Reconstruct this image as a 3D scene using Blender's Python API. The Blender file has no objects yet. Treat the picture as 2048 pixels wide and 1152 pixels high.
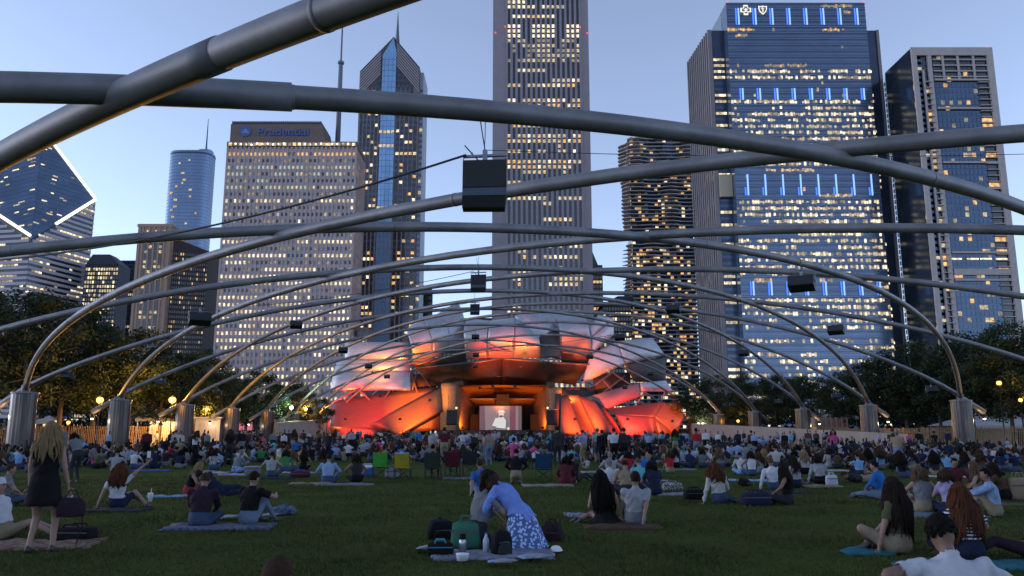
import bpy, bmesh, math, random
import numpy as np
from mathutils import Vector, Matrix, Euler
random.seed(7)
rng = np.random.default_rng(7)
SC = bpy.context.scene
COL = SC.collection
PI = math.pi
# ------------------------------------------------------------------ camera
F = 1593.0                       # focal length in pixels of the 2048 px wide photograph (28 mm)
TH = math.atan(289 / F)          # tilted up about 10 degrees
EYE = 1.6
cam_d = bpy.data.cameras.new('camera')
cam = bpy.data.objects.new('camera', cam_d); COL.objects.link(cam)
cam.location = (0, 0, EYE); cam.rotation_euler = (PI / 2 + TH, 0, 0)
cam_d.sensor_width = 36; cam_d.lens = 36 * F / 2048; cam_d.clip_start = 0.1; cam_d.clip_end = 6000
SC.camera = cam
# ------------------------------------------------------------------ dusk sky and the last daylight
W = bpy.data.worlds.new('World'); SC.world = W; W.use_nodes = True
nt = W.node_tree; nt.nodes.clear()
wo = nt.nodes.new('ShaderNodeOutputWorld'); bg = nt.nodes.new('ShaderNodeBackground')
sky = nt.nodes.new('ShaderNodeTexSky'); sky.sky_type = 'NISHITA'; sky.sun_disc = False
SUN_EL, SUN_AZ = math.radians(5.0), math.radians(-84)     # sun has just gone behind the city to the left
sky.sun_elevation = SUN_EL; sky.sun_rotation = SUN_AZ
sky.altitude = 180; sky.air_density = 1.0; sky.dust_density = 0.25; sky.ozone_density = 5.0
# the camera's white balance is set for the dusk: the sky's own brightness, its blue drawn in
bw = nt.nodes.new('ShaderNodeRGBToBW'); nt.links.new(sky.outputs[0], bw.inputs[0])
mu = nt.nodes.new('ShaderNodeMix'); mu.data_type = 'RGBA'; mu.blend_type = 'MULTIPLY'; mu.inputs[0].default_value = 1
nt.links.new(bw.outputs[0], mu.inputs[6]); mu.inputs[7].default_value = (0.83, 0.98, 1.34, 1)
mx = nt.nodes.new('ShaderNodeMix'); mx.data_type = 'RGBA'; mx.inputs[0].default_value = 0.82
nt.links.new(sky.outputs[0], mx.inputs[6]); nt.links.new(mu.outputs[2], mx.inputs[7])
nt.links.new(mx.outputs[2], bg.inputs[0]); bg.inputs[1].default_value = 0.132
nt.links.new(bg.outputs[0], wo.inputs[0])
sun_d = bpy.data.lights.new('sun', 'SUN'); sun_d.energy = 0.05; sun_d.angle = math.radians(20); sun_d.color = (1, .8, .62)
sun = bpy.data.objects.new('sun', sun_d); COL.objects.link(sun)
sdir = Vector((math.sin(SUN_AZ) * math.cos(SUN_EL), math.cos(SUN_AZ) * math.cos(SUN_EL), math.sin(math.radians(6))))
sun.rotation_euler = (-sdir).to_track_quat('-Z', 'Y').to_euler()
vs = SC.view_settings; vs.view_transform = 'Standard'; vs.look = 'None'; vs.exposure = 2.8; vs.gamma = 1; vs.use_curve_mapping = False
SC.cycles.max_bounces = 6; SC.cycles.diffuse_bounces = 2; SC.cycles.glossy_bounces = 3; SC.cycles.transmission_bounces = 2
SC.cycles.transparent_max_bounces = 4; SC.cycles.sample_clamp_indirect = 3.0; SC.cycles.caustics_reflective = False; SC.cycles.caustics_refractive = False
try: SC.cycles.use_denoising = True
except Exception: pass

# ------------------------------------------------------------------ helpers
def at(px, py, Y):
    "the point that the photograph's pixel shows when it lies Y metres ahead"
    u = (px - 1024) / F; v = (576 - py) / F
    d = Vector((u, math.cos(TH) - v * math.sin(TH), math.sin(TH) + v * math.cos(TH)))
    return Vector((0, 0, EYE)) + d * (Y / d.y)
def gnd(px, py):
    "the point of the flat lawn under a pixel"
    u = (px - 1024) / F; v = (576 - py) / F
    d = Vector((u, math.cos(TH) - v * math.sin(TH), math.sin(TH) + v * math.cos(TH)))
    return Vector((0, 0, EYE)) + d * (-EYE / d.z)

class MB:
    "collects polygons for one mesh"
    def __init__(s): s.v = []; s.f = []; s.m = []
    def add(s, vs_, fs_, mi=0):
        b = len(s.v); s.v.extend([tuple(p) for p in vs_]); s.f.extend([tuple(b + i for i in q) for q in fs_]); s.m.extend([mi] * len(fs_)); return s
    def box(s, x0, x1, y0, y1, z0, z1, mi=0):
        return s.add([(x0,y0,z0),(x1,y0,z0),(x1,y1,z0),(x0,y1,z0),(x0,y0,z1),(x1,y0,z1),(x1,y1,z1),(x0,y1,z1)],
                     [(0,3,2,1),(4,5,6,7),(0,1,5,4),(1,2,6,5),(2,3,7,6),(3,0,4,7)], mi)
    def prism(s, poly, z0, z1, mi=0, cap=True):
        n = len(poly); zz = z1 if hasattr(z1, '__len__') else [z1] * n
        vs_ = [(x, y, z0) for x, y in poly] + [(x, y, z) for (x, y), z in zip(poly, zz)]
        fs_ = [(i, (i + 1) % n, n + (i + 1) % n, n + i) for i in range(n)]
        if cap: fs_ += [tuple(range(n, 2 * n)), tuple(range(n - 1, -1, -1))]
        return s.add(vs_, fs_, mi)
    def tube(s, pts, r, n=8, mi=0, cap=True, flat=None):
        pts = [Vector(p) for p in pts]; N = len(pts)
        rr = r if hasattr(r, '__len__') else [r] * N
        t0 = (pts[1] - pts[0]).normalized()
        up = Vector((0, 0, 1)) if abs(t0.z) < .9 else Vector((1, 0, 0))
        a = t0.cross(up).normalized(); vs_ = []
        for i, p in enumerate(pts):
            t = (pts[min(i + 1, N - 1)] - pts[max(i - 1, 0)]).normalized()
            a = (a - t * a.dot(t)).normalized(); b = t.cross(a)
            for k in range(n):
                c = 2 * PI * k / n
                vs_.append(p + a * (math.cos(c) * rr[i]) + b * (math.sin(c) * rr[i] * (flat or 1)))
        fs_ = [(i*n+k, i*n+(k+1) % n, (i+1)*n+(k+1) % n, (i+1)*n+k) for i in range(N-1) for k in range(n)]
        if cap: fs_ += [tuple(range(n-1, -1, -1)), tuple(range((N-1)*n, N*n))]
        return s.add(vs_, fs_, mi)
    def ball(s, c, r, nu=10, nv=7, mi=0, M=None):
        rx, ry, rz = r if hasattr(r, '__len__') else (r, r, r)
        vs_ = []; c = Vector(c)
        for j in range(nv + 1):
            ph = -PI/2 + PI * j / nv
            for i in range(nu):
                q = 2*PI*i/nu
                p = Vector((rx*math.cos(ph)*math.cos(q), ry*math.cos(ph)*math.sin(q), rz*math.sin(ph)))
                vs_.append(c + (M @ p if M is not None else p))
        fs_ = [(j*nu+i, j*nu+(i+1) % nu, (j+1)*nu+(i+1) % nu, (j+1)*nu+i) for j in range(nv) for i in range(nu)]
        return s.add(vs_, fs_, mi)
    def lathe(s, prof, c=(0,0,0), n=12, mi=0):
        vs_ = [(c[0]+r*math.cos(2*PI*k/n), c[1]+r*math.sin(2*PI*k/n), c[2]+z) for r, z in prof for k in range(n)]
        fs_ = [(i*n+k, i*n+(k+1) % n, (i+1)*n+(k+1) % n, (i+1)*n+k) for i in range(len(prof)-1) for k in range(n)]
        return s.add(vs_, fs_, mi)
    def mesh(s, name='mesh', mats=(), smooth=False):
        me = bpy.data.meshes.new(name); me.from_pydata(s.v, [], s.f)
        for m in (mats if isinstance(mats, (list, tuple)) else [mats]): me.materials.append(m)
        if any(s.m): me.polygons.foreach_set('material_index', s.m)
        if smooth: me.polygons.foreach_set('use_smooth', [True] * len(me.polygons))
        me.update(); return me
    def obj(s, name, mats, parent=None, smooth=False):
        return link(name, s.mesh(name, mats, smooth), parent)
def link(name, data, parent=None, loc=None, rz=None):
    o = bpy.data.objects.new(name, data); COL.objects.link(o)
    if parent is not None: o.parent = parent
    if loc is not None: o.location = loc
    if rz is not None: o.rotation_euler = (0, 0, rz)
    return o
def tag(o, label=None, cat=None, group=None, kind=None):
    if label: o['label'] = label
    if cat: o['category'] = cat
    if group: o['group'] = group
    if kind: o['kind'] = kind
    return o
def thing(name, label, cat, loc=(0,0,0), rz=0, group=None):
    return tag(link(name, None, None, loc, rz), label, cat, group)
def shared(name, me, parent, loc, rz=None, mat=None):
    o = link(name, me, parent, loc, rz)
    if mat is not None:
        o.material_slots[0].link = 'OBJECT'; o.material_slots[0].material = mat
    return o
_kids = {}
def copy_tree(o, parent=None):
    c = o.copy(); COL.objects.link(c); c.parent = parent
    for ch in list(o.children): copy_tree(ch, c)
    return c

# ------------------------------------------------------------------ materials
MAT = {}
def _new(name):
    m = bpy.data.materials.new(name); m.use_nodes = True
    n = m.node_tree.nodes; n.clear()
    out = n.new('ShaderNodeOutputMaterial'); b = n.new('ShaderNodeBsdfPrincipled')
    m.node_tree.links.new(b.outputs[0], out.inputs[0]); MAT[name] = m
    return m, n, m.node_tree.links, b, out
def pbr(name, col, rough=.6, metal=0., var=.15, scale=6., bump=0., bscale=None, stretch=(1,1,1), spec=.5, coord='Object', rvar=0.0, col2=None):
    "base colour with two sizes of noise, and fine relief"
    if name in MAT: return MAT[name]
    m, n, L, b, out = _new(name)
    tc = n.new('ShaderNodeTexCoord'); mp = n.new('ShaderNodeMapping'); mp.inputs['Scale'].default_value = stretch
    L.new(tc.outputs[coord], mp.inputs[0])
    nz = n.new('ShaderNodeTexNoise'); nz.inputs['Scale'].default_value = scale; nz.inputs['Detail'].default_value = 6; nz.inputs['Roughness'].default_value = .65
    L.new(mp.outputs[0], nz.inputs['Vector'])
    cr = n.new('ShaderNodeValToRGB'); e = cr.color_ramp.elements
    c = np.array(col[:3]); e[0].position = .28; e[1].position = .72
    c2 = np.array(col2[:3]) if col2 is not None else c * (1 + var)
    e[0].color = (*np.clip(c * (1 - var), 0, 1), 1); e[1].color = (*np.clip(c2, 0, 1), 1)
    L.new(nz.outputs[0], cr.inputs[0]); L.new(cr.outputs[0], b.inputs['Base Color'])
    b.inputs['Roughness'].default_value = rough; b.inputs['Metallic'].default_value = metal
    b.inputs['Specular IOR Level'].default_value = spec
    if rvar:
        mr = n.new('ShaderNodeMapRange'); mr.inputs['To Min'].default_value = rough - rvar; mr.inputs['To Max'].default_value = rough + rvar
        L.new(nz.outputs[0], mr.inputs[0]); L.new(mr.outputs[0], b.inputs['Roughness'])
    if bump:
        nb = n.new('ShaderNodeTexNoise'); nb.inputs['Scale'].default_value = bscale or scale * 4; nb.inputs['Detail'].default_value = 4
        L.new(mp.outputs[0], nb.inputs['Vector'])
        bp = n.new('ShaderNodeBump'); bp.inputs['Strength'].default_value = bump; bp.inputs['Distance'].default_value = .02
        L.new(nb.outputs[0], bp.inputs['Height']); L.new(bp.outputs[0], b.inputs['Normal'])
    return m
def emit(name, col, st, base=(.02,.02,.02), attr=None, rooms=0.):
    "something that gives off light; attr names a face attribute that scales the strength"
    if name in MAT: return MAT[name]
    m, n, L, b, out = _new(name)
    b.inputs['Base Color'].default_value = (*base, 1); b.inputs['Roughness'].default_value = .4
    b.inputs['Emission Color'].default_value = (*col, 1); b.inputs['Emission Strength'].default_value = st
    if rooms:      # blinds, lamps and furniture make every room differ
        tc = n.new('ShaderNodeTexCoord'); nz = n.new('ShaderNodeTexNoise'); nz.inputs['Scale'].default_value = rooms; nz.inputs['Detail'].default_value = 2
        ge = n.new('ShaderNodeNewGeometry'); L.new(ge.outputs['Position'], nz.inputs['Vector'])
        mr = n.new('ShaderNodeMapRange'); mr.inputs['From Min'].default_value = .3; mr.inputs['From Max'].default_value = .7; mr.inputs['To Min'].default_value = .35 * st; mr.inputs['To Max'].default_value = 1.7 * st
        L.new(nz.outputs[0], mr.inputs[0]); L.new(mr.outputs[0], b.inputs['Emission Strength'])
    if attr:
        a = n.new('ShaderNodeAttribute'); a.attribute_name = attr
        mu = n.new('ShaderNodeMath'); mu.operation = 'MULTIPLY'; mu.inputs[1].default_value = st
        L.new(a.outputs['Fac'], mu.inputs[0]); L.new(mu.outputs[0], b.inputs['Emission Strength'])
    try: m.cycles.emission_sampling = 'NONE'
    except Exception: pass
    return m
def glass(name, col, rough=.08, metal=0.0, spec=1.0, var=.1):
    return pbr(name, col, rough, metal, var, .05, spec=spec)
EXPO = 2 ** vs.exposure
# ================================================================== ground
M_lawn = None
def lawn_material():
    m, n, L, b, out = _new('lawn')
    tc = n.new('ShaderNodeTexCoord')
    n1 = n.new('ShaderNodeTexNoise'); n1.inputs['Scale'].default_value = .4; n1.inputs['Detail'].default_value = 5
    n2 = n.new('ShaderNodeTexNoise'); n2.inputs['Scale'].default_value = 14; n2.inputs['Detail'].default_value = 6; n2.inputs['Roughness'].default_value = .8
    for q in (n1, n2): L.new(tc.outputs['Object'], q.inputs['Vector'])
    c1 = n.new('ShaderNodeValToRGB'); e = c1.color_ramp.elements
    e[0].position = .3; e[0].color = (.030, .052, .010, 1); e[1].position = .75; e[1].color = (.078, .094, .021, 1); e2 = c1.color_ramp.elements.new(.62); e2.color = (.060, .084, .017, 1); e3 = c1.color_ramp.elements.new(.92); e3.color = (.085, .075, .03, 1)
    mi = n.new('ShaderNodeMix'); mi.data_type = 'FLOAT'; mi.inputs[0].default_value = .6
    L.new(n1.outputs[0], mi.inputs[2]); L.new(n2.outputs[0], mi.inputs[3]); L.new(mi.outputs[0], c1.inputs[0])
    L.new(c1.outputs[0], b.inputs['Base Color']); b.inputs['Roughness'].default_value = .95; b.inputs['Specular IOR Level'].default_value = .05
    bp = n.new('ShaderNodeBump'); bp.inputs['Strength'].default_value = .8; bp.inputs['Distance'].default_value = .05
    L.new(n2.outputs[0], bp.inputs['Height']); L.new(bp.outputs[0], b.inputs['Normal'])
    return m
M_lawn = lawn_material()
M_pave = pbr('paving', (.16, .155, .15), .85, var=.25, scale=.8, bump=.2)
mb = MB(); mb.add([(-2500, -300, -.02), (2500, -300, -.02), (2500, 5000, -.02), (-2500, 5000, -.02)], [(0, 1, 2, 3)])
tag(mb.obj('ground', M_pave), kind='structure')
# the lawn is an oval sheet between the trellis columns
mb = MB(); ov = [(38 * math.copysign(abs(math.cos(a)) ** .6, math.cos(a)) + 2.5, 55 + 75 * math.copysign(abs(math.sin(a)) ** .7, math.sin(a)), .0) for a in np.linspace(0, 2 * PI, 96, endpoint=False)]
mb.add(ov, [tuple(range(96))])
tag(mb.obj('lawn', M_lawn), kind='structure')
# short turf blades where they can be seen
def turf():
    N = 240000
    y = 4.2 + 26 * rng.random(N) ** 1.9
    x = (rng.random(N) - .5) * 2 * (y * .68 + .8)
    h = rng.uniform(.02, .055, N) * (1 + .4 * np.sin(x * 1.7 + 2 * np.sin(y))); w = rng.uniform(.003, .006, N) * (1 + y / 14)
    a = rng.random(N) * 2 * PI; ln = rng.normal(0, .35, (N, 2)) * h[:, None]
    P = np.empty((N, 3, 3), np.float32)
    dx, dy = np.cos(a) * w, np.sin(a) * w
    P[:, 0] = np.stack([x - dx, y - dy, np.zeros(N)], 1); P[:, 1] = np.stack([x + dx, y + dy, np.zeros(N)], 1)
    P[:, 2] = np.stack([x + ln[:, 0], y + ln[:, 1], h], 1)
    me = bpy.data.meshes.new('turf'); me.vertices.add(3 * N); me.vertices.foreach_set('co', P.ravel())
    me.loops.add(3 * N); me.loops.foreach_set('vertex_index', np.arange(3 * N, dtype=np.int32))
    me.polygons.add(N); me.polygons.foreach_set('loop_start', np.arange(0, 3 * N, 3, dtype=np.int32)); me.polygons.foreach_set('loop_total', np.full(N, 3, np.int32))
    me.update(); me.materials.append(pbr('grass_blade', (.058, .080, .017), .8, var=.6, scale=.7, col2=(.105, .105, .035), spec=.1))
    tag(link('turf', me), 'short dark green turf blades of the foreground lawn', 'grass', kind='stuff')
turf()

# ================================================================== trellis of crossing steel pipes
TP = [-31.37071, 0.5151, -0.02603, 51.71793, 11.76915, -0.05142, 35.9493, -2.32337, 0.17159, 64.4222, 11.78254, 0.18023, 0.73961, 0.16028, 3.94096, 7.49504, -0.67635, -1.36825, 3.99205, -24.18583, 7.9146, 13.94946, 3.65727, 0.33949, 6.31668]
HC = 4.4
def colpos(i, side):
    q = TP[0:6] if side == 'L' else TP[6:12]
    j = min(i, 4); x = q[0] + q[1] * j + q[2] * j * j; y = q[3] + q[4] * j + q[5] * j * j
    if i > 4: x += (i - 4) * (.4 if side == 'L' else -.9); y += (i - 4) * (11.0 if side == 'L' else 11.5)
    return x, y
def pipe_curve(fam, i, n=72):
    lx, ly = colpos(i, 'L'); rx, ry = colpos(i + 2 if fam == 'B' else i - 4, 'R')
    s = (1 - np.cos(np.linspace(0, PI, n))) / 2; t = 2 * s - 1
    P, Q = math.exp(TP[12]), math.exp(TP[13])
    g = np.maximum(1 - np.abs(t) ** P, 0) ** (1 / Q)
    k = min(i, 3.2)
    bow = (TP[19] + (TP[20] if fam == 'B' else 0) + (TP[21] if fam == 'B' else TP[22]) * k * .3 + TP[24] * k * k * .1 + TP[23] * t * (1 if fam == 'B' else -1)) * (1 - t * t)
    x = lx + (rx - lx) * s; y0 = ly + (ry - ly) * s
    tt = np.minimum((y0 - 50) / 50, 1.05)
    Hh = TP[14] + TP[15] * tt + TP[16] * tt ** 2 + TP[17] * tt ** 3
    pts = [Vector(v) for v in np.stack([x, y0 + bow, HC + Hh * g], 1)]
    if (fam, i) == ('A', -1): pts = [q + Vector((0, 0, .07)) for q in pts]
    return pts
M_pipe = pbr('brushed_pipe_steel', (.185, .178, .185), .52, .35, var=.4, scale=.9, bump=.05, rvar=.1)
M_pipe_worn = pbr('weathered_sleeve_steel', (.165, .16, .17), .55, .35, var=.3, scale=1.6, bump=.06, rvar=.1)
M_steel = pbr('column_steel', (.15, .145, .145), .36, .8, var=.15, scale=1.2, stretch=(1, 1, .15), bump=.03, rvar=.07)
def column_steel():
    m, n, L, b, out = _new('column_brushed_steel'); tc = n.new('ShaderNodeTexCoord'); mp = n.new('ShaderNodeMapping'); mp.inputs['Scale'].default_value = (3, 3, .25); L.new(tc.outputs['Object'], mp.inputs[0])
    nz = n.new('ShaderNodeTexNoise'); nz.inputs['Scale'].default_value = 1.5; nz.inputs['Detail'].default_value = 6; L.new(mp.outputs[0], nz.inputs[0])
    cr = n.new('ShaderNodeValToRGB'); e = cr.color_ramp.elements; e[0].position = .3; e[0].color = (.045, .043, .047, 1); e[1].position = .7; e[1].color = (.10, .095, .095, 1); L.new(nz.outputs[0], cr.inputs[0]); L.new(cr.outputs[0], b.inputs['Base Color'])
    b.inputs['Metallic'].default_value = .9; b.inputs['Roughness'].default_value = .30; b.inputs['Anisotropic'].default_value = .8
    tg = n.new('ShaderNodeTangent'); tg.direction_type = 'RADIAL'; tg.axis = 'Z'; L.new(tg.outputs[0], b.inputs['Tangent'])
    return m
M_steel = column_steel()
M_black = pbr('black_steel', (.012, .012, .014), .55, .0, var=.3, scale=8)
M_flood = emit('floodlight_glass', (1, .88, .68), 3.0 / EXPO * 4)
trellis = thing('trellis', 'overhead trellis of crossing curved steel pipes spanning the lawn', 'trellis', (0, 0, 0))
PIPES = {}
for fam, ids in (('A', range(-2, 10)), ('B', range(-4, 9))):
    for i in ids:
        if fam == 'A' and i > 8 or fam == 'B' and i > 6: continue
        pts = pipe_curve(fam, i, (420 if fam == 'A' else 160) if i < 0 else 72); PIPES[fam, i] = pts
        if fam == 'B': a, d = pts[0], (pts[0] - pts[3]).normalized()
        else: a, d = pts[-1], (pts[-1] - pts[-4]).normalized()
        d = (Vector((d.x, d.y * .9, max(d.z, -.42)))).normalized()
        ext = [a + d * q for q in (.8, 1.7, 2.6)]
        full = (ext[::-1] + pts) if fam == 'B' else (pts + ext)
        nn = len(full); r0_ = .166 if (fam, i) == ('A', -1) else .145
        rad = [r0_ + .078 * abs(2 * k / (nn - 1) - 1) ** 5 for k in range(nn)]
        o = MB().tube(full, rad, 20).obj('pipe', M_pipe, trellis, True)
        if (fam, i) in (('A', -1), ('B', -3)):       # thicker sleeved length of the nearest two
            cut = [q for q in pts if q.y > 1 and (1024 + F * q.x / (q.y * math.cos(TH) + (q.z - EYE) * math.sin(TH))) < (470 if fam == 'A' else 585)]
            MB().tube(cut, (.177 if fam == 'A' else .172), 24).obj('sleeve', M_pipe_worn, o, True)
        if i <= 0:                                       # girth welds between pipe lengths
            for k in range(12, len(pts) - 8, (40 if fam == 'A' else 15) if i < 0 else 9):
                d_ = (pts[k + 1] - pts[k - 1]).normalized(); MB().tube([pts[k] - d_ * .03, pts[k] + d_ * .03], rad[k] * 1.03, 20).obj('weld_ring', M_pipe_worn, o, True)
        e = ext[-1]
        if i > -2 and e.y < 119:
            lm = MB().lathe([(0, .0), (.10, .0), (.15, -.10), (.16, -.26), (0, -.27)], e + Vector((0, 0, -.25)), 12).obj('lamp_housing', M_black, trellis, True)
            MB().ball(e + Vector((0, 0, -.52)), (.11, .11, .08), 10, 6).obj('lamp_lens', M_flood, lm, True)
            if e.y < 100:
                ld = bpy.data.lights.new('pipe_lamp', 'POINT'); ld.energy = 12; ld.color = (1, .62, .28); ld.shadow_soft_size = .15
                lo = bpy.data.objects.new('pipe_lamp_light', ld); COL.objects.link(lo); lo.location = e + Vector((0, -.1, -.72)); lo.parent = trellis
WHERE = {-1: 'just outside the left frame', }
_ordL = ['nearest', 'second', 'third', 'fourth', 'fifth', 'sixth', 'farthest']
def column(i, side, nm):
    x, y = colpos(i, side)
    lean = 0.0
    c = thing('trellis_column', f'{nm} ribbed steel column on the {"left" if side == "L" else "right"} side of the lawn', 'column', (x, y, 0), 0, 'steel columns carrying the trellis')
    n = 56; prof = [(.92, .0), (.92, 4.05)]
    mb_ = MB(); vs_ = []
    for z in (0, 4.05):
        for k in range(n):
            a = 2 * PI * k / n; r = (.80 if k % 7 else .775) * (1 + .012 * math.sin(k * 2.4))
            vs_.append((r * math.cos(a) + lean * (4.05 - z), r * .82 * math.sin(a), z))
    mb_.add(vs_, [(k, (k + 1) % n, n + (k + 1) % n, n + k) for k in range(n)] + [tuple(range(n, 2 * n))])
    mb_.obj('shaft', M_steel, c)
    MB().lathe([(.80, 4.05), (.83, 4.06), (.83, 4.16), (.3, 4.2), (.0, 4.2)], (0, 0, 0), 40).obj('cap_plate', M_pipe, c)
    MB().lathe([(.95, 0), (.95, .18), (.81, .2)], (lean * 4.05, 0, 0), 40).obj('base_ring', M_pipe_worn, c)
    MB().lathe([(.26, 4.15), (.26, 4.6), (.0, 4.62)], (0, 0, 0), 16).obj('pipe_saddle', M_pipe_worn, c)
for j, i in enumerate(range(0, 7)): column(i, 'L', _ordL[j])
for j, i in enumerate(range(0, 6)): column(i, 'R', _ordL[j] if j < 5 else 'farthest')

# ================================================================== hanging loudspeakers
M_cab = pbr('speaker_cabinet_black', (.010, .010, .012), .6, var=.3, scale=20)
M_grille = pbr('speaker_grille', (.016, .016, .019), .75, var=.3, scale=60, bump=.4, bscale=160)
M_slate = pbr('speaker_front_band', (.045, .065, .085), .6, var=.2, scale=9)
M_cable = pbr('cable_black', (.015, .015, .018), .6)
M_alu = pbr('grey_bracket', (.22, .23, .25), .45, .6, var=.15)
def speaker(px, py, wpx, label, kind=0, rz=0):
    "px,py: the middle of the cabinet's top edge"
    Y = 1.15 * .72 * F / wpx; p = at(px, py, Y)
    s = thing('hanging_loudspeaker', label, 'loudspeaker', p, rz, 'loudspeakers hung from the trellis')
    kk_ = .72 * (1 if wpx > 80 else .86); s.scale = (kk_, kk_, kk_); w = .575
    if kind == 0:       # wedge cabinet with two tiers
        cab = MB(); cab.add([(-w, -.3, 0), (w, -.3, .03), (w, .35, .03), (-w, .35, 0), (-w, -.36, -.78), (w, -.36, -.75), (w, .3, -.75), (-w, .3, -.78)],
                            [(0, 1, 2, 3), (4, 7, 6, 5), (0, 4, 5, 1), (1, 5, 6, 2), (2, 6, 7, 3), (3, 7, 4, 0)]); c = cab.obj('cabinet', M_cab, s)
        MB().add([(-w+.02, -.325, -.03), (w-.02, -.325, 0), (w-.02, -.375, -.72), (-w+.02, -.375, -.75)], [(0, 3, 2, 1)]).obj('grille', M_grille, c)
        b = MB(); b.add([(-w, -.40, -.80), (w, -.40, -.77), (w, .3, -.77), (-w, .3, -.80), (-w+.01, -.48, -1.02), (w-.01, -.48, -1.0), (w-.01, .22, -1.0), (-w+.01, .22, -1.02)],
                        [(0, 1, 2, 3), (4, 7, 6, 5), (0, 4, 5, 1), (1, 5, 6, 2), (2, 6, 7, 3), (3, 7, 4, 0)]); b.obj('front_band', M_slate, s)
        b = MB(); b.add([(-w, -.46, -1.03), (w, -.46, -1.01), (w, .2, -1.01), (-w, .2, -1.03), (-w, -.36, -1.30), (w-.04, -.36, -1.30), (w-.04, .1, -1.30), (-w, .1, -1.30)],
                        [(0, 1, 2, 3), (4, 7, 6, 5), (0, 4, 5, 1), (1, 5, 6, 2), (2, 6, 7, 3), (3, 7, 4, 0)]); b.obj('lower_cabinet', M_cab, s)
        MB().tube([(-w, 0, .20), (w, 0, .25)], .045, 10).obj('spreader_bar', M_alu, s, True)
        for sx in (-1, 1): MB().box(sx*w-.012, sx*w+.012, -.03, .03, -.1, .22 + .02 * sx).obj('side_strap', M_alu, s)
        MB().box(-.065, .065, -.06, .06, .02, .38).obj('hoist', M_alu, s)
        MB().tube([(0, 0, .38), (-.06, 0, .75), (-.15, .02, 1.35)], .018, 6).obj('hanger_rod', M_cable, s)
        MB().tube([(-.02, 0, .4), (0, 0, .8), (.0, 0, 1.5)], .012, 6).obj('hanger_wire', M_cable, s)
        MB().tube([(-.13, 0, .05), (-.36, 0, .30), (-.55, 0, .52)], .018, 6).obj('cable_stub', M_cable, s)
        MB().ball((-.36, 0, .30), .035, 8, 6).obj('clamp', M_alu, s)
    else:               # tilted cabinet with yoke
        tilt = Matrix.Rotation(math.radians(-22), 3, 'X')
        cab = MB().box(-w, w, -.32, .34, -.52, 0); cab.v = [tuple(tilt @ Vector(q)) for q in cab.v]; c = cab.obj('cabinet', M_cab, s)
        g = MB().box(-w+.03, w-.03, -.345, -.325, -.5, -.03); g.v = [tuple(tilt @ Vector(q)) for q in g.v]; g.obj('grille', M_grille, c)
        MB().tube([(-w-.03, 0, -.2), (-w-.03, 0, .2), (w+.03, 0, .2), (w+.03, 0, -.2)], .03, 6).obj('yoke', M_alu, s)
        MB().box(-.06, .06, -.05, .05, .1, .35).obj('hoist', M_alu, s)
        MB().tube([(0, 0, .3), (0, 0, .95)], .02, 6).obj('hanger_rod', M_cable, s)
    return s
speaker(970, 328, 90, 'large black loudspeaker with slate band hung at the top centre', 0)
speaker(957, 551, 36, 'black loudspeaker hung on the centre line, second below the large one', 0)
speaker(950, 609, 22, 'small black loudspeaker hung on the centre line above the metal headdress', 0)
speaker(951, 671, 17, 'tiny loudspeaker on the centre line in front of the headdress', 1)
speaker(952, 708, 14, 'tiny loudspeaker on the centre line at the headdress lower edge', 1)
speaker(951, 731, 11, 'tiny loudspeaker on the centre line over the stage canopy', 1)
speaker(1603, 558, 58, 'angled black loudspeaker under the pipes before the blue office tower', 1, -.5)
speaker(1347, 613, 31, 'black loudspeaker at a pipe crossing before the balcony tower', 1, -.4)
speaker(1240, 671, 23, 'small loudspeaker right of the headdress top', 1, -.3)
speaker(1180, 711, 15, 'tiny loudspeaker right of centre below the headdress', 1, -.2)
speaker(1672, 654, 35, 'flat black loudspeaker low before the right of the blue tower', 1, -.6)
speaker(1488, 702, 23, 'small loudspeaker on a pipe before the stone side of the blue tower', 1, -.5)
speaker(400, 630, 48, 'black loudspeaker at a crossing before the dark brown block', 1, .5)
speaker(592, 645, 28, 'black loudspeaker at a crossing before the broad stone office slab', 1, .4)
speaker(686, 697, 21, 'small loudspeaker before the right edge of the stone slab', 1, .3)
speaker(737, 730, 16, 'small loudspeaker before the upper left metal sail', 1, .3)
speaker(774, 751, 13, 'tiny loudspeaker before the lower left metal sail', 1, .2)
speaker(799, 769, 10, 'tiny loudspeaker on the red lit pipe left of the stage', 1, .2)
for px, py, w, t in ((137, 748, 26, 'lamp cluster under the pipe by the nearest left column'), (323, 762, 21, 'lamp cluster under the pipe by the second left column'),
                     (436, 783, 17, 'lamp cluster under the pipe by the third left column'), (523, 795, 14, 'lamp cluster under the pipe by the fourth left column'),
                     (1862, 776, 24, 'lamp cluster under the pipe by the nearest right column'), (1672, 790, 19, 'lamp cluster under the pipe by the second right column'),
                     (1557, 802, 16, 'lamp cluster under the pipe by the third right column'), (1465, 808, 13, 'lamp cluster under the pipe by the fourth right column'),
                     (1250, 773, 11, 'right of the stage before the grey metal sail'), (1300, 745, 13, 'at the upper right before the gold metal sail')):
    speaker(px, py, w, 'small dark loudspeaker ' + t, 1, random.uniform(-.5, .5))  # those by the columns are lamp clusters, drawn unlit with the loudspeaker cabinet
def cable(label, a, b, r, sag=.2, n=16):
    pts = [a.lerp(b, k / n) - Vector((0, 0, sag * 4 * (k / n) * (1 - k / n))) for k in range(n + 1)]
    tag(MB().tube(pts, r, 6).obj('overhead_cable', M_cable, None, True), label, 'cable', 'cables strung between the pipes')
cable('thick black cable from the large loudspeaker down to the left edge', at(932, 310, 14.6), at(-40, 523, 20), .022, .35)
cable('thin black wire from the large loudspeaker to the right edge', at(968, 300, 14.7), at(2090, 307, 16), .007, .1)
cable('thin black wire from the second centre loudspeaker to the left', at(945, 543, 50), at(500, 612, 55), .02, .3)
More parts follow.
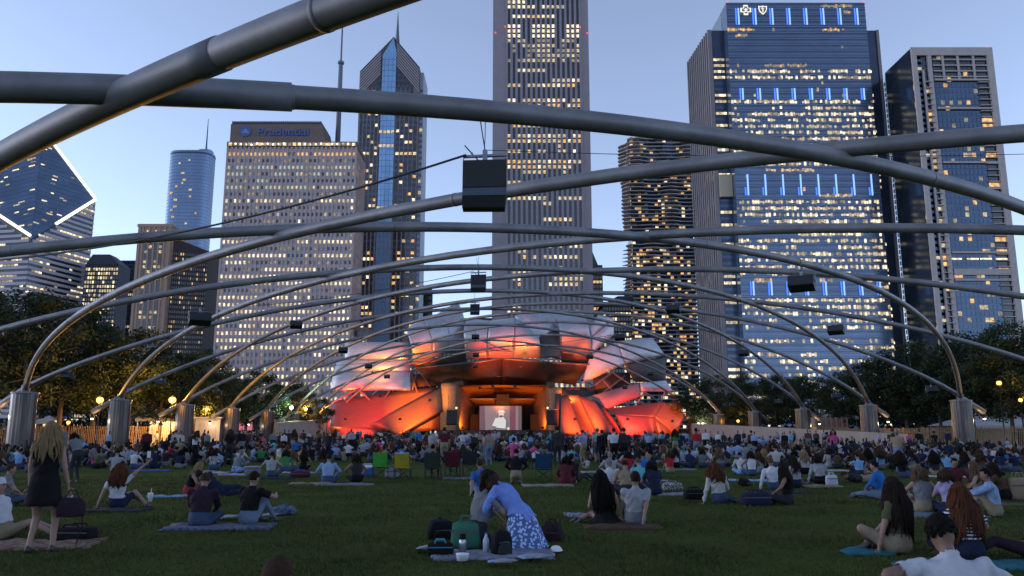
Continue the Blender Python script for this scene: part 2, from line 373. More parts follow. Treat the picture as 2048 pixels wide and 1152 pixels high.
cable('thin black wire from the third centre loudspeaker to the left', at(940, 605, 82), at(640, 648, 80), .025, .3)
cable('thin black wire crossing the headdress towards the left columns', at(1240, 668, 78), at(600, 735, 84), .022, .4)
# ================================================================== city towers
def zat(py, Y): return at(1024, py, Y).z
def yfor(z, py): return (z - EYE) / (at(1024, py, 1.0).z - EYE)
WM = {'bright': emit('window_light_bright', (1, .84, .56), 1.2 / EXPO, rooms=.55), 'mid': emit('window_light_mid', (1, .80, .48), .6 / EXPO, rooms=.6),
      'dim': emit('window_light_dim', (1, .80, .50), .26 / EXPO, (.05, .05, .05), rooms=.6), 'orange': emit('window_light_amber', (1, .56, .20), .85 / EXPO, rooms=.6),
      'cool': emit('window_light_cool', (.80, .92, .72), .55 / EXPO), 'blind': pbr('window_blind', (.34, .35, .38), .6, var=.2),
      'dark': pbr('window_dark_glass', (.012, .014, .02), .12, var=.3, scale=.3, spec=.9), 'blue': pbr('window_blue_glass', (.055, .088, .15), .10, .5, var=.25, scale=.08, spec=1.),
      'led': emit('blue_led', (.07, .22, 1.0), 1.3 / EXPO), 'led2': emit('blue_led_pale', (.25, .48, 1.0), 1.5 / EXPO), 'white': emit('white_led', (1, .93, .80), 2.2 / EXPO), 'red': emit('red_beacon', (1, .05, .08), 2.5 / EXPO)}
_unit = MB().box(-.5, .5, -.06, .0, -.5, .5).mesh('window', [WM['dark']])
class Face:
    "one vertical side of a tower, x to the right, out towards the viewer, z up"
    def __init__(s, root, ox, oy, ang, w): s.root, s.ox, s.oy, s.ang, s.w = root, ox, oy, ang, w
    def loc(s, x=0, out=0, z=0):
        c, n = math.cos(s.ang), math.sin(s.ang); return (s.ox + c * x + n * out, s.oy + n * x - c * out, z)
    def put(s, name, me, x=0, out=0, z=0, mat=None): return shared(name, me, s.root, s.loc(x, out, z), s.ang, mat)
    def obj(s, name, mb_, mats, out=0.): return shared(name, mb_.mesh(name, mats), s.root, s.loc(0, out), s.ang)
    def piers(s, xs, pw, pd, z0, z1, mat, name='pier'):
        me = MB().box(-pw/2, pw/2, -pd, .3, 0, z1 - z0).mesh(name, [mat])
        for x in xs: s.put(name, me, x, 0, z0)
    def spans(s, zs, sh, sd, x0, x1, mat, name='spandrel'):
        me = MB().box(x0, x1, -sd, .3, -sh/2, sh/2).mesh(name, [mat])
        for z in zs: s.put(name, me, 0, 0, z)
    def panes(s, cells, out=.08, limit=300, name='window'):
        "cells: (x0, x1, z0, z1, key); the brightest and largest are parts of their own, the rest joined"
        rank = {'bright': 0, 'mid': 1, 'orange': 1, 'cool': 1, 'led': 0, 'led2': 0, 'white': 0}
        used = s.root.get('_n', 0)
        cells = sorted(cells, key=lambda c: (rank.get(c[4], 3), -(c[1]-c[0]) * (c[3]-c[2])))
        k = max(0, min(limit - used, len(cells)))
        for x0, x1, z0, z1, key in cells[:k]:
            o = s.put(name, _unit, (x0+x1)/2, out, (z0+z1)/2, WM[key]); o.scale = (x1-x0, 1, z1-z0)
        s.root['_n'] = used + k
        if len(cells) > k:
            keys = sorted(set(c[4] for c in cells[k:])); b = MB()
            for x0, x1, z0, z1, key in cells[k:]: b.add([(x0,0,z0),(x1,0,z0),(x1,0,z1),(x0,0,z1)], [(0,1,2,3)], keys.index(key))
            o = s.obj('window_field', b, [WM[q] for q in keys], out - .003); o['kind'] = 'stuff'
def tower(name, label, px, py, Y, cat='tower', rz=0.):
    p = at(px, py, Y); t = thing(name, label, cat, (p.x, p.y, 0), rz); t['_h'] = p.z; return t, p.z
def run_lit(n, p, ln=4):
    "runs of lit cells along a floor"
    out = []; on = random.random() < p
    while len(out) < n:
        L_ = max(1, int(random.expovariate(1 / (ln if on else ln * (1 - p) / max(p, .05))))) ; out += [on] * L_; on = not on
    return out[:n]
def beacon(root, p):
    o = MB().ball((0, 0, 0), .45, 8, 6).obj('beacon', WM['red'], root); o.location = p

# ---- broad stone office slab with the roof sign
Y = 420.; T, H1 = tower('office_tower', 'broad pinkish stone office slab with lit windows and rooftop sign letters', 457, 283, Y)
wA = at(713, 282, Y).x - at(457, 283, Y).x
M_lime = pbr('limestone_pink', (.46, .335, .30), .85, var=.12, scale=.6, bump=.1); M_alum = pbr('aluminium_spandrel', (.45, .41, .44), .5, .2, var=.12, scale=.2)
MB().box(0, wA, .35, 26, 0, H1).obj('wall', M_lime, T)
fA = Face(T, 0, 0, 0, wA); nc = 30; fl = 3.83; nr = int(H1 / fl); cw = wA / nc
top0 = H1 - 5.2
fA.spans([top0 - (r + .0) * fl - .2 for r in range(nr)], 1.95, .05, 0, wA, M_alum)
fA.piers([c * cw for c in range(nc + 1)], 1.05, .55, 0, H1 - 3.2, M_lime)
cells = []
for r in range(nr):
    zc = top0 - (r + .5) * fl - .2
    if r == 0: pat = ['orange'] * nc
    else:
        p = random.choice([.9, .7, .5, .3, .8, .5, .85, .2, .6]); q = run_lit(nc, p, 7); mode = random.random()
        if r in (1, 4, 6): q = [random.random() < .04 for _ in range(nc)]
        pat = [(random.choice(['bright', 'bright', 'mid', 'mid'] if r > 6 else ['mid', 'cool', 'dim', 'cool']) if v else random.choice(['dark', 'dark', 'blind', 'dim'])) for v in q]
    for c in range(nc):
        if r == 0 and c in (14, 15, 19): continue
        cells.append((c * cw + .62, (c + 1) * cw - .62, zc - .9, zc + .9, pat[c]))
fA.panes(cells, .02)
MB().box(-.5, wA + .5, -.7, 26.5, H1 - 3.0, H1 - .3).obj('cornice', pbr('sign_block_stone', (.17, .12, .10), .8, var=.15, scale=.4), T)
for k in range(24):
    if k in (11, 12): continue
    o = MB().ball((0, 0, 0), .55, 8, 6).obj('roof_lamp', WM['white' if k % 3 else 'bright'], T); o.location = (wA * (k + .5) / 24, -1.2, H1 - 2.0 + random.uniform(-.4, .4))
cells = [(wA * k / 26 + .4, wA * (k + 1) / 26 - .4, H1 - 2.7, H1 - .9, random.choice(['orange', 'dim', 'dim', 'mid'])) for k in range(26)]
fA.panes(cells, .74, 330, 'roof_niche')
sb0 = at(461, 262, Y).x - T.location.x; sb1 = at(641, 262, Y).x - T.location.x; zs0, zs1 = H1 - .3, zat(248, Y); zst = zat(242, Y); ext = at(651, 262, Y).x - T.location.x
M_sign = MAT['sign_block_stone']
b = MB(); b.add([(sb0, 0, zs0), (ext, 0, zs0), (ext, 20, zs0), (sb0, 20, zs0), (sb0, 0, zs1), (sb1 + 1, 0, zs1), (sb1 + 1, 20, zs1), (sb0, 20, zs1)], [(0,1,5,4),(1,2,6,5),(2,3,7,6),(3,0,4,7),(4,5,6,7)])
b.obj('sign_block', M_sign, T)
b = MB()
for k in range(46): x = sb0 + .6 + (sb1 - sb0) * k / 46; b.box(x, x + .5, -.1, 18, zs1 + .002, zst)
o = b.obj('roof_louvre', pbr('roof_louvre_brown', (.09, .08, .09), .6), T); o['kind'] = 'stuff'
M_letter = pbr('blue_sign_letter', (.05, .10, .30), .4, var=.1)
def sign_text(body, root, loc, size, mat, depth=.25, name='sign_letters', rx=PI / 2, width=None):
    cu = bpy.data.curves.new(name, 'FONT'); cu.body = body; cu.size = size; cu.extrude = depth; cu.align_x = 'LEFT'; cu.offset = .012 * size
    tmp = bpy.data.objects.new('tmp', cu); COL.objects.link(tmp); bpy.context.view_layer.update()
    me = bpy.data.meshes.new_from_object(tmp.evaluated_get(bpy.context.evaluated_depsgraph_get())); bpy.data.objects.remove(tmp)
    me.materials.clear(); me.materials.append(mat); o = link(name, me, root, loc); o.rotation_euler = (rx, 0, 0)
    if width: 
        xs = [v.co.x for v in me.vertices]; o.scale.x = width / (max(xs) - min(xs))
    return o
x0 = at(515, 262, Y).x - T.location.x; x1 = at(616, 262, Y).x - T.location.x
sign_text('Prudential', T, (x0, -.3, zat(271, Y)), (zat(255, Y) - zat(271, Y)) * 1.32, M_letter, .3, width=x1 - x0)
cx, cz = at(492, 262, Y).x - T.location.x, zat(263, Y); R = 3.1
o = MB().lathe([(0, 0), (R, 0), (R, .5), (0, .5)], (0, 0, 0), 40).obj('sign_emblem', M_letter, T); o.location = (cx, -.1, cz); o.rotation_euler = (PI / 2, 0, 0)
rock = [(-2.3, -1.2), (2.3, -1.5), (2.0, -.5), (1.2, -.1), (.4, 1.6), (-.5, 1.3), (-.9, .4), (-1.9, -.2)]
b = MB(); b.prism(rock, .5, .72); q = b.obj('emblem_rock', pbr('emblem_pale', (.16, .22, .38), .5), o)
# mast
b = MB().tube([(0, 0, H1 - 1), (0, 0, zat(130, Y + 12)), (0, 0, zat(126, Y + 12)), (0, 0, zat(62, Y + 12)), (0, 0, zat(30, Y + 12))], [1.5, 1.2, .55, .5, .12], 10)
m_ = b.obj('mast', pbr('mast_grey', (.16, .17, .21), .6, .2), T, True); m_.location = (at(666, 270, Y).x - T.location.x, 12, 0)
MB().lathe([(1.3, 0), (1.9, .5), (1.9, 1.6), (1.2, 2.2)], (0, 0, zat(129, Y + 12)), 12).obj('mast_collar', MAT['mast_grey'], m_)
fS = Face(T, wA, 0, PI / 2, 26)
fS.piers([1 + k * 3 for k in range(9)], .8, .4, 0, H1 - 4, M_lime)
fS.panes([(1.5 + k * 3, 3.5 + k * 3, z - 1, z + 1, random.choice(['dark', 'dark', 'dark', 'mid', 'dim'])) for k in range(8) for z in np.arange(6, H1 - 8, fl)], .02, 0)

# ---- pointed tower with the blue glass strip and spire
Y = 520.; T, _ = tower('pointed_tower', 'slender dark brown tower with pointed roof, needle spire and blue glass strip', 714, 300, Y)
X = lambda px, py: at(px, py, Y).x - T.location.x
xl, xr, xc0, xc1 = X(716, 190), X(838, 190), X(760, 190), X(791, 190)
zsh = zat(150, Y); zap = zat(73, Y); W2 = xr - xl + 6
M_gran = pbr('granite_brown', (.22, .17, .155), .6, var=.15, scale=.3); M_edge = pbr('edge_grey', (.36, .38, .44), .5, .2)
MB().box(0, xr, .3, 34, 0, zsh - 9.12).obj('wall', M_gran, T)
xa = (xc1 + xc0) / 2 + 3
# the gabled top: a front sheet and a side sheet of stacked sloping bands
b = MB(); yb = 34
zL, zR = zat(142, Y), zat(134, Y)
b.add([(0, .3, zsh - 9.1), (xr, .3, zsh - 9.1), (xr, .3, zR), (xa, .3, zap), (0, .3, zL), (0, yb, zL), (xr, yb, zR), (xa, yb * .5, zap + 2), (xr, yb, zsh - 9.1), (0, yb, zsh - 9.1)],
      [(0, 1, 2, 3, 4), (4, 3, 7, 5), (3, 2, 6, 7), (1, 8, 6, 2), (0, 4, 5, 9), (5, 7, 6)])
b.obj('gable', pbr('gable_dark', (.085, .07, .07), .6, var=.15, scale=.3), T)
fP = Face(T, 0, 0, 0, xr)
zt = lambda x: (zL + (zap - zL) * x / xa) if x < xa else (zap + (zR - zap) * (x - xa) / (xr - xa))
for sgn in (0, 1):                                   # sloping stone bands that follow the roof line
    for k in range(1 if sgn == 0 else 1, 9):
        d = 2.2 * k
        if sgn == 0: q = [(0, zL - d), (xc0, zt(xc0) - d)]
        else: q = [(xc1, zt(xc1) - d), (xr, zR - d)]
        (xa_, za_), (xb_, zb_) = q
        bb = MB(); bb.add([(xa_, -.35, za_), (xb_, -.35, zb_), (xb_, -.35, zb_ - .9), (xa_, -.35, za_ - .9), (xa_, .3, za_), (xb_, .3, zb_), (xb_, .3, zb_ - .9), (xa_, .3, za_ - .9)], [(0,3,2,1),(0,1,5,4),(3,7,6,2),(0,4,7,3),(1,2,6,5)])
        fP.obj('chevron_band', bb, [M_edge if k == 1 else pbr('chevron_stone', (.46, .41, .42), .6)])
fl = 4.1; cells = []; ncl = 5; ncr = 5
for r in range(int((zap) / fl)):
    z = 4 + r * fl
    for side, a0, a1, n_ in (('l', 1.0, xc0 - .6, ncl), ('r', xc1 + .6, xr - .6, ncr)):
        for c in range(n_):
            x0_, x1_ = a0 + (a1 - a0) * c / n_ + .5, a0 + (a1 - a0) * (c + 1) / n_ - .5
            if z + 3 > min(zt(x0_), zt(x1_)) - 20: continue
            lit = random.random() < (.16 if r % 9 else .75)
            cells.append((x0_, x1_, z, z + 2.0, random.choice(['bright', 'mid', 'orange']) if lit else random.choice(['blue', 'blue', 'dark'])))
            cells.append((x0_, x1_, z + 2.1, z + 4.0, 'dark'))
for r in range(6): 
    z = zsh - 20 + r * fl
fP.panes(cells, .02)
fP.piers([1.0 + (xc0 - 1.6) * c / ncl for c in range(ncl + 1)] + [xc1 + .6 + (xr - xc1 - 1.2) * c / ncr for c in range(ncr + 1)], .7, .35, 0, zsh - 14, M_gran)
b = MB(); ztop = zat(100, Y)
b.add([(xc0, -.6, 0), (xc1, -.6, 0), (xc1, -.6, ztop - 2), (xa, -.6, ztop + 9), (xc0 + 1.2, -.6, ztop - 4), (xc0, .3, 0), (xc1, .3, 0), (xc1, .3, ztop - 2), (xa, .3, ztop + 9), (xc0 + 1.2, .3, ztop - 4)], [(0,1,2,3,4), (1,6,7,2), (0,4,9,5)])
b.obj('glass_strip', pbr('strip_blue_glass', (.26, .42, .62), .15, .8, var=.15, scale=.1), T)
fP.spans(list(np.arange(4, ztop - 6, fl)), .22, .68, xc0, xc1, MAT['mast_grey'], 'mullion')
fP.piers([xc0 + (xc1 - xc0) * k / 4 for k in range(5)], .2, .68, 0, ztop - 6, MAT['mast_grey'], 'mullion')
fP.panes([(xc0 + (xc1 - xc0) * k / 4 + .3, xc0 + (xc1 - xc0) * (k + 1) / 4 - .3, z + .5, z + 2.4, 'mid') for z in (zat(268, Y), zat(296, Y), zat(420, Y)) for k in range(4)], .69, 400)
b = MB().tube([(xa, 17, zap - 6), (xa, 17, zap + 10), (xa, 17, zat(22, Y + 17))], [2.6, 1.2, .1], 8); b.obj('spire', MAT['mast_grey'], T, True)
b = MB().box(xr + .01, xr + 2.5, 4, 30, 0, zat(140, Y)); b.obj('side_wing', M_edge, T)
fQ = Face(T, xr + .05, 4, 0, 2.5)
fQ.panes([(.3, 2.2, z, z + 2.2, random.choice(['blue', 'blue', 'blue', 'mid'])) for z in np.arange(6, zat(175, Y), fl)], .02, 400)

# ---- tall white granite tower cut by the top of the frame
Y = 480.; T, _ = tower('granite_tower', 'tallest pale granite tower with narrow vertical window strips, cut by the frame top', 985, 300, Y)
wC = at(1181, 300, Y).x - at(985, 300, Y).x; HC_ = 346.
M_gr = pbr('granite_pale', (.285, .245, .265), .75, var=.10, scale=.25, bump=.05)
MB().box(1.5, wC - 1.5, .4, wC, 0, HC_).obj('wall', M_gr, T)
fC = Face(T, 0, 0, 0, wC)
x0, x1 = X2 = (at(1013, 300, Y).x - T.location.x, at(1164, 300, Y).x - T.location.x)
nc = 15; cw = (x1 - x0) / nc; fl = 3.42
fC.piers([x0 + c * cw for c in range(nc + 1)], cw * .48, .9, 0, HC_, M_gr)
b = MB().box(.0, x0 - cw * .24 - .02, -.5, 3, 0, HC_); b.obj('corner_pier', M_gr, T)
b = MB().box(x1 + cw * .24 + .02, wC, -.5, 3, 0, HC_); b.obj('corner_pier', M_gr, T)
cells = []
for r in range(int(HC_ / fl)):
    z = r * fl + 1; pyr = (z / zat(300, Y))
    band = random.choice([0, .05, .1, .15, .6, .9, .2, .8]); q = run_lit(nc, band, 5)
    zpx = z
    if zat(78, Y) < z < zat(50, Y): q = [c not in (3, 4, 10, 11) for c in range(nc)]; kk = ['bright']
    elif zat(125, Y) < z < zat(78, Y): q = [random.random() < .75 for _ in range(nc)]; kk = ['mid', 'dim']
    else: kk = ['bright', 'mid', 'mid', 'orange']
    for c in range(nc):
        a0, a1 = x0 + c * cw + cw * .24, x0 + (c + 1) * cw - cw * .24
        cells.append((a0, a1, z, z + 2.2, random.choice(kk) if q[c] else 'dark'))
        cells.append((a0, a1, z + 2.25, z + 3.4, 'dark'))
fC.panes(cells, .05)
for px, py in ((1010, 55), (991, 67), (1160, 56), (1174, 68)): beacon(T, (at(px, py, Y).x - T.location.x, -1.2, zat(py, Y)))

# ---- wavy balcony tower
Y = 600.; T, HD = tower('balcony_tower', 'dark apartment tower ringed by wavy concrete balcony slabs', 1256, 274, Y)
wD = at(1382, 274, Y).x - at(1256, 274, Y).x; fl = 3.05
MB().box(1.2, wD - 1.2, 1.6, 22, 0, HD - 1).obj('core', pbr('tower_glass_dark', (.03, .04, .06), .15, .3, var=.3, scale=.12), T)
M_slab = pbr('balcony_concrete', (.50, .45, .42), .8, var=.15, scale=.3)
nfl = int(HD / fl)
def wv(x, k, ph): return 1.6 + 1.5 * math.sin(x * .16 + k * .16 + ph) + 1.1 * math.sin(x * .31 - k * .11 + ph * 2)
for k in range(nfl):
    z = HD - 2.2 - k * fl
    if z < 3: break
    if 25 <= k <= 27: continue
    N = 26; pts = []
    for i in range(N + 1): x = -1 + (wD + 2) * i / N; pts.append((x, -max(.0, wv(x, k, 0))))
    for i in range(1, 9): pts.append((wD + max(.2, wv(i * 3, k, 2.1)) * .8, i * 2.8))
    pts.append((wD, 23)); pts.append((0, 23))
    for i in range(8, 0, -1): pts.append((-max(.2, wv(i * 3.1, k, 4.2)) * 1.5, i * 2.8))
    MB().prism(pts, 0, .6).obj('balcony_slab', M_slab, T).location = (0, 0, z)
fD = Face(T, 0, 1.6, 0, wD)
cells = []
for k in range(nfl):
    z = HD - 2.2 - k * fl + .5
    if z < 3: break
    for c in range(18):
        x = 1.5 + (wD - 3) * c / 18; p = .16 if k < 30 else .30
        mid = wv(x + 2, k, 0) < .35
        key = random.choice(['orange', 'orange', 'mid', 'bright']) if random.random() < p else ('blue' if mid else random.choice(['dark', 'dark', 'blue', 'blind']))
        cells.append((x, x + (wD - 3) / 18 - .3, z, z + 2.2, key))
    if 25 <= k <= 27: pass
fD.panes(cells, .03)
fE_ = Face(T, 1.2, 22, -PI / 2, 20)
fE_.panes([(c * 2.6 + .5, c * 2.6 + 2.6, z, z + 2, random.choice(['dark', 'blue', 'blue', 'cool', 'orange'])) for c in range(8) for z in np.arange(6, HD - 4, fl)], .03, 300)

# ---- blue glass insurance tower
Y = 430.; T, HB = tower('blue_office_tower', 'big blue glass office tower with lit floors, blue light bars and two white emblems', 1452, 5, Y)
wB = at(1729, 5, Y).x - at(1452, 5, Y).x
M_bg = pbr('curtain_blue_glass', (.11, .155, .24), .16, .5, var=.2, scale=.06, spec=1.); M_mul = pbr('mullion_blue_grey', (.16, .20, .30), .5, .4, var=.1)
MB().box(0, wB, .1, 30, 0, HB).obj('glass_wall', M_bg, T)
fB = Face(T, 0, 0, 0, wB); fl = 3.72; nr = int(HB / fl)
fB.spans([r * fl for r in range(1, nr + 1)], .42, .25, 0, wB, M_mul)
fB.spans([r * fl + 1.1 for r in range(1, nr)], .12, .12, 0, wB, M_mul, 'transom')
fB.spans([r * fl + 2.9 for r in range(1, nr)], .12, .12, 0, wB, M_mul, 'transom')
cells = []; nsub = 56; cw = wB / nsub
leds = [(17, 50), (177, 200), (347, 391), (563, 591)]
for r in range(1, nr):
    z = r * fl
    py = 865
    for q in range(0, 900, 4):
        if zat(q, Y) < z: py = q; break
    inled = any(a - 6 < py < b_ + 10 for a, b_ in leds)
    p = 0.02 if py < 55 else (.10 if py < 145 else (.1 if inled else random.choice([.95, .85, .95, .7, .45, .9])))
    if py > 640: p *= .7
    q = run_lit(nsub, p, 6)
    for c in range(nsub):
        if not q[c] or random.random() < .1: continue
        h0, h1 = z + .95 + random.choice([0, 0, .6]), z + 3.2 - random.choice([0, 0, .6])
        cells.append((c * cw + .1, (c + 1) * cw - .1, h0, h1, random.choice(['orange', 'dim', 'dim'] if py < 150 else (['mid', 'orange', 'dim'] if inled else ['bright', 'bright', 'mid', 'mid', 'dim']))))
fB.panes(cells, .03, 230)
bars = []
for (a, b_) in leds:
    for k in range(8):
        xc = wB * (.075 + k * .1222)
        for d, key in ((-.75, 'led'), (.75, 'led2')):
            zb = [zat(b_, Y), zat(a, Y)]
            if a == 347: zb = [zat(391, Y), zat(375, Y)] if d < 0 else [zat(391, Y), zat(349, Y)]
            bars.append((xc + d - .45, xc + d + .45, zb[0], zb[1], key))
fB.panes(bars, .42, 320, 'light_bar')
def cross_logo():
    r = MB(); pts = []
    for k in range(4):
        a = k * PI / 2
        for (u, v) in ((1.05, 1.05), (1.25, 1.3), (1.15, 2.9), (-1.15, 2.9), (-1.25, 1.3)):
            pts.append((u * math.cos(a) - v * math.sin(a), u * math.sin(a) + v * math.cos(a)))
    n = len(pts); inn = [(x * .72, z * .72) for x, z in pts]
    vs_ = [(x, 0, z) for x, z in pts] + [(x, 0, z) for x, z in inn] + [(x, .3, z) for x, z in pts]
    r.add(vs_, [(i, (i+1) % n, n + (i+1) % n, n + i) for i in range(n)] + [(i, 2*n + i, 2*n + (i+1) % n, (i+1) % n) for i in range(n)])
    r.ball((0, 0, .75), (.42, .12, .42), 10, 6); r.box(-.22, .22, -.05, .1, -1.3, .4); r.box(-1.2, 1.2, -.05, .1, -.05, .3)
    for s in (-1, 1): r.add([(s*.1, -.05, -.3), (s*.45, -.05, -.3), (s*1.0, -.05, -1.3), (s*.6, -.05, -1.35)], [(0,1,2,3)])
    return r
def shield_logo():
    r = MB(); o_ = [(0, 2.75), (1.1, 2.35), (2.25, 2.6), (2.3, .8), (1.8, -1.0), (0, -2.9), (-1.8, -1.0), (-2.3, .8), (-2.25, 2.6), (-1.1, 2.35)]
    n = len(o_); vs_ = [(x, 0, z) for x, z in o_] + [(x * .76, 0, z * .76 ) for x, z in o_] + [(x, .3, z) for x, z in o_]
    r.add(vs_, [(i, (i+1) % n, n + (i+1) % n, n + i) for i in range(n)] + [(i, 2*n + i, 2*n + (i+1) % n, (i+1) % n) for i in range(n)])
    r.box(-.14, .14, -.05, .1, -1.6, 1.6)
    r.tube([(-1.0, 0, 1.0), (-.3, 0, 1.3), (.55, 0, .7), (-.5, 0, .1), (.45, 0, -.5), (-.2, 0, -1.1)], .2, 6)
    return r
M_logo = emit('logo_white', (1, .93, .82), 1.15 / EXPO)
o = cross_logo().obj('cross_emblem', M_logo, T); o.location = (at(1491, 21, Y).x - T.location.x, -.7, zat(21, Y)); o.scale = (1.08, 1, 1.08)
o = shield_logo().obj('shield_emblem', M_logo, T); o.location = (at(1525, 21, Y).x - T.location.x, -.7, zat(21, Y)); o.scale = (1.08, 1, 1.0)
# stone shoulder behind it
Y2 = 438.; xs0 = at(1417, 61, Y2).x - T.location.x; xs1 = at(1756, 61, Y2).x - T.location.x; HS = zat(61, Y2)
yfar = yfor(HS, 124); xf = at(1377, 124, yfar).x - T.location.x; yf = yfar - T.location.y; yn = Y2 - T.location.y
M_bst = pbr('stone_fin_grey', (.24, .21, .21), .7, var=.12, scale=.3)
MB().prism([(xs0, yn), (xs1, yn), (xs1, yf), (xf, yf)], 0, HS).obj('shoulder_block', pbr('shoulder_glass', (.045, .06, .10), .2, .4, var=.3, scale=.1), T)
b = MB(); b.add([(0, 12, HS), (0, 12, HB), (xs0 + 1, 30, HS), (0, 30, HS), (0, 30, HB - 3)], [(0, 1, 2), (1, 4, 2), (0, 3, 4, 1)]); b.obj('glass_fin_roof', pbr('fin_glass_pale', (.35, .45, .5), .2, .2), T)
ang = math.atan2(yf - yn, xf - xs0); wl = math.hypot(yf - yn, xf - xs0)
fL = Face(T, xf, yf, ang + PI, wl)
fL.piers([wl * k / 11 for k in range(12)], 1.5, .9, 0, HS, M_bst, 'stone_fin')
fL.panes([(wl * k / 11 + 1, wl * (k + 1) / 11 - 1, z, z + 2, random.choice(['mid', 'bright', 'dim']) if random.random() < .25 and z < zat(160, Y) else random.choice(['blue', 'dark'])) for k in range(11) for z in np.arange(4, HS - 4, 3.72)], .05, 320)
fM = Face(T, xs0, yn, 0, -xs0)
fM.piers([.6], 1.6, .9, 0, HS, M_bst, 'stone_fin')
fM.panes([(2.0 + k * 2.2, 4.0 + k * 2.2, z + 1, z + 2.6, random.choice(['bright', 'mid', 'mid']) if lit else 'blue') for z in np.arange(4, HS - 20, 3.72) for lit in [random.random() < .45] for k in range(int((-xs0 - 2) / 2.2))], .05, 320)
fN = Face(T, wB, yn, 0, xs1 - wB)
fN.piers([xs1 - wB - .8], 1.6, .9, 0, HS, M_bst, 'stone_fin')
fN.panes([(.6 + k * 2.1, 2.4 + k * 2.1, z + 1, z + 2.6, random.choice(['bright', 'mid']) if lit else 'dark') for z in np.arange(4, HS - 10, 3.72) for lit in [random.random() < .35] for k in range(2)], .05, 320)
b = MB().box(xs0 + 1.6, -.2, yn - 3, yn - .1, zat(396, Y2), zat(352, Y2)); b.obj('beige_soffit', pbr('beige_panel', (.45, .38, .26), .6), T)
for px in (1455, 1727): beacon(T, (at(px, 5, Y).x - T.location.x, 0, HB + .5))

# ---- concrete framed apartment tower at the right
Y = 400.; T, HR = tower('framed_apartment_tower', 'apartment tower at the far right with beige concrete frame and balconies', 1820, 96, Y)
wR = at(1984, 96, Y).x - at(1820, 96, Y).x
M_fr = pbr('beige_concrete_frame', (.44, .375, .35), .8, var=.1, scale=.3, bump=.05)
MB().box(.2, wR - .2, .6, 30, 0, HR - .5).obj('glass_wall', pbr('teal_blue_glass', (.05, .09, .14), .12, .5, var=.3, scale=.07, spec=1.), T)
fR = Face(T, 0, 0, 0, wR)
def xR(px): return (px - 1820) / 164 * wR
fR.piers([xR(1825)], 2.6, .9, 0, HR, M_fr, 'frame_pier'); fR.piers([xR(1976)], 3.4, .9, 0, HR, M_fr, 'frame_pier')
fR.piers([xR(1855)], 2.2, .8, 0, HR, M_fr, 'frame_pier'); fR.piers([xR(1841)], 1.0, .7, 0, zat(140, Y), M_fr, 'frame_pier')
fR.piers([xR(1882), xR(1912), xR(1943)], 1.1, .6, zat(160, Y), HR, M_fr, 'frame_pier')
MB().box(.5, wR - .5, -.92, .5, HR - 4.6, HR).obj('frame_head', M_fr, T)
fl = 3.25
for k, py in enumerate((160, 217, 325, 377, 505, 560)): 
    me = MB().box(xR(1862), xR(1972), -.75, .5, -.5, .5).mesh('frame_beam', [M_fr]); fR.put('frame_beam', me, 0, 0, zat(py, Y))
me = MB().box(xR(1862), xR(1972), -.75, .5, -1.6, 1.6).mesh('frame_beam', [M_fr]); fR.put('frame_beam', me, 0, 0, zat(544, Y)); 
cells = []; zz = np.arange(4, HR - 6, fl)
bal = MB().box(xR(1948), xR(1970), -.9, .4, -.22, .22).mesh('balcony', [M_fr]); bal2 = MB().box(xR(1843), xR(1854), -1.6, .4, -.22, .22).mesh('balcony', [M_fr]); bal3 = MB().box(xR(1862), xR(1970), -.5, .4, -.35, .35).mesh('balcony', [M_fr])
rail = MB().box(0, wR, -.3, .3, -.2, .2)
for z in zz:
    if z > zat(163, Y): fR.put('balcony', bal3, 0, 0, z)
    else: fR.put('balcony', bal, 0, 0, z)
    if z < zat(163, Y): fR.put('balcony', bal2, 0, 0, z)
    me = None
    for c in range(2): 
        lit = random.random() < .10
        cells.append((xR(1832) + c * 0, xR(1840), z + .8, z + 2.4, 'mid' if lit else 'blue'))
    cells.append((xR(1843), xR(1853), z + .3, z + 2.6, random.choice(['orange', 'mid']) if random.random() < .25 else 'dark'))
    cells.append((xR(1949), xR(1969), z + .4, z + 2.7, 'orange' if random.random() < .14 else 'dark'))
    for c in range(10):
        a0 = xR(1863) + (xR(1947) - xR(1863)) * c / 10; lit = random.random() < .13
        cells.append((a0 + .12, a0 + (xR(1947) - xR(1863)) / 10 - .12, z + .7, z + 2.9, random.choice(['mid', 'orange', 'dim', 'dim']) if lit else ('dark' if z > zat(163, Y) else 'blue')))
fR.panes(cells, -.45)
for px in (1868, 1900, 1925, 1955): 
    o = MB().box(-3, 3, -.05, .05, -.4, .4).obj('soffit_light', WM['bright'], T); o.location = (xR(px), -.5, zat(518, Y))
yl = yfor(HR, 160); xl_ = at(1767, 160, yl).x - T.location.x; yl -= T.location.y
ang = math.atan2(yl, xl_); wl = math.hypot(yl, xl_)
MB().prism([(0, .5), (0, 29), (xl_ + .5, yl)], 0, HR - .4).obj('glass_wing', pbr('wing_dark_glass', (.02, .03, .045), .15, .3, var=.4, scale=.08), T)
fL = Face(T, xl_, yl, ang + PI, wl)
cells = []
for z in np.arange(3, HR - 3, fl):
    for c in range(14):
        a0 = wl * c / 14; hi = (c < 7 and z > zat(330, Y) * .9)
        cells.append((a0 + .1, a0 + wl / 14 - .1, z, z + 2.6, 'blind' if hi and random.random() < .9 else (random.choice(['mid', 'orange']) if random.random() < .05 else 'dark')))
fL.panes(cells, .02, 300)
beacon(T, (xR(1975), 0, HR + .5))

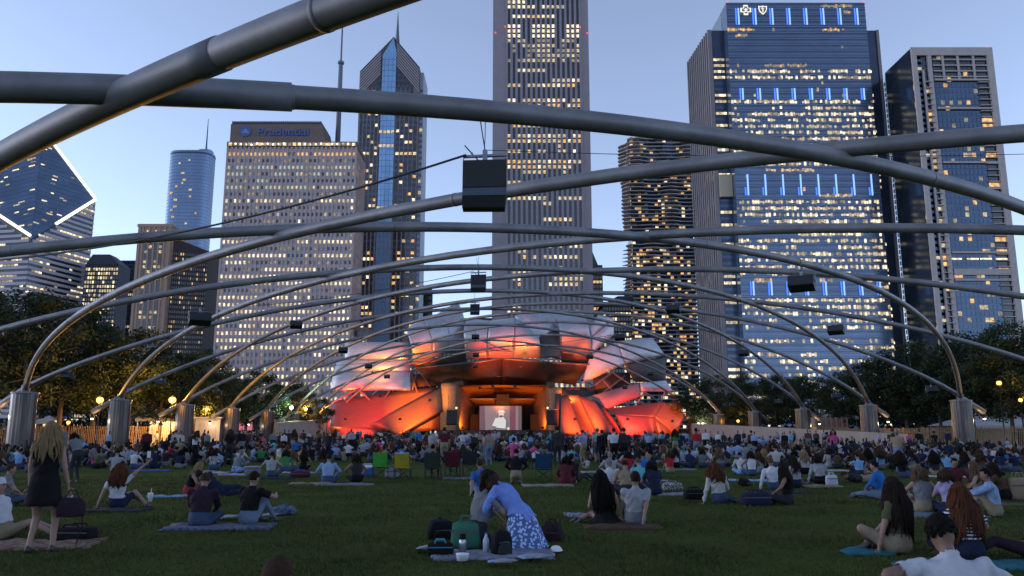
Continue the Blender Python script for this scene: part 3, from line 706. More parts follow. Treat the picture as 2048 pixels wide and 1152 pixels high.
# ---- diamond roofed tower at the left edge
Yn = 600.; pN = at(62, 480, Yn); hd = 44.
T = thing('diamond_roof_tower', 'white banded tower at the left edge with sloping diamond glass roof edged in light', 'tower', (pN.x, Yn, 0))
dv = Vector((pN.x, Yn)).normalized(); pv = Vector((dv.y, -dv.x))
nF = dv * (2 * hd); E2 = dv * hd + pv * 44; W2_ = dv * hd - pv * 46
zN = pN.z; zF = zat(262, Yn + nF.y); zE = zat(400, Yn + E2.y); zW = zat(397, Yn + W2_.y)
plan = [(0, 0), tuple(E2), tuple(nF), tuple(W2_)]; hh = [zN, zE, zF, zW]
M_wb = pbr('white_aluminium_band', (.42, .37, .38), .6, var=.08, scale=.3)
MB().prism(plan, 0, [h - .6 for h in hh]).obj('wall', pbr('banded_dark_glass', (.02, .03, .05), .15, .3, var=.3, scale=.1), T)
M_dg = pbr('diamond_blue_glass', (.12, .18, .27), .14, .5, var=.25, scale=.05, spec=1.)
for s, xx, hd_, zE in ((1, E2.x, E2.y, zE), (-1, W2_.x, W2_.y, zW)):
    a = Vector((0, 0, zN)); e = Vector((xx, hd_, zE)); f_ = Vector((nF.x, nF.y, zF))
    off = Vector((0, 0, .3 if s > 0 else 1.5))
    MB().add([a + off, e + off, f_ + off], [(0, 1, 2) if s > 0 else (0, 2, 1)]).obj('glass_roof', M_dg, T)
    for q in range(1, 26):                             # window joints that run down the slope
        t = q / 26; p1 = a.lerp(f_, t); lim = (1 - t) if t > .5 else t
        p2 = p1 + (e - (a + f_) / 2) * (2 * min(t, 1 - t)); 
        if (p2 - p1).length > 3: MB().tube([p1 + off + Vector((0, -.05, .1)), p2 + off + Vector((0, -.05, .1))], .12, 4).obj('roof_joint', M_mul, T)
    for (u, v) in ((a, e), (e, f_)):
        u2 = u.lerp(v, .36 if (u is a and s > 0) else .02)
        MB().tube([u2 + off * 2, v + off * 2], 1.15, 6).obj('edge_light', WM['white'], T)
    ang = math.atan2(hd_, xx)
    wl = math.hypot(hd_, xx)
    fc = Face(T, 0, 0, ang, wl) if s > 0 else Face(T, xx, hd_, math.atan2(-hd_, -xx), wl)
    cells = []
    for k, z in enumerate(np.arange(4, zE, 4.2)):
        t0 = max(0, (z + 2.4 - zN) / (zE - zN)) if z + 2.4 > zN else 0
        x0_, x1_ = (t0 * wl, wl) if s > 0 else (0, wl * (1 - t0))
        if x1_ - x0_ < 2: continue
        fc.obj('white_band', MB().box(x0_, x1_, -.4, .3, z, z + 2.2), [M_wb])
        n = int((x1_ - x0_) / 3.4); q = run_lit(max(n, 1), .22, 4)
        for c in range(n):
            if q[c]: cells.append((x0_ + c * 3.4 + .2, x0_ + c * 3.4 + 3.2, z + 2.4, z + 3.9, random.choice(['mid', 'bright', 'dim'])))
    fc.panes(cells, .05, 260)
nrm = None
for k in range(46):                                     # lit rooms behind the sloping glass
    s = random.choice((1, -1)); t = random.uniform(.1, .9); u = random.uniform(0, 1.6) * min(t, 1 - t)
    a = Vector((0, 0, zN)); e = Vector((E2.x, E2.y, zat(400, Yn + E2.y))) if s > 0 else Vector((W2_.x, W2_.y, zW)); f_ = Vector((nF.x, nF.y, zF))
    p1 = a.lerp(f_, t) + (e - (a + f_) / 2) * u + Vector((0, 0, .55 if s > 0 else 1.75)); d = (e - (a + f_) / 2).normalized(); up = (f_ - a).normalized(); L_ = random.uniform(1.5, 5)
    MB().add([p1, p1 + d * L_, p1 + d * L_ + up * 1.6, p1 + up * 1.6], [(0, 1, 2, 3) if s > 0 else (3, 2, 1, 0)]).obj('window', WM[random.choice(['mid', 'dim', 'bright'])], T)

# ---- rounded blue glass tower with spire
Y = 900.; T, HT = tower('rounded_glass_tower', 'slim rounded blue glass tower with thin spire behind the left pipes', 387, 309, Y)
rx = (at(428, 340, Y).x - at(346, 340, Y).x) / 2
def superell(n, rx_, ry_, p): return [(rx_ * math.copysign(abs(math.cos(a)) ** p, math.cos(a)), ry_ * math.copysign(abs(math.sin(a)) ** p, math.sin(a))) for a in np.linspace(0, 2 * PI, n, endpoint=False)]
pl = superell(40, rx, 16, .6)
b = MB().prism(pl, 0, HT); b.obj('glass_wall', pbr('trump_blue_glass', (.13, .19, .30), .18, .45, var=.12, scale=.05, spec=1.), T, False)
for z in np.arange(6, HT, 4.0): MB().prism([(x * 1.008, y * 1.015) for x, y in pl], 0, .35).obj('floor_band', M_mul, T).location = (0, 0, z)
MB().prism([(x * 1.01, y * 1.02) for x, y in pl], HT - 4, HT - 2.2).obj('crown_band', pbr('crown_dark', (.03, .04, .07), .5), T)
xs = at(412, 305, Y).x - T.location.x
MB().prism([(xs + x * .32, y * .5) for x, y in pl], HT, HT + 4).obj('penthouse', MAT['trump_blue_glass'], T)
MB().tube([(xs, 0, HT), (xs, 0, HT + 14), (xs, 0, zat(238, Y))], [1.3, .9, .35], 8).obj('spire', pbr('spire_blue', (.03, .06, .22), .5), T)
beacon(T, (xs, -1, zat(237, Y)))
fT = Face(T, -rx * .8, -16.3, 0, rx * 1.6)
fT.panes([(x, x + random.uniform(1.5, 4), z + .5, z + 2.6, random.choice(['orange', 'mid', 'mid'])) for z in np.arange(HT - 90, HT - 12, 4.0) for x in [random.uniform(0, rx * 1.4)] if random.random() < .8], .1, 60)

# ---- stone tower with vertical strips and its dark neighbour
Y = 520.; T, Hs = tower('tan_stone_tower', 'tan stone tower with paired dark window strips left of the office slab', 277, 448, Y)
w_ = at(345, 448, Y).x - T.location.x; M_tan = pbr('tan_stone', (.40, .27, .20), .85, var=.1, scale=.3)
MB().box(0, w_, .2, 24, 0, Hs).obj('wall', M_tan, T); fU = Face(T, 0, 0, 0, w_); cells = []
for c, xc in enumerate((.28, .40, .58, .70)):
    fU.obj('window_strip', MB().box(w_ * xc - 1.1, w_ * xc + 1.1, -.05, .22, 3, Hs - 9), [WM['dark']])
    for z in np.arange(4, Hs - 11, 3.4):
        if random.random() < .3: cells.append((w_ * xc - 1.0, w_ * xc + 1.0, z, z + 1.9, random.choice(['orange', 'mid', 'mid', 'dim'])))
fU.panes(cells, .1)
fU.piers([w_ * q for q in (.06, .16, .34, .49, .64, .80, .95)], 1.2, .35, 0, Hs - 2, M_tan)
MB().box(-.4, w_ + .4, -.5, 24, Hs - 2, Hs).obj('parapet', M_tan, T)
for q in (.3, .55, .8): o = MB().ball((0, 0, 0), .6, 8, 6).obj('roof_lamp', WM['orange'], T); o.location = (w_ * q, -.8, Hs - 5)
p1 = at(340, 470, 520); p2 = at(432, 500, 545)
T = thing('dark_brown_block', 'dark brown block speckled with amber windows beside the tan tower', 'tower', (p1.x, 524, 0)); Hk = zat(474, 524)
wk = p2.x - p1.x
MB().prism([(0, 0), (wk, 8), (wk, 40), (0, 40)], 0, [Hk, Hk - 8, Hk - 8, Hk]).obj('wall', pbr('dark_brown_brick', (.055, .042, .04), .8, var=.2, scale=.3), T)
fK = Face(T, 0, 0, math.atan2(8, wk), math.hypot(wk, 8)); nk = 17
fK.panes([(fK.w * c / nk + .4, fK.w * (c + 1) / nk - .3, z, z + 1.7, random.choice(['orange', 'orange', 'mid', 'dim']) if random.random() < .16 else 'dark') for c in range(nk) for z in np.arange(4, Hk - 12, 3.3)], .05)
fK.piers([fK.w * c / nk for c in range(0, nk + 1, 2)], .5, .3, 0, Hk - 9, MAT['dark_brown_brick'])

# ---- smaller blocks
def block(name, label, pxl, pxr, py, Y, col, p, nc, fl, keys, dk='dark', dp=20):
    T, H = tower(name, label, pxl, py, Y, 'building'); w = at(pxr, py, Y).x - T.location.x
    m = pbr('wall_' + name, col, .7, var=.15, scale=.3)
    MB().box(0, w, .1, dp, 0, H).obj('wall', m, T); f_ = Face(T, 0, 0, 0, w)
    f_.piers([w * c / nc for c in range(nc + 1)], w / nc * .25, .3, 0, H, m); f_.spans(list(np.arange(2, H, fl)), fl * .3, .15, 0, w, m)
    f_.panes([(w * c / nc + w / nc * .13, w * (c + 1) / nc - w / nc * .13, z + fl * .2, z + fl * .8, random.choice(keys) if v else dk) for z in np.arange(2, H - fl, fl) for c, v in enumerate(run_lit(nc, p, 3))], .05, 220)
    return T, H, w
T, H, w = block('dark_office_block', 'low dark office block with bright floors right of the diamond tower', 172, 238, 528, 640, (.03, .033, .045), .55, 13, 3.6, ['bright', 'mid', 'mid'])
MB().add([(0, 0, H), (w, 0, H), (w, 20, H), (0, 20, H), (w * .1, 4, H + 9), (w * .62, 4, H + 9), (w * .62, 16, H + 9), (w * .1, 16, H + 9)], [(0,1,5,4),(1,2,6,5),(2,3,7,6),(3,0,4,7),(4,5,6,7)]).obj('roof', pbr('roof_slate', (.02, .025, .04), .5), T)
block('dark_slab', 'dim dark slab peeping between the dark office block and tan tower', 236, 274, 522, 700, (.035, .05, .06), .08, 8, 3.6, ['dim', 'mid'])
T, H, w = block('green_roof_house', 'small brown tower with green pyramid roof right of the granite tower', 1172, 1204, 530, 620, (.13, .085, .07), .10, 5, 3.6, ['orange', 'mid'], dp=14)
MB().add([(0, 0, H), (w * .75, 0, H), (w * .75, 12, H), (0, 12, H), (w * .35, 6, H + 16)], [(0,1,4),(1,2,4),(2,3,4),(3,0,4)]).obj('roof', pbr('copper_green', (.05, .12, .10), .6), T)
T, H, w = block('dark_gabled_block', 'dark block with bright windows between granite tower and balcony tower', 1206, 1262, 612, 520, (.035, .03, .03), .5, 10, 3.4, ['bright', 'mid', 'orange'])
MB().add([(-2, 0, H), (w + 2, 0, H), (w + 2, 20, H), (-2, 20, H), (w * .55, 2, H + 7), (w + 2, 2, H + 7), (w + 2, 18, H + 7), (w * .55, 18, H + 7)], [(0,1,5,4),(1,2,6,5),(2,3,7,6),(3,0,4,7),(4,5,6,7)]).obj('roof', MAT['roof_slate'], T)
block('black_chimney_block', 'narrow black block behind the headdress left of the granite tower', 842, 863, 578, 560, (.02, .02, .025), .05, 3, 4.0, ['dim'], dp=10)
block('low_brown_block', 'low brown block behind the headdress beside the granite tower', 878, 992, 636, 540, (.10, .075, .07), .06, 14, 3.8, ['dim', 'orange'])
block('low_grey_wing', 'low brown wing with tall windows at the foot of the stone slab', 655, 735, 655, 430, (.20, .15, .14), .15, 16, 4.2, ['mid', 'dim'])
# ================================================================== music pavilion
def panel_metal(name, col, rough, metal, sx, sy):
    m, n, L, b, out = _new(name)
    uv = n.new('ShaderNodeUVMap'); br = n.new('ShaderNodeTexBrick'); L.new(uv.outputs[0], br.inputs['Vector'])
    br.inputs['Scale'].default_value = 1; br.inputs['Brick Width'].default_value = sx; br.inputs['Row Height'].default_value = sy; br.inputs['Mortar Size'].default_value = .018; br.inputs['Mortar Smooth'].default_value = .3
    c = np.array(col); br.inputs['Color1'].default_value = (*(c * 1.06), 1); br.inputs['Color2'].default_value = (*(c * .90), 1); br.inputs['Mortar'].default_value = (*(c * .7), 1)
    L.new(br.outputs[0], b.inputs['Base Color']); b.inputs['Roughness'].default_value = rough; b.inputs['Metallic'].default_value = metal
    bp = n.new('ShaderNodeBump'); bp.inputs['Strength'].default_value = .12; bp.inputs['Distance'].default_value = .03; bp.invert = True
    L.new(br.outputs['Fac'], bp.inputs['Height']); L.new(bp.outputs[0], b.inputs['Normal'])
    return m
M_sail = panel_metal('sail_steel', (.42, .425, .455), .38, .55, .9, .45)
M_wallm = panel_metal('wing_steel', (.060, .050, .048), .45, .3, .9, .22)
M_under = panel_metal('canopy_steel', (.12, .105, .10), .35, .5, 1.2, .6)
M_dark = pbr('stage_black', (.012, .010, .010), .8, var=.3, scale=1.)
M_wood = panel_metal('stage_wood', (.34, .20, .10), .5, .0, 1.2, .4)
pavilion = thing('music_pavilion', 'steel sail bandshell with curling headdress lit red and orange', 'bandshell', (0, 130, 0))
PO = Vector((0, 130, 0))
def sheet(name, q, bulge=0., mat=None, thick=.3, n=10, axis='both', parent=None):
    "a curved sheet of four corners (px, py, depth): top left, top right, bottom right, bottom left"
    A, B, C_, D = [at(*p) - PO for p in q]; vs_ = []; uv = []
    nrm = ((B - A).cross(D - A)); nrm = (nrm if nrm.y < 0 else -nrm).normalized()
    lu = ((B - A).length + (C_ - D).length) / 2; lv = ((D - A).length + (C_ - B).length) / 2
    for j in range(n + 1):
        for i in range(n + 1):
            u, v = i / n, j / n
            p = A.lerp(B, u).lerp(D.lerp(C_, u), v)
            k = (4 * u * (1 - u) if axis in ('both', 'u') else 1) * (4 * v * (1 - v) if axis in ('both', 'v') else 1)
            vs_.append(p + nrm * (bulge * .6 * k)); uv.append((u * lu, v * lv))
    N = (n + 1) ** 2; back = [p + Vector((0, thick, 0)) for p in vs_]
    idx = lambda i, j: j * (n + 1) + i
    fs_ = [(idx(i, j), idx(i, j + 1), idx(i + 1, j + 1), idx(i + 1, j)) for j in range(n) for i in range(n)]
    bk = [tuple(N + t for t in reversed(f)) for f in fs_]
    rim = [idx(i, 0) for i in range(n)] + [idx(n, j) for j in range(n)] + [idx(i, n) for i in range(n, 0, -1)] + [idx(0, j) for j in range(n, 0, -1)]
    rf = [(rim[k], rim[(k + 1) % len(rim)], N + rim[(k + 1) % len(rim)], N + rim[k]) for k in range(len(rim))]
    mb_ = MB(); mb_.add(vs_ + back, fs_ + bk + rf); me = mb_.mesh(name, [mat or M_sail])
    ul = me.uv_layers.new(name='UVMap'); co = uv + uv
    for l in me.loops: ul.data[l.index].uv = co[l.vertex_index]
    for p in me.polygons: p.use_smooth = p.index < len(fs_) * 2
    return link(name, me, parent or pavilion)
S = sheet
# low wings and walls
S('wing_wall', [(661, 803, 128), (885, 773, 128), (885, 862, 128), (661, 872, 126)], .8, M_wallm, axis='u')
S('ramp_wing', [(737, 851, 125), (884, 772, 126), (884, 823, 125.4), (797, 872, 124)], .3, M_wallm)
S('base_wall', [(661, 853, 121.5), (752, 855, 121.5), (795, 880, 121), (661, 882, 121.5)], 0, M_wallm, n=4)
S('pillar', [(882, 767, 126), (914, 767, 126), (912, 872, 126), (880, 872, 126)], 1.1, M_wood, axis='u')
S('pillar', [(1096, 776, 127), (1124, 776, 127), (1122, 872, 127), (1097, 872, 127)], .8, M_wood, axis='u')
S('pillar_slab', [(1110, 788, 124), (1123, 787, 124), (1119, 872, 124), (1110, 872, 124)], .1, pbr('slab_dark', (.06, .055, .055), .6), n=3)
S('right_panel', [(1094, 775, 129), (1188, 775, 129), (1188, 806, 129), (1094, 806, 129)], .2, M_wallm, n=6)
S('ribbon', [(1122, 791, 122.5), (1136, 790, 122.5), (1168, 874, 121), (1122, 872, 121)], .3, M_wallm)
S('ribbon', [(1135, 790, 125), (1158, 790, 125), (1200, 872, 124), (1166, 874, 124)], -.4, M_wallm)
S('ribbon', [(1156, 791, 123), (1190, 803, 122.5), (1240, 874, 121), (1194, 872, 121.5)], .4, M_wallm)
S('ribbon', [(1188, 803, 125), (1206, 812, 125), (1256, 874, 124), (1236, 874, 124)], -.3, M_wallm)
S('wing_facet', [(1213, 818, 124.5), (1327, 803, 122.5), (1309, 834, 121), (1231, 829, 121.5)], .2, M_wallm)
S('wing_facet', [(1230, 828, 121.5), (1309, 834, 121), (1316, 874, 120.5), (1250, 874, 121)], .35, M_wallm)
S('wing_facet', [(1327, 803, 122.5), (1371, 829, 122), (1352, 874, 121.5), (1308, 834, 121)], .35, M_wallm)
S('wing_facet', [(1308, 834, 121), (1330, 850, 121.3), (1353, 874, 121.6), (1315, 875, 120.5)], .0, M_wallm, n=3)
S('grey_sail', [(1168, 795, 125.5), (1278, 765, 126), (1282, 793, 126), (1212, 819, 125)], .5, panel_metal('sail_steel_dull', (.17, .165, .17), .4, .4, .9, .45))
# headdress
S('headdress_sail', [(811, 660, 123), (842, 634, 124), (868, 715, 123), (824, 729, 122.5)], 3.2, axis='v')
S('headdress_lip', [(824, 729, 122.5), (868, 715, 123), (884, 746, 126), (856, 758, 126)], .8, M_under)
S('headdress_sail', [(842, 634, 124), (874, 628, 125), (905, 702, 124), (867, 716, 123)], 3.0, axis='v')
S('headdress_sail', [(874, 628, 125), (915, 603, 127), (933, 702, 125), (904, 704, 124)], 2.6, axis='v')
S('headdress_lip', [(867, 716, 123.2), (934, 704, 125), (936, 742, 127), (880, 748, 126)], .6, M_under)
S('headdress_sail', [(934, 637, 125), (982, 641, 124.4), (977, 716, 122.8), (933, 719, 123)], 4.2, axis='v')
S('headdress_sail', [(981, 641, 124.4), (1031, 635, 124.4), (1027, 716, 122.6), (976, 716, 122.8)], 4.4, axis='v')
S('headdress_sail', [(1030, 635, 124.4), (1076, 672, 123.5), (1082, 716, 122.8), (1026, 716, 122.6)], 3.6, axis='v')
S('headdress_scroll', [(1029, 632, 125), (1066, 617, 126), (1120, 656, 125), (1077, 690, 123)], 1.6)
S('headdress_sail', [(1077, 674, 123), (1119, 656, 124.5), (1123, 714, 123), (1081, 716, 121)], .5, M_wallm)
S('headdress_sail', [(1064, 617, 127.5), (1165, 622, 127.5), (1165, 664, 126), (1100, 664, 126)], .8)
S('headdress_sail', [(1112, 637, 126), (1164, 625, 126.5), (1183, 704, 124.5), (1121, 702, 124)], 3.8, axis='v')
S('headdress_lip', [(1121, 702, 124), (1183, 704, 124.5), (1178, 742, 127), (1123, 740, 127)], .7, M_under)
S('flag_sail', [(1179, 657, 125), (1196, 629, 126), (1227, 636, 127), (1182, 675, 125)], .4)
S('flag_sail', [(1182, 675, 125.2), (1227, 637, 127), (1228, 669, 127), (1182, 709, 125)], .5)
S('right_sail', [(1181, 709, 124.5), (1234, 682, 126), (1250, 728, 125.5), (1163, 768, 124)], .7)
S('right_sail', [(1233, 682, 126), (1305, 675, 128), (1331, 711, 128), (1249, 728, 125.6)], .8)
S('right_sail', [(1249, 728, 125.7), (1331, 712, 128.2), (1332, 763, 128), (1270, 764, 126.5)], .6, M_wallm)
S('right_sail', [(1280, 766, 126), (1332, 760, 127), (1346, 783, 127), (1282, 783, 126)], .3)
S('left_sail', [(690, 684, 127.5), (815, 684, 126), (820, 719, 125), (689, 720, 126.5)], .9)
S('left_sail', [(675, 720, 126.4), (819, 719, 125), (820, 742, 124.6), (667, 744, 126)], .5)
S('left_sail', [(667, 744, 126), (820, 742, 124.5), (821, 781, 124), (660, 781, 125.6)], .7)
# canopy over the stage
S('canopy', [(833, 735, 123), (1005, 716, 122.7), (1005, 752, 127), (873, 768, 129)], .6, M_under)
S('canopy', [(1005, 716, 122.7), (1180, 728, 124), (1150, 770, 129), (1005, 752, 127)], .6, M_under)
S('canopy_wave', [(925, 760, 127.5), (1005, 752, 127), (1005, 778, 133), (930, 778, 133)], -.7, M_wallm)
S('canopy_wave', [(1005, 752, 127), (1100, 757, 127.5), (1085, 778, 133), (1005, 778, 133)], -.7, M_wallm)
# stage house
def inbox(name, x0, x1, y0, y1, z0, z1, mat):
    o = MB().box(x0, x1, y0 - 130, y1 - 130, z0, z1).obj(name, mat, pavilion)
    return o
zst = 1.75
inbox('stage_deck', at(884, 860, 126).x, at(1120, 860, 126).x, 125.5, 142, 0, zst, M_dark)
inbox('stage_apron', at(884, 860, 126).x - .5, at(1120, 860, 126).x, 124.8, 125.45, 0, zst + .2, M_wallm)
inbox('back_wall', at(900, 800, 140).x, at(1110, 800, 140).x, 141, 141.6, zst, 13, M_wood)
S('side_wall', [(914, 768, 127), (946, 782, 139), (946, 863, 139), (914, 866, 127)], .3, M_wood)
S('side_wall', [(1066, 782, 139), (1097, 770, 127), (1097, 866, 127), (1066, 863, 139)], .3, M_wood)
S('ceiling_reflector', [(914, 770, 128), (1097, 770, 128), (1066, 796, 139), (946, 796, 139)], -.9, M_wood)
S('ceiling_reflector', [(938, 797, 134), (1075, 797, 134), (1064, 808, 138), (950, 808, 138)], .8, M_wood)
inbox('black_drape', at(946, 820, 138.5).x, at(1066, 820, 138.5).x, 138.6, 138.9, zst, at(1000, 800, 138.6).z, M_dark)
for px in (942, 1062):
    inbox('side_stack', at(px, 840, 134).x - .1, at(px + 18, 840, 134).x, 134, 135, zst, at(px, 829, 134).z, M_dark)
inbox('hanging_truss', at(993, 800, 132).x, at(1018, 800, 132).x, 132, 133, at(1000, 809, 132).z, at(1000, 789, 132).z, M_dark)
# line arrays on either side of the stage
for px, side in ((904, 'left'), (1104, 'right')):
    p = at(px, 820, 123.5)
    a = thing('line_array', f'black curved line array loudspeaker hung on the {side} of the stage', 'loudspeaker', p, 0, 'line arrays beside the stage')
    for k in range(6):
        b = MB().box(-.78, .78, -.35, .35, -.34, 0); o = b.obj('array_cabinet', M_cab, a); o.location = (0, -.02 * k * k, -.02 - k * .365); o.rotation_euler = (-.05 * k, 0, 0)
    MB().box(-.8, .8, -.1, .1, .02, .12).obj('array_frame', M_alu, a)
    for s in (-.6, .6): MB().tube([(s, 0, .1), (s, .3, 2.4)], .03, 6).obj('hanger_wire', M_cable, a)
    o = MB().ball((0, 0, 0), .16, 8, 6).obj('lamp', emit('array_lamp', (1, .55, .2), 2.5 / EXPO), a); o.location = (.7 if side == 'left' else -.7, -.5, .3)
# steel struts behind the sails
M_strut = pbr('strut_steel', (.20, .17, .16), .5, .4)
for a, b in (((822, 745, 126), (836, 790, 128)), ((834, 742, 127), (822, 792, 128)), ((840, 745, 127), (862, 775, 129)), ((1190, 770, 126), (1225, 745, 128)), ((1200, 790, 127), (1250, 752, 129)),
             ((1225, 745, 128), (1262, 770, 127)), ((1205, 760, 127), (1235, 792, 128)), ((700, 782, 126), (690, 800, 127)), ((720, 782, 126), (740, 800, 127)), ((780, 782, 126), (770, 795, 127)), ((1290, 783, 127), (1275, 806, 126)), ((1330, 783, 127), (1322, 803, 125))):
    MB().tube([at(*a) - PO, at(*b) - PO], .14, 6).obj('strut', M_strut, pavilion)
S('catwalk', [(815, 748, 129), (880, 748, 129), (884, 770, 129), (822, 790, 129)], 0, pbr('catwalk_dark', (.03, .028, .03), .7), n=2)
S('catwalk', [(1185, 750, 130), (1260, 745, 130), (1262, 800, 130), (1190, 800, 130)], 0, MAT['catwalk_dark'], n=2)
# ------------------------------------------------ video screen
p0, p1 = at(959, 860, 131), at(1043, 812, 131); sw, sh = p1.x - p0.x, p1.z - p0.z
scr = thing('video_screen', 'bright video screen on stage showing a man in a cap', 'screen', ((p0.x + p1.x) / 2, 131, p0.z))
MB().box(-sw/2 - .12, sw/2 + .12, .0, .3, -.12, sh + .12).obj('screen_frame', M_dark, scr)
E_ = lambda nm, c, s: emit('screen_' + nm, c, s / EXPO)
pic = MB().add([(-sw/2, -.01, 0), (sw/2, -.01, 0), (sw/2, -.01, sh), (-sw/2, -.01, sh)], [(0, 1, 2, 3)]).obj('picture', E_('back', (.62, .42, .46), .42), scr)
def flatpic(name, pts, m, d, par=pic):
    MB().add([((x - .5) * sw, -d, z * sh) for x, z in pts], [tuple(range(len(pts)))]).obj(name, m, par)
def ell(cx, cz, rx_, rz_, a0=0, a1=2 * PI, n=18): return [(cx + rx_ * math.cos(t), cz + rz_ * math.sin(t)) for t in np.linspace(a0, a1, n, endpoint=a1 - a0 < 6)]
flatpic('picture_curtain', [(0, 0), (.14, 0), (.12, 1), (0, 1)], E_('c1', (.40, .22, .28), .35), .014)
flatpic('picture_curtain', [(.72, 0), (.86, 0), (.86, 1), (.72, 1)], E_('c2', (.50, .16, .24), .35), .014)
flatpic('picture_curtain', [(.92, 0), (1, 0), (1, 1), (.92, 1)], E_('c3', (.34, .28, .28), .35), .014)
shirt_e, skin_e = E_('shirt', (.95, .92, .86), .72), E_('skin', (1, .72, .58), .85)
flatpic('picture_torso', [(.30, 0), (.33, .30), (.36, .46), (.46, .56), (.58, .56), (.66, .44), (.70, .2), (.70, 0)], E_('shirtd', (.40, .40, .46), .40), .018)
flatpic('picture_shirt', [(.40, .10), (.38, .40), (.46, .54), (.57, .54), (.63, .40), (.62, .06)], shirt_e, .022)
flatpic('picture_arm', [(.30, .18), (.38, .50), (.43, .50), (.42, .36), (.50, .42), (.53, .36), (.40, .14)], shirt_e, .026)
flatpic('picture_face', ell(.52, .655, .06, .125), skin_e, .026)
flatpic('picture_beard', ell(.52, .575, .045, .045), E_('beard', (.45, .33, .30), .5), .03)
flatpic('picture_cap', ell(.52, .735, .078, .085, 0, PI, 12), E_('cap', (1, .96, .90), .95), .034)
flatpic('picture_brim', [(.435, .738), (.605, .738), (.60, .705), (.41, .70)], E_('brim', (.65, .55, .52), .7), .036)
flatpic('picture_hand', ell(.50, .47, .035, .06), skin_e, .034)
flatpic('picture_microphone', ell(.51, .545, .016, .04), E_('mic', (.05, .05, .05), .3), .04)
flatpic('picture_hand', ell(.685, .06, .03, .06), skin_e, .034)
# ------------------------------------------------ coloured stage floodlights
def stage_light(px, py, Y, aim, col, watt, size=50, label='', r=.25):
    p = at(px, py, Y); t = at(*aim)
    f_ = thing('stage_floodlight', label, 'floodlight', p, 0, 'coloured floodlights of the pavilion')
    d = (t - p).normalized(); q = d.to_track_quat('-Z', 'Y').to_euler()
    h = MB().lathe([(0, .32), (.12, .30), (.17, .1), (.18, 0)], (0, 0, 0), 10).obj('lamp_housing', M_black, f_); h.rotation_euler = q
    l = MB().lathe([(0, .02), (.16, .02)], (0, 0, 0), 10).obj('lamp_lens', emit('lens_' + '%d_%d_%d' % tuple(int(c * 9) for c in col), col, 3 / EXPO), f_); l.rotation_euler = q
    MB().tube([(-.22, 0, -.25), (-.22, 0, .05), (.22, 0, .05), (.22, 0, -.25)], .03, 5).obj('yoke', M_black, f_)
    ld = bpy.data.lights.new('flood', 'SPOT'); ld.energy = watt; ld.color = col; ld.spot_size = math.radians(size); ld.spot_blend = .8; ld.shadow_soft_size = r
    lo = bpy.data.objects.new('flood_beam', ld); COL.objects.link(lo); lo.parent = f_; lo.rotation_euler = q; lo.location = d * .1
RED, ORA, AMB = (1, .05, .02), (1, .20, .02), (1, .42, .06)
K = 0.75
stage_light(850, 772, 112, (838, 722, 120), (1, .10, .01), 2400 * K, 38, 'floodlight under the left lobe of the headdress')
stage_light(846, 748, 118, (842, 722, 120), (1, .34, .02), 220 * K, 70, 'small amber lamp at the left lobe of the headdress')
stage_light(1030, 772, 110, (1030, 712, 120), (1, .08, .02), 3600 * K, 40, 'floodlight under the centre of the headdress')
stage_light(1042, 732, 117, (1046, 708, 120), (1, .36, .02), 240 * K, 70, 'small amber lamp at the centre of the headdress')
stage_light(985, 772, 111, (980, 712, 121), (1, .06, .03), 1700 * K, 36, 'floodlight under the left centre of the headdress')
stage_light(1148, 770, 111, (1150, 712, 122.5), (1, .12, .03), 1800 * K, 36, 'floodlight under the right lobe of the headdress')
stage_light(1165, 760, 119, (1190, 715, 126), (1, .10, .02), 1100 * K, 60, 'floodlight beside the red flag sail')
stage_light(1185, 775, 120, (1215, 735, 126), (1, .22, .02), 700 * K, 70, 'floodlight below the right sail')
stage_light(745, 745, 119, (755, 705, 126), (1, .30, .03), 1300 * K, 90, 'floodlight below the orange left sail')
stage_light(760, 792, 120, (770, 765, 125), (1, .10, .10), 350 * K, 80, 'floodlight below the lower left sail')
stage_light(800, 838, 111, (822, 828, 124.5), (1, .13, .01), 24000 * K, 36, 'floodlight hung before the left ramp wing')
stage_light(690, 838, 110, (715, 830, 127), (1, .03, .02), 17000 * K, 44, 'floodlight hung before the left red wall')
stage_light(806, 866, 120, (822, 835, 123.5), (1, .30, .02), 420 * K, 70, 'floodlight at the foot of the left ramp wing')
stage_light(1150, 838, 110, (1165, 832, 122), (1, .08, .01), 17000 * K, 40, 'floodlight hung before the right ribbons')
stage_light(1155, 866, 119, (1160, 845, 121), (1, .22, .01), 300 * K, 80, 'floodlight at the foot of the right ribbons')
stage_light(1255, 838, 110, (1262, 838, 121), (1, .04, .02), 14000 * K, 40, 'floodlight hung before the right wing')
stage_light(1345, 842, 110, (1335, 838, 121), (1, .09, .02), 14000 * K, 34, 'floodlight hung at the right wing tip')
stage_light(1140, 800, 124, (1150, 780, 129), (1, .25, .02), 400 * K, 110, 'floodlight lighting the orange panel behind the right ribbons')
stage_light(1000, 810, 128, (1000, 780, 133), (1, .22, .02), 330 * K, 130, 'floodlight under the stage ceiling')
stage_light(925, 855, 128, (935, 800, 136), (1, .20, .02), 450 * K, 110, 'floodlight at the left of the stage')
stage_light(1085, 855, 128, (1075, 800, 136), (1, .20, .02), 450 * K, 110, 'floodlight at the right of the stage')
stage_light(960, 775, 121, (985, 748, 124), (1, .12, .02), 500 * K, 110, 'floodlight under the canopy')
stage_light(860, 800, 121.5, (895, 790, 126), (1, .34, .03), 350 * K, 70, 'floodlight beside the golden pillar')
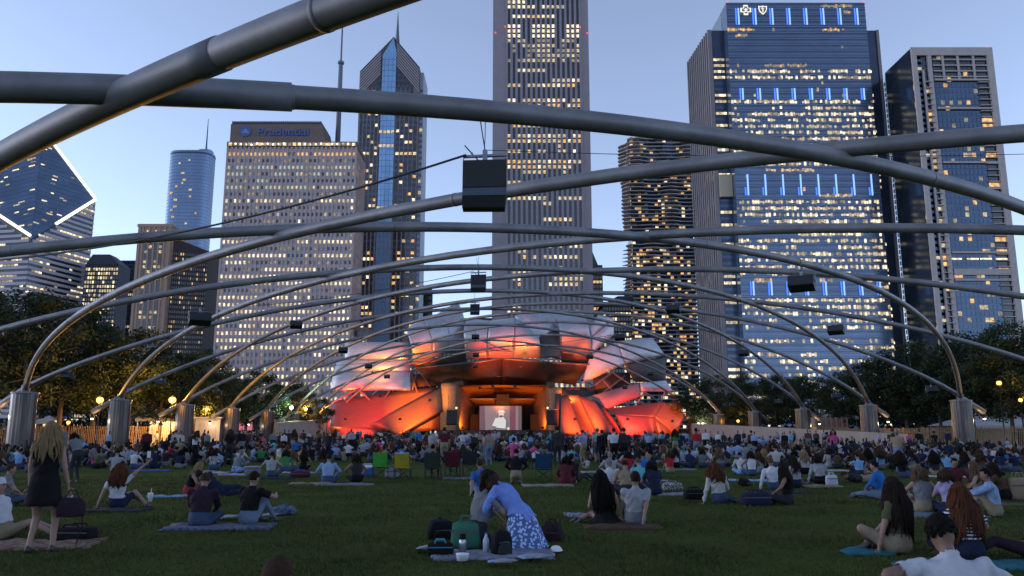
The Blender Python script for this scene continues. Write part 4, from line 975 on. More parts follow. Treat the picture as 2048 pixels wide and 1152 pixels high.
# ================================================================== trees, walls, lamps, tents
M_bark = pbr('bark', (.045, .035, .028), .9, var=.3, scale=3, bump=.5)
def leaf_mat(name, col):
    m, n, L, b, out = _new(name)
    tc = n.new('ShaderNodeTexCoord'); oi = n.new('ShaderNodeObjectInfo')
    nz = n.new('ShaderNodeTexNoise'); nz.inputs['Scale'].default_value = .55; nz.inputs['Detail'].default_value = 3; L.new(tc.outputs['Object'], nz.inputs['Vector'])
    ad = n.new('ShaderNodeMath'); ad.operation = 'MULTIPLY_ADD'; ad.inputs[1].default_value = .35; L.new(oi.outputs['Random'], ad.inputs[0]); L.new(nz.outputs[0], ad.inputs[2])
    cr = n.new('ShaderNodeValToRGB'); e = cr.color_ramp.elements; c = np.array(col)
    e[0].position = .35; e[0].color = (*(c * .6), 1); e[1].position = .9; e[1].color = (*(c * 1.5), 1)
    L.new(ad.outputs[0], cr.inputs[0]); L.new(cr.outputs[0], b.inputs['Base Color']); b.inputs['Roughness'].default_value = .7; b.inputs['Specular IOR Level'].default_value = .2
    return m
M_leaf = leaf_mat('leaf_green', (.015, .026, .010))
def tree_meshes(seed, H=14., R=5.2, low=.26, nclump=70, nleaf=170):
    r = np.random.default_rng(seed); mb_ = MB()
    trunk_h = H * .42
    mb_.tube([(0, 0, 0), (.06, .03, trunk_h * .5), (.1, -.05, trunk_h), (.0, .1, H * .78)], [.26, .2, .15, .05], 8)
    for k in range(9):
        a = k * 2.4 + r.uniform(-.3, .3); z = H * (.26 + .05 * k); L_ = R * r.uniform(.55, .9)
        e = Vector((math.cos(a) * L_, math.sin(a) * L_, z + L_ * .55)); mid = Vector((math.cos(a) * L_ * .5, math.sin(a) * L_ * .5, z + L_ * .38))
        mb_.tube([(0, 0, z), mid, e], [.09, .06, .02], 5)
    tr = mb_.mesh('trunk', [M_bark], True)
    P = []; cs = []
    while len(cs) < nclump:
        v = r.uniform(-1, 1, 3); d = np.linalg.norm(v)
        if d > 1 or d < .25: continue
        c = np.array([v[0] * R, v[1] * R, H * (low + (1 - low) * .5) + v[2] * H * (1 - low) * .5])
        t = (c[2] / H - low) / (1 - low)
        wmax = R * (1.02 - .55 * max(0, t - .45) / .55) * (1 if t > .2 else .8)
        rr_ = math.hypot(c[0], c[1])
        if rr_ > wmax: continue
        cs.append((c, r.uniform(.8, 1.5)))
    for c, s in cs:
        n = int(nleaf * s); d = r.normal(0, 1, (n, 3)); d /= np.linalg.norm(d, axis=1)[:, None]
        p = c + d * (s * r.uniform(.35, 1.05, n)[:, None]) * np.array([1, 1, .8])
        ls = r.uniform(.09, .19, n)
        a = r.normal(0, 1, (n, 3)); a /= np.linalg.norm(a, axis=1)[:, None]; b = np.cross(a, d); b /= np.maximum(np.linalg.norm(b, axis=1), 1e-4)[:, None]
        P.append(np.stack([p - a * ls[:, None], p + b * ls[:, None] * .6, p + a * ls[:, None], p - b * ls[:, None] * .6], 1))
    P = np.concatenate(P).astype(np.float32); N = len(P)
    me = bpy.data.meshes.new('crown'); me.vertices.add(4 * N); me.vertices.foreach_set('co', P.ravel())
    me.loops.add(4 * N); me.loops.foreach_set('vertex_index', np.arange(4 * N, dtype=np.int32))
    me.polygons.add(N); me.polygons.foreach_set('loop_start', np.arange(0, 4 * N, 4, dtype=np.int32)); me.polygons.foreach_set('loop_total', np.full(N, 4, np.int32))
    me.update(); me.materials.append(M_leaf)
    return tr, me
TV = [tree_meshes(s) for s in (1, 2, 3, 4, 5)]
def tree(px, top, Y, label, grp, sx=1.0):
    zt_ = at(px, top, Y).z; x = at(px, 865, Y).x; k = zt_ / 14.
    o = thing('leafy_tree', label, 'tree', (x, Y, 0), random.uniform(0, 6.28), grp); o.scale = (k * sx, k * sx, k)
    tr, cr = random.choice(TV); link('trunk', tr, o); link('crown', cr, o)
NL = [(-70, 585, 64, 'at the very left edge, cut by the frame'), (35, 588, 70, 'tallest, behind the nearest left column'), (118, 602, 76, 'right of the nearest left column below the diamond tower'), (185, 642, 80, 'between the first two left columns'),
      (255, 660, 84, 'behind the second left column'), (318, 692, 88, 'behind the peaked tent'), (385, 700, 92, 'behind the third left column under the dark block'), (450, 735, 98, 'behind the fourth left column'),
      (515, 742, 104, 'before the left foot of the stone slab'), (572, 757, 110, 'before the middle foot of the stone slab'), (622, 786, 116, 'smallest, at the left end of the metal wing')]
NR = [(1392, 757, 122, 'smallest, beside the right metal wing tip'), (1440, 752, 118, 'before the balcony tower foot'), (1495, 750, 114, 'before the stone edge of the blue tower'), (1555, 752, 108, 'before the left foot of the blue tower'), (1620, 752, 104, 'before the middle of the blue tower'),
      (1690, 746, 98, 'before the right foot of the blue tower'), (1752, 722, 94, 'behind the second right column'), (1815, 697, 90, 'between the two nearest right columns'), (1882, 680, 86, 'behind the nearest right column'), (1950, 666, 82, 'right of the nearest right column'), (2025, 652, 78, 'at the right edge below the framed tower'), (2100, 640, 74, 'cut by the right edge of the frame')]
for px, t, Y, d in NL: tree(px, t, Y, 'dark leafy tree on the left, ' + d, 'trees left of the lawn', 1.15)
for px, t, Y, d in NR: tree(px, t, Y, 'dark leafy tree on the right, ' + d, 'trees right of the lawn', 1.1)
for px, t, Y, d in [(80, 640, 100, 'behind the tallest left tree'), (215, 690, 106, 'behind the second left column'), (350, 715, 112, 'behind the peaked tent'), (480, 760, 118, 'behind the pink banners'), (1600, 765, 122, 'below the blue tower middle'), (1720, 748, 118, 'below the blue tower right edge'),
                   (1840, 722, 112, 'below the framed tower left edge'), (1930, 690, 106, 'below the framed tower middle'), (2040, 672, 100, 'at the right edge of the picture'), (1520, 765, 128, 'below the blue tower left edge')]:
    tree(px, t, Y, 'dark rear row tree ' + d, 'trees of the rear rows', 1.5)
# far hedge line that closes the view under the crowns
def hedge(name, label, a, b, h, n):
    r = np.random.default_rng(5); A, B = Vector(a), Vector(b); N = n
    t = r.random(N); p = np.array([A.lerp(B, q) for q in t]); p[:, 2] = h * r.random(N) ** .7; p[:, 1] += r.normal(0, .6, N)
    ls = r.uniform(.15, .3, N); a_ = r.normal(0, 1, (N, 3)); a_ /= np.linalg.norm(a_, axis=1)[:, None]; b_ = np.cross(a_, r.normal(0, 1, (N, 3))); b_ /= np.linalg.norm(b_, axis=1)[:, None]
    P = np.stack([p - a_ * ls[:, None], p + b_ * ls[:, None] * .6, p + a_ * ls[:, None], p - b_ * ls[:, None] * .6], 1)
    me = bpy.data.meshes.new(name); me.from_pydata(P.reshape(-1, 3).tolist(), [], [(4*i, 4*i+1, 4*i+2, 4*i+3) for i in range(N)]); me.materials.append(M_leaf)
    tag(link(name, me), label, 'hedge')
hedge('clipped_hedge', 'dark hedge behind the left columns under the trees', (-75, 108, 0), (-30, 128, 0), 3.4, 9000)
hedge('clipped_hedge', 'dark hedge behind the right columns under the trees', (28, 130, 0), (85, 104, 0), 3.8, 9000)

# ---- retaining walls of the seating bowl
M_conc = pbr('pale_concrete', (.32, .27, .24), .85, var=.12, scale=.6, bump=.1)
def bowl_wall(label, pts):
    w = thing('retaining_wall', label, 'wall', (0, 0, 0), 0, 'concrete walls of the seating bowl')
    for k in range(len(pts) - 1):
        (ax, ay, az), (bx, by, bz) = pts[k], pts[k + 1]
        d = Vector((bx - ax, by - ay)).normalized(); n_ = Vector((-d.y, d.x)) * .25
        g = d * .006
        v = [(ax + g.x + n_.x, ay + g.y + n_.y, 0), (bx - g.x + n_.x, by - g.y + n_.y, 0), (bx - g.x - n_.x, by - g.y - n_.y, 0), (ax + g.x - n_.x, ay + g.y - n_.y, 0)]
        v += [(v[0][0], v[0][1], az), (v[1][0], v[1][1], bz), (v[2][0], v[2][1], bz), (v[3][0], v[3][1], az)]
        MB().add(v, [(0,1,5,4),(1,2,6,5),(2,3,7,6),(3,0,4,7),(4,5,6,7)]).obj('wall_section', M_conc, w)
pr = []
for k in range(13):
    t = k / 12; Y = 121 - t * 53; px = 1362 + (1880 - 1362) * (t ** 1.35) if k else 1362
    rx_ = np.interp(Y, [60, 64.4, 76.4, 88.7, 101.4, 114.4, 127], [36.9, 35.9, 33.8, 32, 30.5, 29.4, 28.6]) - 1.9
    ppx = 1024 + F * rx_ / Y; py = np.interp(ppx, [1360, 1500, 1640, 1760, 1860], [846, 853, 860, 866, 873]); pr.append((rx_, Y, at(ppx, py, Y).z))
bowl_wall('pale concrete bowl wall stepping down along the right columns', pr)
pl_ = []
for k in range(9):
    Y = 96 + k * 3.4; lx_ = -28.0 + .0 * k; ppx = 1024 + F * lx_ / Y; py = np.interp(ppx, [500, 560, 660], [852, 845, 838]); pl_.append((lx_, Y, at(ppx, py, Y).z))
bowl_wall('pale concrete bowl wall beside the far left columns', pl_)

# ---- slatted fences
M_slat = pbr('fence_slat_wood', (.20, .13, .07), .85, var=.3, scale=2)
def fence(label, a, b, h, lean=.18):
    A, B = Vector(a), Vector(b); L_ = (B - A).length; f_ = thing('slat_fence', label, 'fence', A, math.atan2(B.y - A.y, B.x - A.x), 'wooden slat fences round the lawn')
    n = int(L_ / .16); m = MB()
    for k in range(n):
        x = k * .16; s = random.uniform(-.03, .03) + lean
        m.add([(x, -.015, .05), (x + .075, -.015, .05), (x + .075 + s, -.015, h + random.uniform(-.05, .05)), (x + s, -.015, h), (x, .015, .05), (x + .075, .015, .05), (x + .075 + s, .015, h), (x + s, .015, h)], [(0,1,2,3),(5,4,7,6),(1,5,6,2),(4,0,3,7),(3,2,6,7)])
    o = m.obj('slats', M_slat, f_); o['kind'] = 'stuff'
    pm = MB().box(-.05, .05, .03, .13, 0, h + .08).mesh('post', [M_slat])
    for k in range(int(L_ / 2.4) + 1): shared('post', pm, f_, (k * 2.4, 0, 0))
    for z in (.45, h - .35): MB().tube([(0, .03, z), (L_, .03, z)], .02, 5).obj('wire', M_alu, f_)
fence('wooden slat fence at the right edge beyond the nearest right column', (36.5, 72, 0), (60, 66, 0), 2.05)
fence('wooden slat fence behind the nearest right column', (34, 86, 0), (38.5, 73, 0), 2.0)
fence('wooden slat fence along the far right columns', (31, 110, 0), (34.0, 87, 0), 2.2, .05)
fence('wooden slat fence between the first two left columns', (-47, 78, 0), (-33, 82, 0), 2.2, .02)
fence('wooden slat fence at the left edge behind the nearest left column', (-64, 74, 0), (-47.3, 78, 0), 2.2, .02)

# ---- street lamps
M_post = pbr('lamp_post_black', (.02, .02, .02), .5, .3)
def lamp(px, py, Y, label, watt, col=(1, .45, .07), r=.28, glow=1.0):
    p = at(px, py, Y); t = thing('street_lamp', label, 'street lamp', (p.x, p.y, 0), 0, 'lamps around the lawn')
    MB().lathe([(.16, 0), (.16, .5), (.07, .7), (.055, p.z - .35), (.14, p.z - .30), (.14, p.z - r * .8)], (0, 0, 0), 10).obj('post', M_post, t, True)
    e = emit('lamp_globe_%d_%d' % (int(col[1] * 99), int(glow * 10)), col, 3.2 * glow / EXPO); g = MB().ball((0, 0, p.z), r, 14, 9).obj('globe', e, t, True)
    MB().lathe([(r * .7, p.z + r * .75), (.05, p.z + r * 1.25), (0, p.z + r * 1.4)], (0, 0, 0), 10).obj('finial', M_post, t, True)
    ld = bpy.data.lights.new('lamp_light', 'POINT'); ld.energy = watt; ld.color = col; ld.shadow_soft_size = r * 1.3
    lo = bpy.data.objects.new('lamp_light', ld); COL.objects.link(lo); lo.parent = t; lo.location = (0, -r * 1.5, p.z)
lamp(200, 800, 68, 'amber globe street lamp between the first two left columns', 420)
lamp(345, 800, 79, 'brightest amber globe street lamp beside the peaked tent', 1100, r=.34)
lamp(415, 820, 92, 'amber globe street lamp above the white kiosk', 350)
lamp(583, 815, 104, 'greenish white lamp by the sixth left column', 260, (.75, 1, .62), .26)
lamp(137, 845, 74, 'low amber lamp right of the nearest left column', 60, r=.16)
lamp(655, 823, 121, 'amber lamp at the left end of the metal wing', 220, r=.24)
lamp(612, 818, 112, 'amber lamp in the trees beside the last left columns', 500, r=.22)
lamp(1476, 842, 112, 'small amber lamp between the far right columns', 60, r=.2)
lamp(1998, 766, 74, 'amber lamp high in the trees at the right edge', 40, r=.22)
lamp(2041, 800, 72, 'small amber lamp at the right edge below the trees', 30, r=.17)
lamp(1397, 848, 119, 'white lamp low at the right end of the bowl wall', 120, (1, .8, .55), .22)
lamp(1405, 848, 119.5, 'white lamp beside it at the end of the bowl wall', 80, (1, .85, .62), .2)
for px, Y in ((8, 48), (20, 52)): pass

# ---- tents and kiosk
M_canvas = pbr('tent_canvas', (.38, .36, .35), .8, var=.1, scale=1.); M_warmwall = pbr('tent_wall_cream', (.36, .31, .23), .8, var=.08)
def tent(name, label, pxl, pxr, peak_py, eave_py, Y, watt, sides=True):
    a, b = at(pxl, eave_py, Y), at(pxr, eave_py, Y); w = b.x - a.x; pk = at((pxl + pxr) / 2, peak_py, Y).z; h = a.z
    t = thing(name, label, 'tent', (a.x, Y, 0))
    MB().add([(-.2, -.2, h), (w + .2, -.2, h), (w + .2, w * .8, h), (-.2, w * .8, h), (w / 2, w * .4, pk), (w * .3, w * .2, h + (pk - h) * .42), (w * .7, w * .2, h + (pk - h) * .42), (w * .7, w * .6, h + (pk - h) * .42), (w * .3, w * .6, h + (pk - h) * .42)],
             [(0,1,6,5),(1,2,7,6),(2,3,8,7),(3,0,5,8),(5,6,4),(6,7,4),(7,8,4),(8,5,4)]).obj('tent_roof', M_canvas, t)
    MB().box(-.2, w + .2, -.22, -.18, h - .35, h).obj('valance', M_canvas, t)
    for x in (0, w): 
        for y in (0, w * .75): MB().tube([(x, y, 0), (x, y, h)], .05, 6).obj('pole', M_alu, t)
    if sides: MB().box(0, w, w * .75, w * .75 + .04, 0, h - .02).obj('back_wall', M_warmwall, t)
    if watt:
        ld = bpy.data.lights.new('tent_light', 'POINT'); ld.energy = watt; ld.color = (1, .66, .30); ld.shadow_soft_size = .2
        lo = bpy.data.objects.new('tent_light', ld); COL.objects.link(lo); lo.parent = t; lo.location = (w * .5, w * .35, h - .3)
        o = MB().ball((0, 0, 0), .12, 8, 6).obj('lantern', emit('lantern', (1, .7, .35), 3 / EXPO), t); o.location = (w * .5, w * .35, h - .15)
tent('peaked_tent', 'peaked canvas tent lit warm inside behind the left columns', 276, 352, 815, 836, 88, 330)
tent('peaked_tent', 'plain pale tent between the first two left columns', 72, 108, 830, 841, 84, 40)
tent('white_marquee', 'large white marquee roof behind the right fence', 1930, 2110, 806, 851, 92, 0)
tent('white_marquee', 'small white marquee between the second and third right columns', 1652, 1712, 815, 833, 100, 0)
T, H, w = block('beige_service_hut', 'beige service wall between the second and third right columns', 1628, 1692, 835, 96, (.26, .19, .16), .0, 6, 1.6, ['dim'], dp=4)
kp = at(391, 837, 86); k2 = at(441, 837, 86)
kk = thing('white_kiosk', 'low white kiosk left of the fourth left column', 'kiosk', (kp.x, 86, 0)); kw = k2.x - kp.x
MB().box(0, kw, 0, 4, 0, kp.z).obj('wall', pbr('kiosk_white', (.30, .31, .36), .6, var=.06), kk)
MB().box(-.3, kw + .3, -.4, 4.3, kp.z + .003, kp.z + .16).obj('roof', pbr('kiosk_roof', (.4, .4, .44), .6), kk)
MB().box(kw * .15, kw * .85, -.02, .05, 1.0, kp.z - .5).obj('shutter', pbr('kiosk_shutter', (.24, .25, .3), .5), kk)
for px, t_ in ((484, 'left'), (500, 'right')):
    p = at(px, 843, 104); o = thing('pink_banner', f'small lit pink banner, the {t_} of two, under the far left trees', 'banner', (p.x, p.y, 0))
    MB().box(-.32, .32, -.03, .03, 1.9, p.z).obj('cloth', emit('banner_pink', (1, .25, .35), .5 / EXPO, (.5, .2, .2)), o)
    MB().tube([(.36, 0, 0), (.36, 0, p.z + .1)], .03, 6).obj('pole', M_alu, o)
# ================================================================== people
V3 = Vector
TMP = bpy.data.scenes.new('workbench')       # skins are grown here, one at a time; removed at the end
SKIN = {'fair': pbr('skin_fair', (.27, .155, .115), .6, var=.06, scale=9), 'tan': pbr('skin_tan', (.19, .105, .07), .6, var=.06, scale=9), 'deep': pbr('skin_deep', (.07, .04, .028), .6, var=.06, scale=9)}
HAIRC = {'black': (.010, .008, .008), 'dark': (.022, .014, .011), 'brown': (.055, .032, .020), 'auburn': (.095, .035, .018), 'blond': (.26, .18, .09), 'grey': (.22, .21, .21), 'lightbrown': (.12, .075, .045)}
HAIR = {k: pbr('hair_' + k, tuple(v * .7 for v in c), .75, spec=.08, var=.45, scale=30, stretch=(1, 1, .12), bump=.5, bscale=90) for k, c in HAIRC.items()}
CLOTH = {'white': (.62, .63, .68), 'offwhite': (.52, .50, .48), 'lightblue': (.28, .40, .62), 'sky': (.22, .42, .70), 'blue': (.05, .14, .42), 'royal': (.03, .16, .52), 'navy': (.018, .025, .06), 'black': (.010, .010, .012), 'charcoal': (.035, .036, .042),
         'grey': (.20, .21, .23), 'lightgrey': (.36, .37, .40), 'plum': (.035, .02, .032), 'maroon': (.11, .018, .03), 'red': (.42, .03, .04), 'pink': (.55, .09, .24), 'lavender': (.38, .32, .52), 'teal': (.06, .32, .42), 'aqua': (.16, .50, .56), 'green': (.05, .22, .08),
         'olive': (.10, .10, .05), 'khaki': (.30, .25, .17), 'tan': (.34, .25, .17), 'denim': (.06, .09, .16), 'jeans': (.17, .23, .34), 'yellow': (.55, .42, .05), 'orange': (.55, .18, .05), 'brown': (.10, .06, .04), 'jacket': (.22, .33, .80)}
def cloth_mat(k):
    if k in MAT: return MAT[k]
    if k.startswith('cloth_pat_'): return pattern_mat(k)
    c = tuple(v * .72 for v in CLOTH[k]); return pbr('cloth_' + k, c, .85, var=.16, scale=7, bump=.55, bscale=16, spec=.15)
def pattern_mat(k):
    m, n, L, b, out = _new(k); tc = n.new('ShaderNodeTexCoord'); b.inputs['Roughness'].default_value = .85; b.inputs['Specular IOR Level'].default_value = .1
    cr = n.new('ShaderNodeValToRGB'); e = cr.color_ramp.elements; cr.color_ramp.interpolation = 'CONSTANT'
    if 'stripe' in k:
        w = n.new('ShaderNodeTexWave'); w.bands_direction = 'Z'; w.inputs['Scale'].default_value = 7.5; w.inputs['Distortion'].default_value = .6; w.inputs['Detail Scale'].default_value = .6; L.new(tc.outputs['Object'], w.inputs[0]); L.new(w.outputs[1], cr.inputs[0])
        e[0].color = (.018, .02, .035, 1); e[1].position = .58; e[1].color = (.55, .56, .62, 1)
    elif 'plaid' in k:
        ch = n.new('ShaderNodeTexChecker'); ch.inputs['Scale'].default_value = 22; L.new(tc.outputs['Object'], ch.inputs[0]); L.new(ch.outputs[1], cr.inputs[0])
        e[0].color = (.10, .11, .16, 1); e[1].position = .5; e[1].color = (.45, .44, .48, 1)
    else:                       # small flowers
        v = n.new('ShaderNodeTexVoronoi'); v.inputs['Scale'].default_value = 26; L.new(tc.outputs['Object'], v.inputs[0]); L.new(v.outputs[0], cr.inputs[0])
        if 'floral' in k: e[0].color = (.42, .52, .78, 1); e[1].position = .44; e[1].color = (.07, .13, .30, 1)
        else: e[0].color = (.55, .50, .45, 1); e[1].position = .42; e[1].color = (.09, .12, .12, 1)
    L.new(cr.outputs[0], b.inputs['Base Color'])
    return m
M_shoe = pbr('shoe_dark', (.03, .028, .03), .6); M_eye = pbr('eye_dark', (.01, .01, .012), .3); M_lip = pbr('lip', (.25, .09, .08), .5)
def ik(a, c, l1, l2, pole):
    a, c, pole = V3(a), V3(c), V3(pole); d = c - a; L_ = d.length
    if L_ > (l1 + l2) * .995: c = a + d * ((l1 + l2) * .995 / L_); d = c - a; L_ = d.length
    L_ = max(L_, abs(l1 - l2) + .01); u = d.normalized(); x = (l1 * l1 - l2 * l2 + L_ * L_) / (2 * L_); h = math.sqrt(max(0, l1 * l1 - x * x))
    p = pole - u * pole.dot(u); p = p.normalized() if p.length > 1e-4 else V3((0, 0, 1))
    return a + u * x + p * h, c
POSES = {   # pelvis, spine direction, hands (l, r), elbow poles, ankles (l, r), knee poles, toe direction, head (pitch, yaw)
    'stand': dict(p=(0, 0, .94), s=(0, .02, 1), h=((-.27, .06, .78), (.27, .06, .78)), ep=(-.3, -1, 0), a=((-.11, 0, .07), (.11, .03, .07)), kp=(0, 1, 0)),
    'walk': dict(p=(0, 0, .93), s=(0, .06, 1), h=((-.27, .22, .84), (.27, -.16, .84)), ep=(-.3, -1, 0), a=((-.10, -.30, .12), (.10, .30, .07)), kp=(0, 1, 0)),
    'phone': dict(p=(0, 0, .94), s=(0, -.02, 1), h=((-.10, .30, 1.20), (.10, .30, 1.22)), ep=(-.6, -.6, -.6), a=((-.13, 0, .07), (.13, .03, .07)), kp=(0, 1, 0), hd=(25, 0)),
    'hips': dict(p=(0, 0, .94), s=(0, .0, 1), h=((-.20, .06, 1.0), (.20, .06, 1.0)), ep=(-1, -.5, 0), a=((-.15, 0, .07), (.15, .03, .07)), kp=(0, 1, 0)),
    'bend': dict(p=(0, -.08, .88), s=(0, .85, .55), h=((-.15, .70, .75), (.15, .72, .78)), ep=(-1, -.2, .2), a=((-.12, 0, .07), (.12, .08, .07)), kp=(0, 1, 0), hd=(20, 0)),
    'reach': dict(p=(0, 0, .93), s=(0, .35, .95), h=((-.16, .55, .84), (.18, .50, .86)), ep=(-.8, -.6, -.2), a=((-.12, 0, .07), (.12, .05, .07)), kp=(0, 1, 0), hd=(30, 0)),
    'cross': dict(p=(0, 0, .12), s=(0, .10, 1), h=((-.22, .30, .26), (.20, .32, .25)), ep=(-1, -.4, 0), a=((.16, .30, .07), (-.16, .38, .07)), kp=(-1, .35, .3), hd=(5, 0)),
    'slump': dict(p=(0, 0, .12), s=(.03, .32, 1), h=((-.10, .40, .22), (.12, .42, .20)), ep=(-1, -.4, 0), a=((.16, .32, .07), (-.16, .40, .07)), kp=(-1, .35, .35), hd=(14, 0)),
    'knees': dict(p=(0, 0, .12), s=(0, .12, 1), h=((-.06, .50, .44), (.08, .50, .42)), ep=(-1, 0, -.4), a=((-.14, .50, .07), (.14, .54, .07)), kp=(0, .2, 1), hd=(2, 0)),
    'back': dict(p=(0, 0, .12), s=(0, -.26, 1), h=((-.34, -.36, .03), (.34, -.34, .03)), ep=(-.4, -1, 0), a=((-.13, .84, .07), (.15, .80, .07)), kp=(0, .1, 1), hd=(-6, 0)),
    'lean': dict(p=(0, 0, .12), s=(-.16, -.10, 1), h=((-.40, -.20, .03), (.12, .36, .24)), ep=(-.4, -1, 0), a=((.20, .40, .07), (-.12, .42, .07)), kp=(-.9, .3, .6), hd=(0, 0)),
    'side': dict(p=(0, 0, .13), s=(-.12, .05, 1), h=((-.38, .02, .03), (.20, .30, .24)), ep=(-.4, -1, 0), a=((.46, -.10, .06), (.56, .08, .06)), kp=(.3, 1, .1), hd=(0, 8)),
    'kneel': dict(p=(0, 0, .30), s=(0, .10, 1), h=((-.18, .34, .42), (.18, .34, .42)), ep=(-1, -.4, 0), a=((-.12, -.10, .06), (.12, -.08, .06)), kp=(0, 1, -.1), hd=(10, 0)),
    'kneelbend': dict(p=(0, 0, .52), s=(0, .72, .80), h=((-.08, .62, .42), (.10, .60, .44)), ep=(-1, -.2, .2), a=((-.12, -.34, .06), (.12, -.32, .06)), kp=(0, 1, -.2), hd=(28, 0)),
    'chair': dict(p=(0, 0, .46), s=(0, -.12, 1), h=((-.22, .26, .62), (.22, .26, .62)), ep=(-1, -.4, 0), a=((-.13, .46, .07), (.13, .46, .07)), kp=(0, .4, 1), hd=(0, 0)),
    'elbow': dict(p=(0, 0, .14), s=(-.80, .0, .48), h=((-.50, .16, .04), (-.12, .34, .10)), ep=(-.6, -.2, -1), a=((.82, .12, .07), (.78, .24, .08)), kp=(0, 1, .3), hd=(0, 0)),
    'lie': dict(p=(0, 0, .13), s=(-1, .0, .10), h=((-.30, .30, .06), (.0, .28, .20)), ep=(0, 1, .3), a=((.84, .08, .07), (.84, -.10, .07)), kp=(0, .2, 1), hd=(0, 0)),
    'raise': dict(p=(0, 0, .13), s=(.06, -.12, 1), h=((-.32, -.22, .03), (.52, .25, 1.00)), ep=(-.4, -1, 0), a=((.42, .46, .06), (.52, .30, .06)), kp=(.3, .8, .5), hd=(-5, 0)),
}
def person_geo(pose, sex='m', sleeve='short', legs='long', skirt=None, voxel=.022, hands=True, over=None, bulk=1.0):
    q = dict(POSES[pose]); q.update(over or {})
    P = V3(q['p']); S_ = V3(q['s']).normalized(); X = V3((1, 0, 0)); X = (X - S_ * X.dot(S_)).normalized() if abs(S_.x) < .95 else V3((0, 1, 0)); Yf = S_.cross(X) * -1; Yf = X.cross(S_) * -1
    Yf = S_.cross(X)
    f = sex == 'f'
    sw = (.17 if f else .205); hw = .092; prim = []; segs = []
    # spine curves a little as it leans
    waist = P + S_ * .16; chest = P + S_ * .36; nb = P + S_ * .50 + V3((0, .01, 0)); 
    hp, hy = q.get('hd', (0, 0)); hp, hy = math.radians(hp), math.radians(hy)
    up = (S_ * .55 + V3((0, 0, 1)) * .45).normalized() if S_.z > .2 else (S_ * .8 + V3((0, 0, .6))).normalized()
    fw = (Yf - up * Yf.dot(up)).normalized(); sd = fw.cross(up)
    R_ = Matrix.Rotation(hy, 3, up) @ Matrix.Rotation(-hp, 3, sd); hu = R_ @ up; hf = R_ @ fw; hs = hf.cross(hu)
    neck = nb + S_ * .04; head = neck + hu * .135 + hf * .02
    b = MB()
    def ring(c, rx, ry): 
        n = 14; return [c + X * (rx * math.cos(2*PI*k/n)) + Yf * (ry * math.sin(2*PI*k/n)) for k in range(n)]
    prof = [(P - S_ * .10, .10, .09), (P - S_ * .03, .165 if f else .16, .125), (P + S_ * .06, .168 if f else .155, .122), (waist, .132 if f else .148, .102), (P + S_ * .28, .150 if f else .168, .112), (chest + S_ * .02, .165 if f else .185, .112), (P + S_ * .46, .148 if f else .175, .088), (nb, .075, .065)]
    vs_ = []; 
    for c, rx, ry in prof: vs_ += ring(c, rx * bulk, ry * bulk)
    n = 14; b.add(vs_, [(i*n+k, i*n+(k+1) % n, (i+1)*n+(k+1) % n, (i+1)*n+k) for i in range(len(prof)-1) for k in range(n)] + [tuple(range(n-1, -1, -1)), tuple(range((len(prof)-1)*n, len(prof)*n))])
    segs += [(P - S_ * .08, P + S_ * .07, .16, .15, 'bottom'), (P + S_ * .10, P + S_ * .42, .14, .15, 'top'), (nb - S_ * .02, head, .06, .06, 'skin')]
    def limb(a, c, r0, r1, lab, lab2=None, split=.5, n_=10):
        d = (c - a); b.tube([a - d.normalized() * r0 * .6, a, a.lerp(c, .35), c, c + d.normalized() * r1 * .6], [r0 * .5, r0, r0 * .55 + r1 * .5, r1, r1 * .5], n_)
        if lab2: m = a.lerp(c, split); rm = r0 + (r1 - r0) * split; segs.append((a, m, r0, rm, lab)); segs.append((m, c, rm, r1, lab2))
        else: segs.append((a, c, r0, r1, lab))
    k = .9 if f else 1.0
    wr = []
    for s, hnd in ((-1, q['h'][0]), (1, q['h'][1])):
        sh = P + S_ * .455 + X * (s * sw); ep = V3(q['ep']); pole = V3((ep.x * (1 if s < 0 else -1), ep.y, ep.z))
        el, w = ik(sh, hnd, .285, .25, pole)
        b.ball(sh, .062 * k, 8, 6)
        up_l = 'top' if sleeve in ('short', 'long') else 'skin'
        limb(sh, el, .056 * k, .045 * k, up_l, 'top' if sleeve == 'long' else 'skin', .62)
        limb(el, w, .041 * k, .028 * k, 'top' if sleeve == 'long' else 'skin')
        d = (w - el).normalized(); pm = w + d * .055
        b.tube([w, w + d * .03, w + d * .075, w + d * .10], [.022, .036, .036, .026], 8, flat=.55); segs.append((w, w + d * .10, .03, .03, 'skin'))
        wr.append((w, d, s))
    an = []
    for s, ank in ((-1, q['a'][0]), (1, q['a'][1])):
        hp_ = P + X * (s * hw) - S_ * .04; kp = V3(q['kp']); pole = V3((kp.x * (1 if s < 0 else -1), kp.y, kp.z)) if pose not in ('side', 'raise') else kp
        kn, a = ik(hp_, ank, .44, .43, pole)
        th = ('bottom', 'bottom' if legs != 'short' else 'skin'); shn = 'bottom' if legs == 'long' else 'skin'
        if legs == 'bare': th = ('bottom', 'skin')
        limb(hp_, kn, .088 * bulk, .058, th[0], th[1], .25 if legs == 'bare' else .8); limb(kn, a, .055, .036, shn)
        b.ball(kn, .058, 8, 6)
        sv = (a - kn).normalized(); flat_ = V3((0, 1, 0)) if a.z < .2 and abs(sv.z) > .5 else (Yf * .3 + sv * .4 + V3((0, .3, -.1)))
        td = (flat_ - sv * flat_.dot(sv) * .6).normalized(); 
        if abs(sv.z) > .5: td.z = 0; td.normalize()
        b.tube([a - td * .06, a - td * .02 + V3((0, 0, -.02)), a + td * .08 + V3((0, 0, -.03)), a + td * .17 + V3((0, 0, -.035)), a + td * .20 + V3((0, 0, -.035))], [.025, .042, .042, .036, .015], 8)
        segs.append((a - td * .04, a + td * .18, .045, .04, 'shoe')); an.append(a)
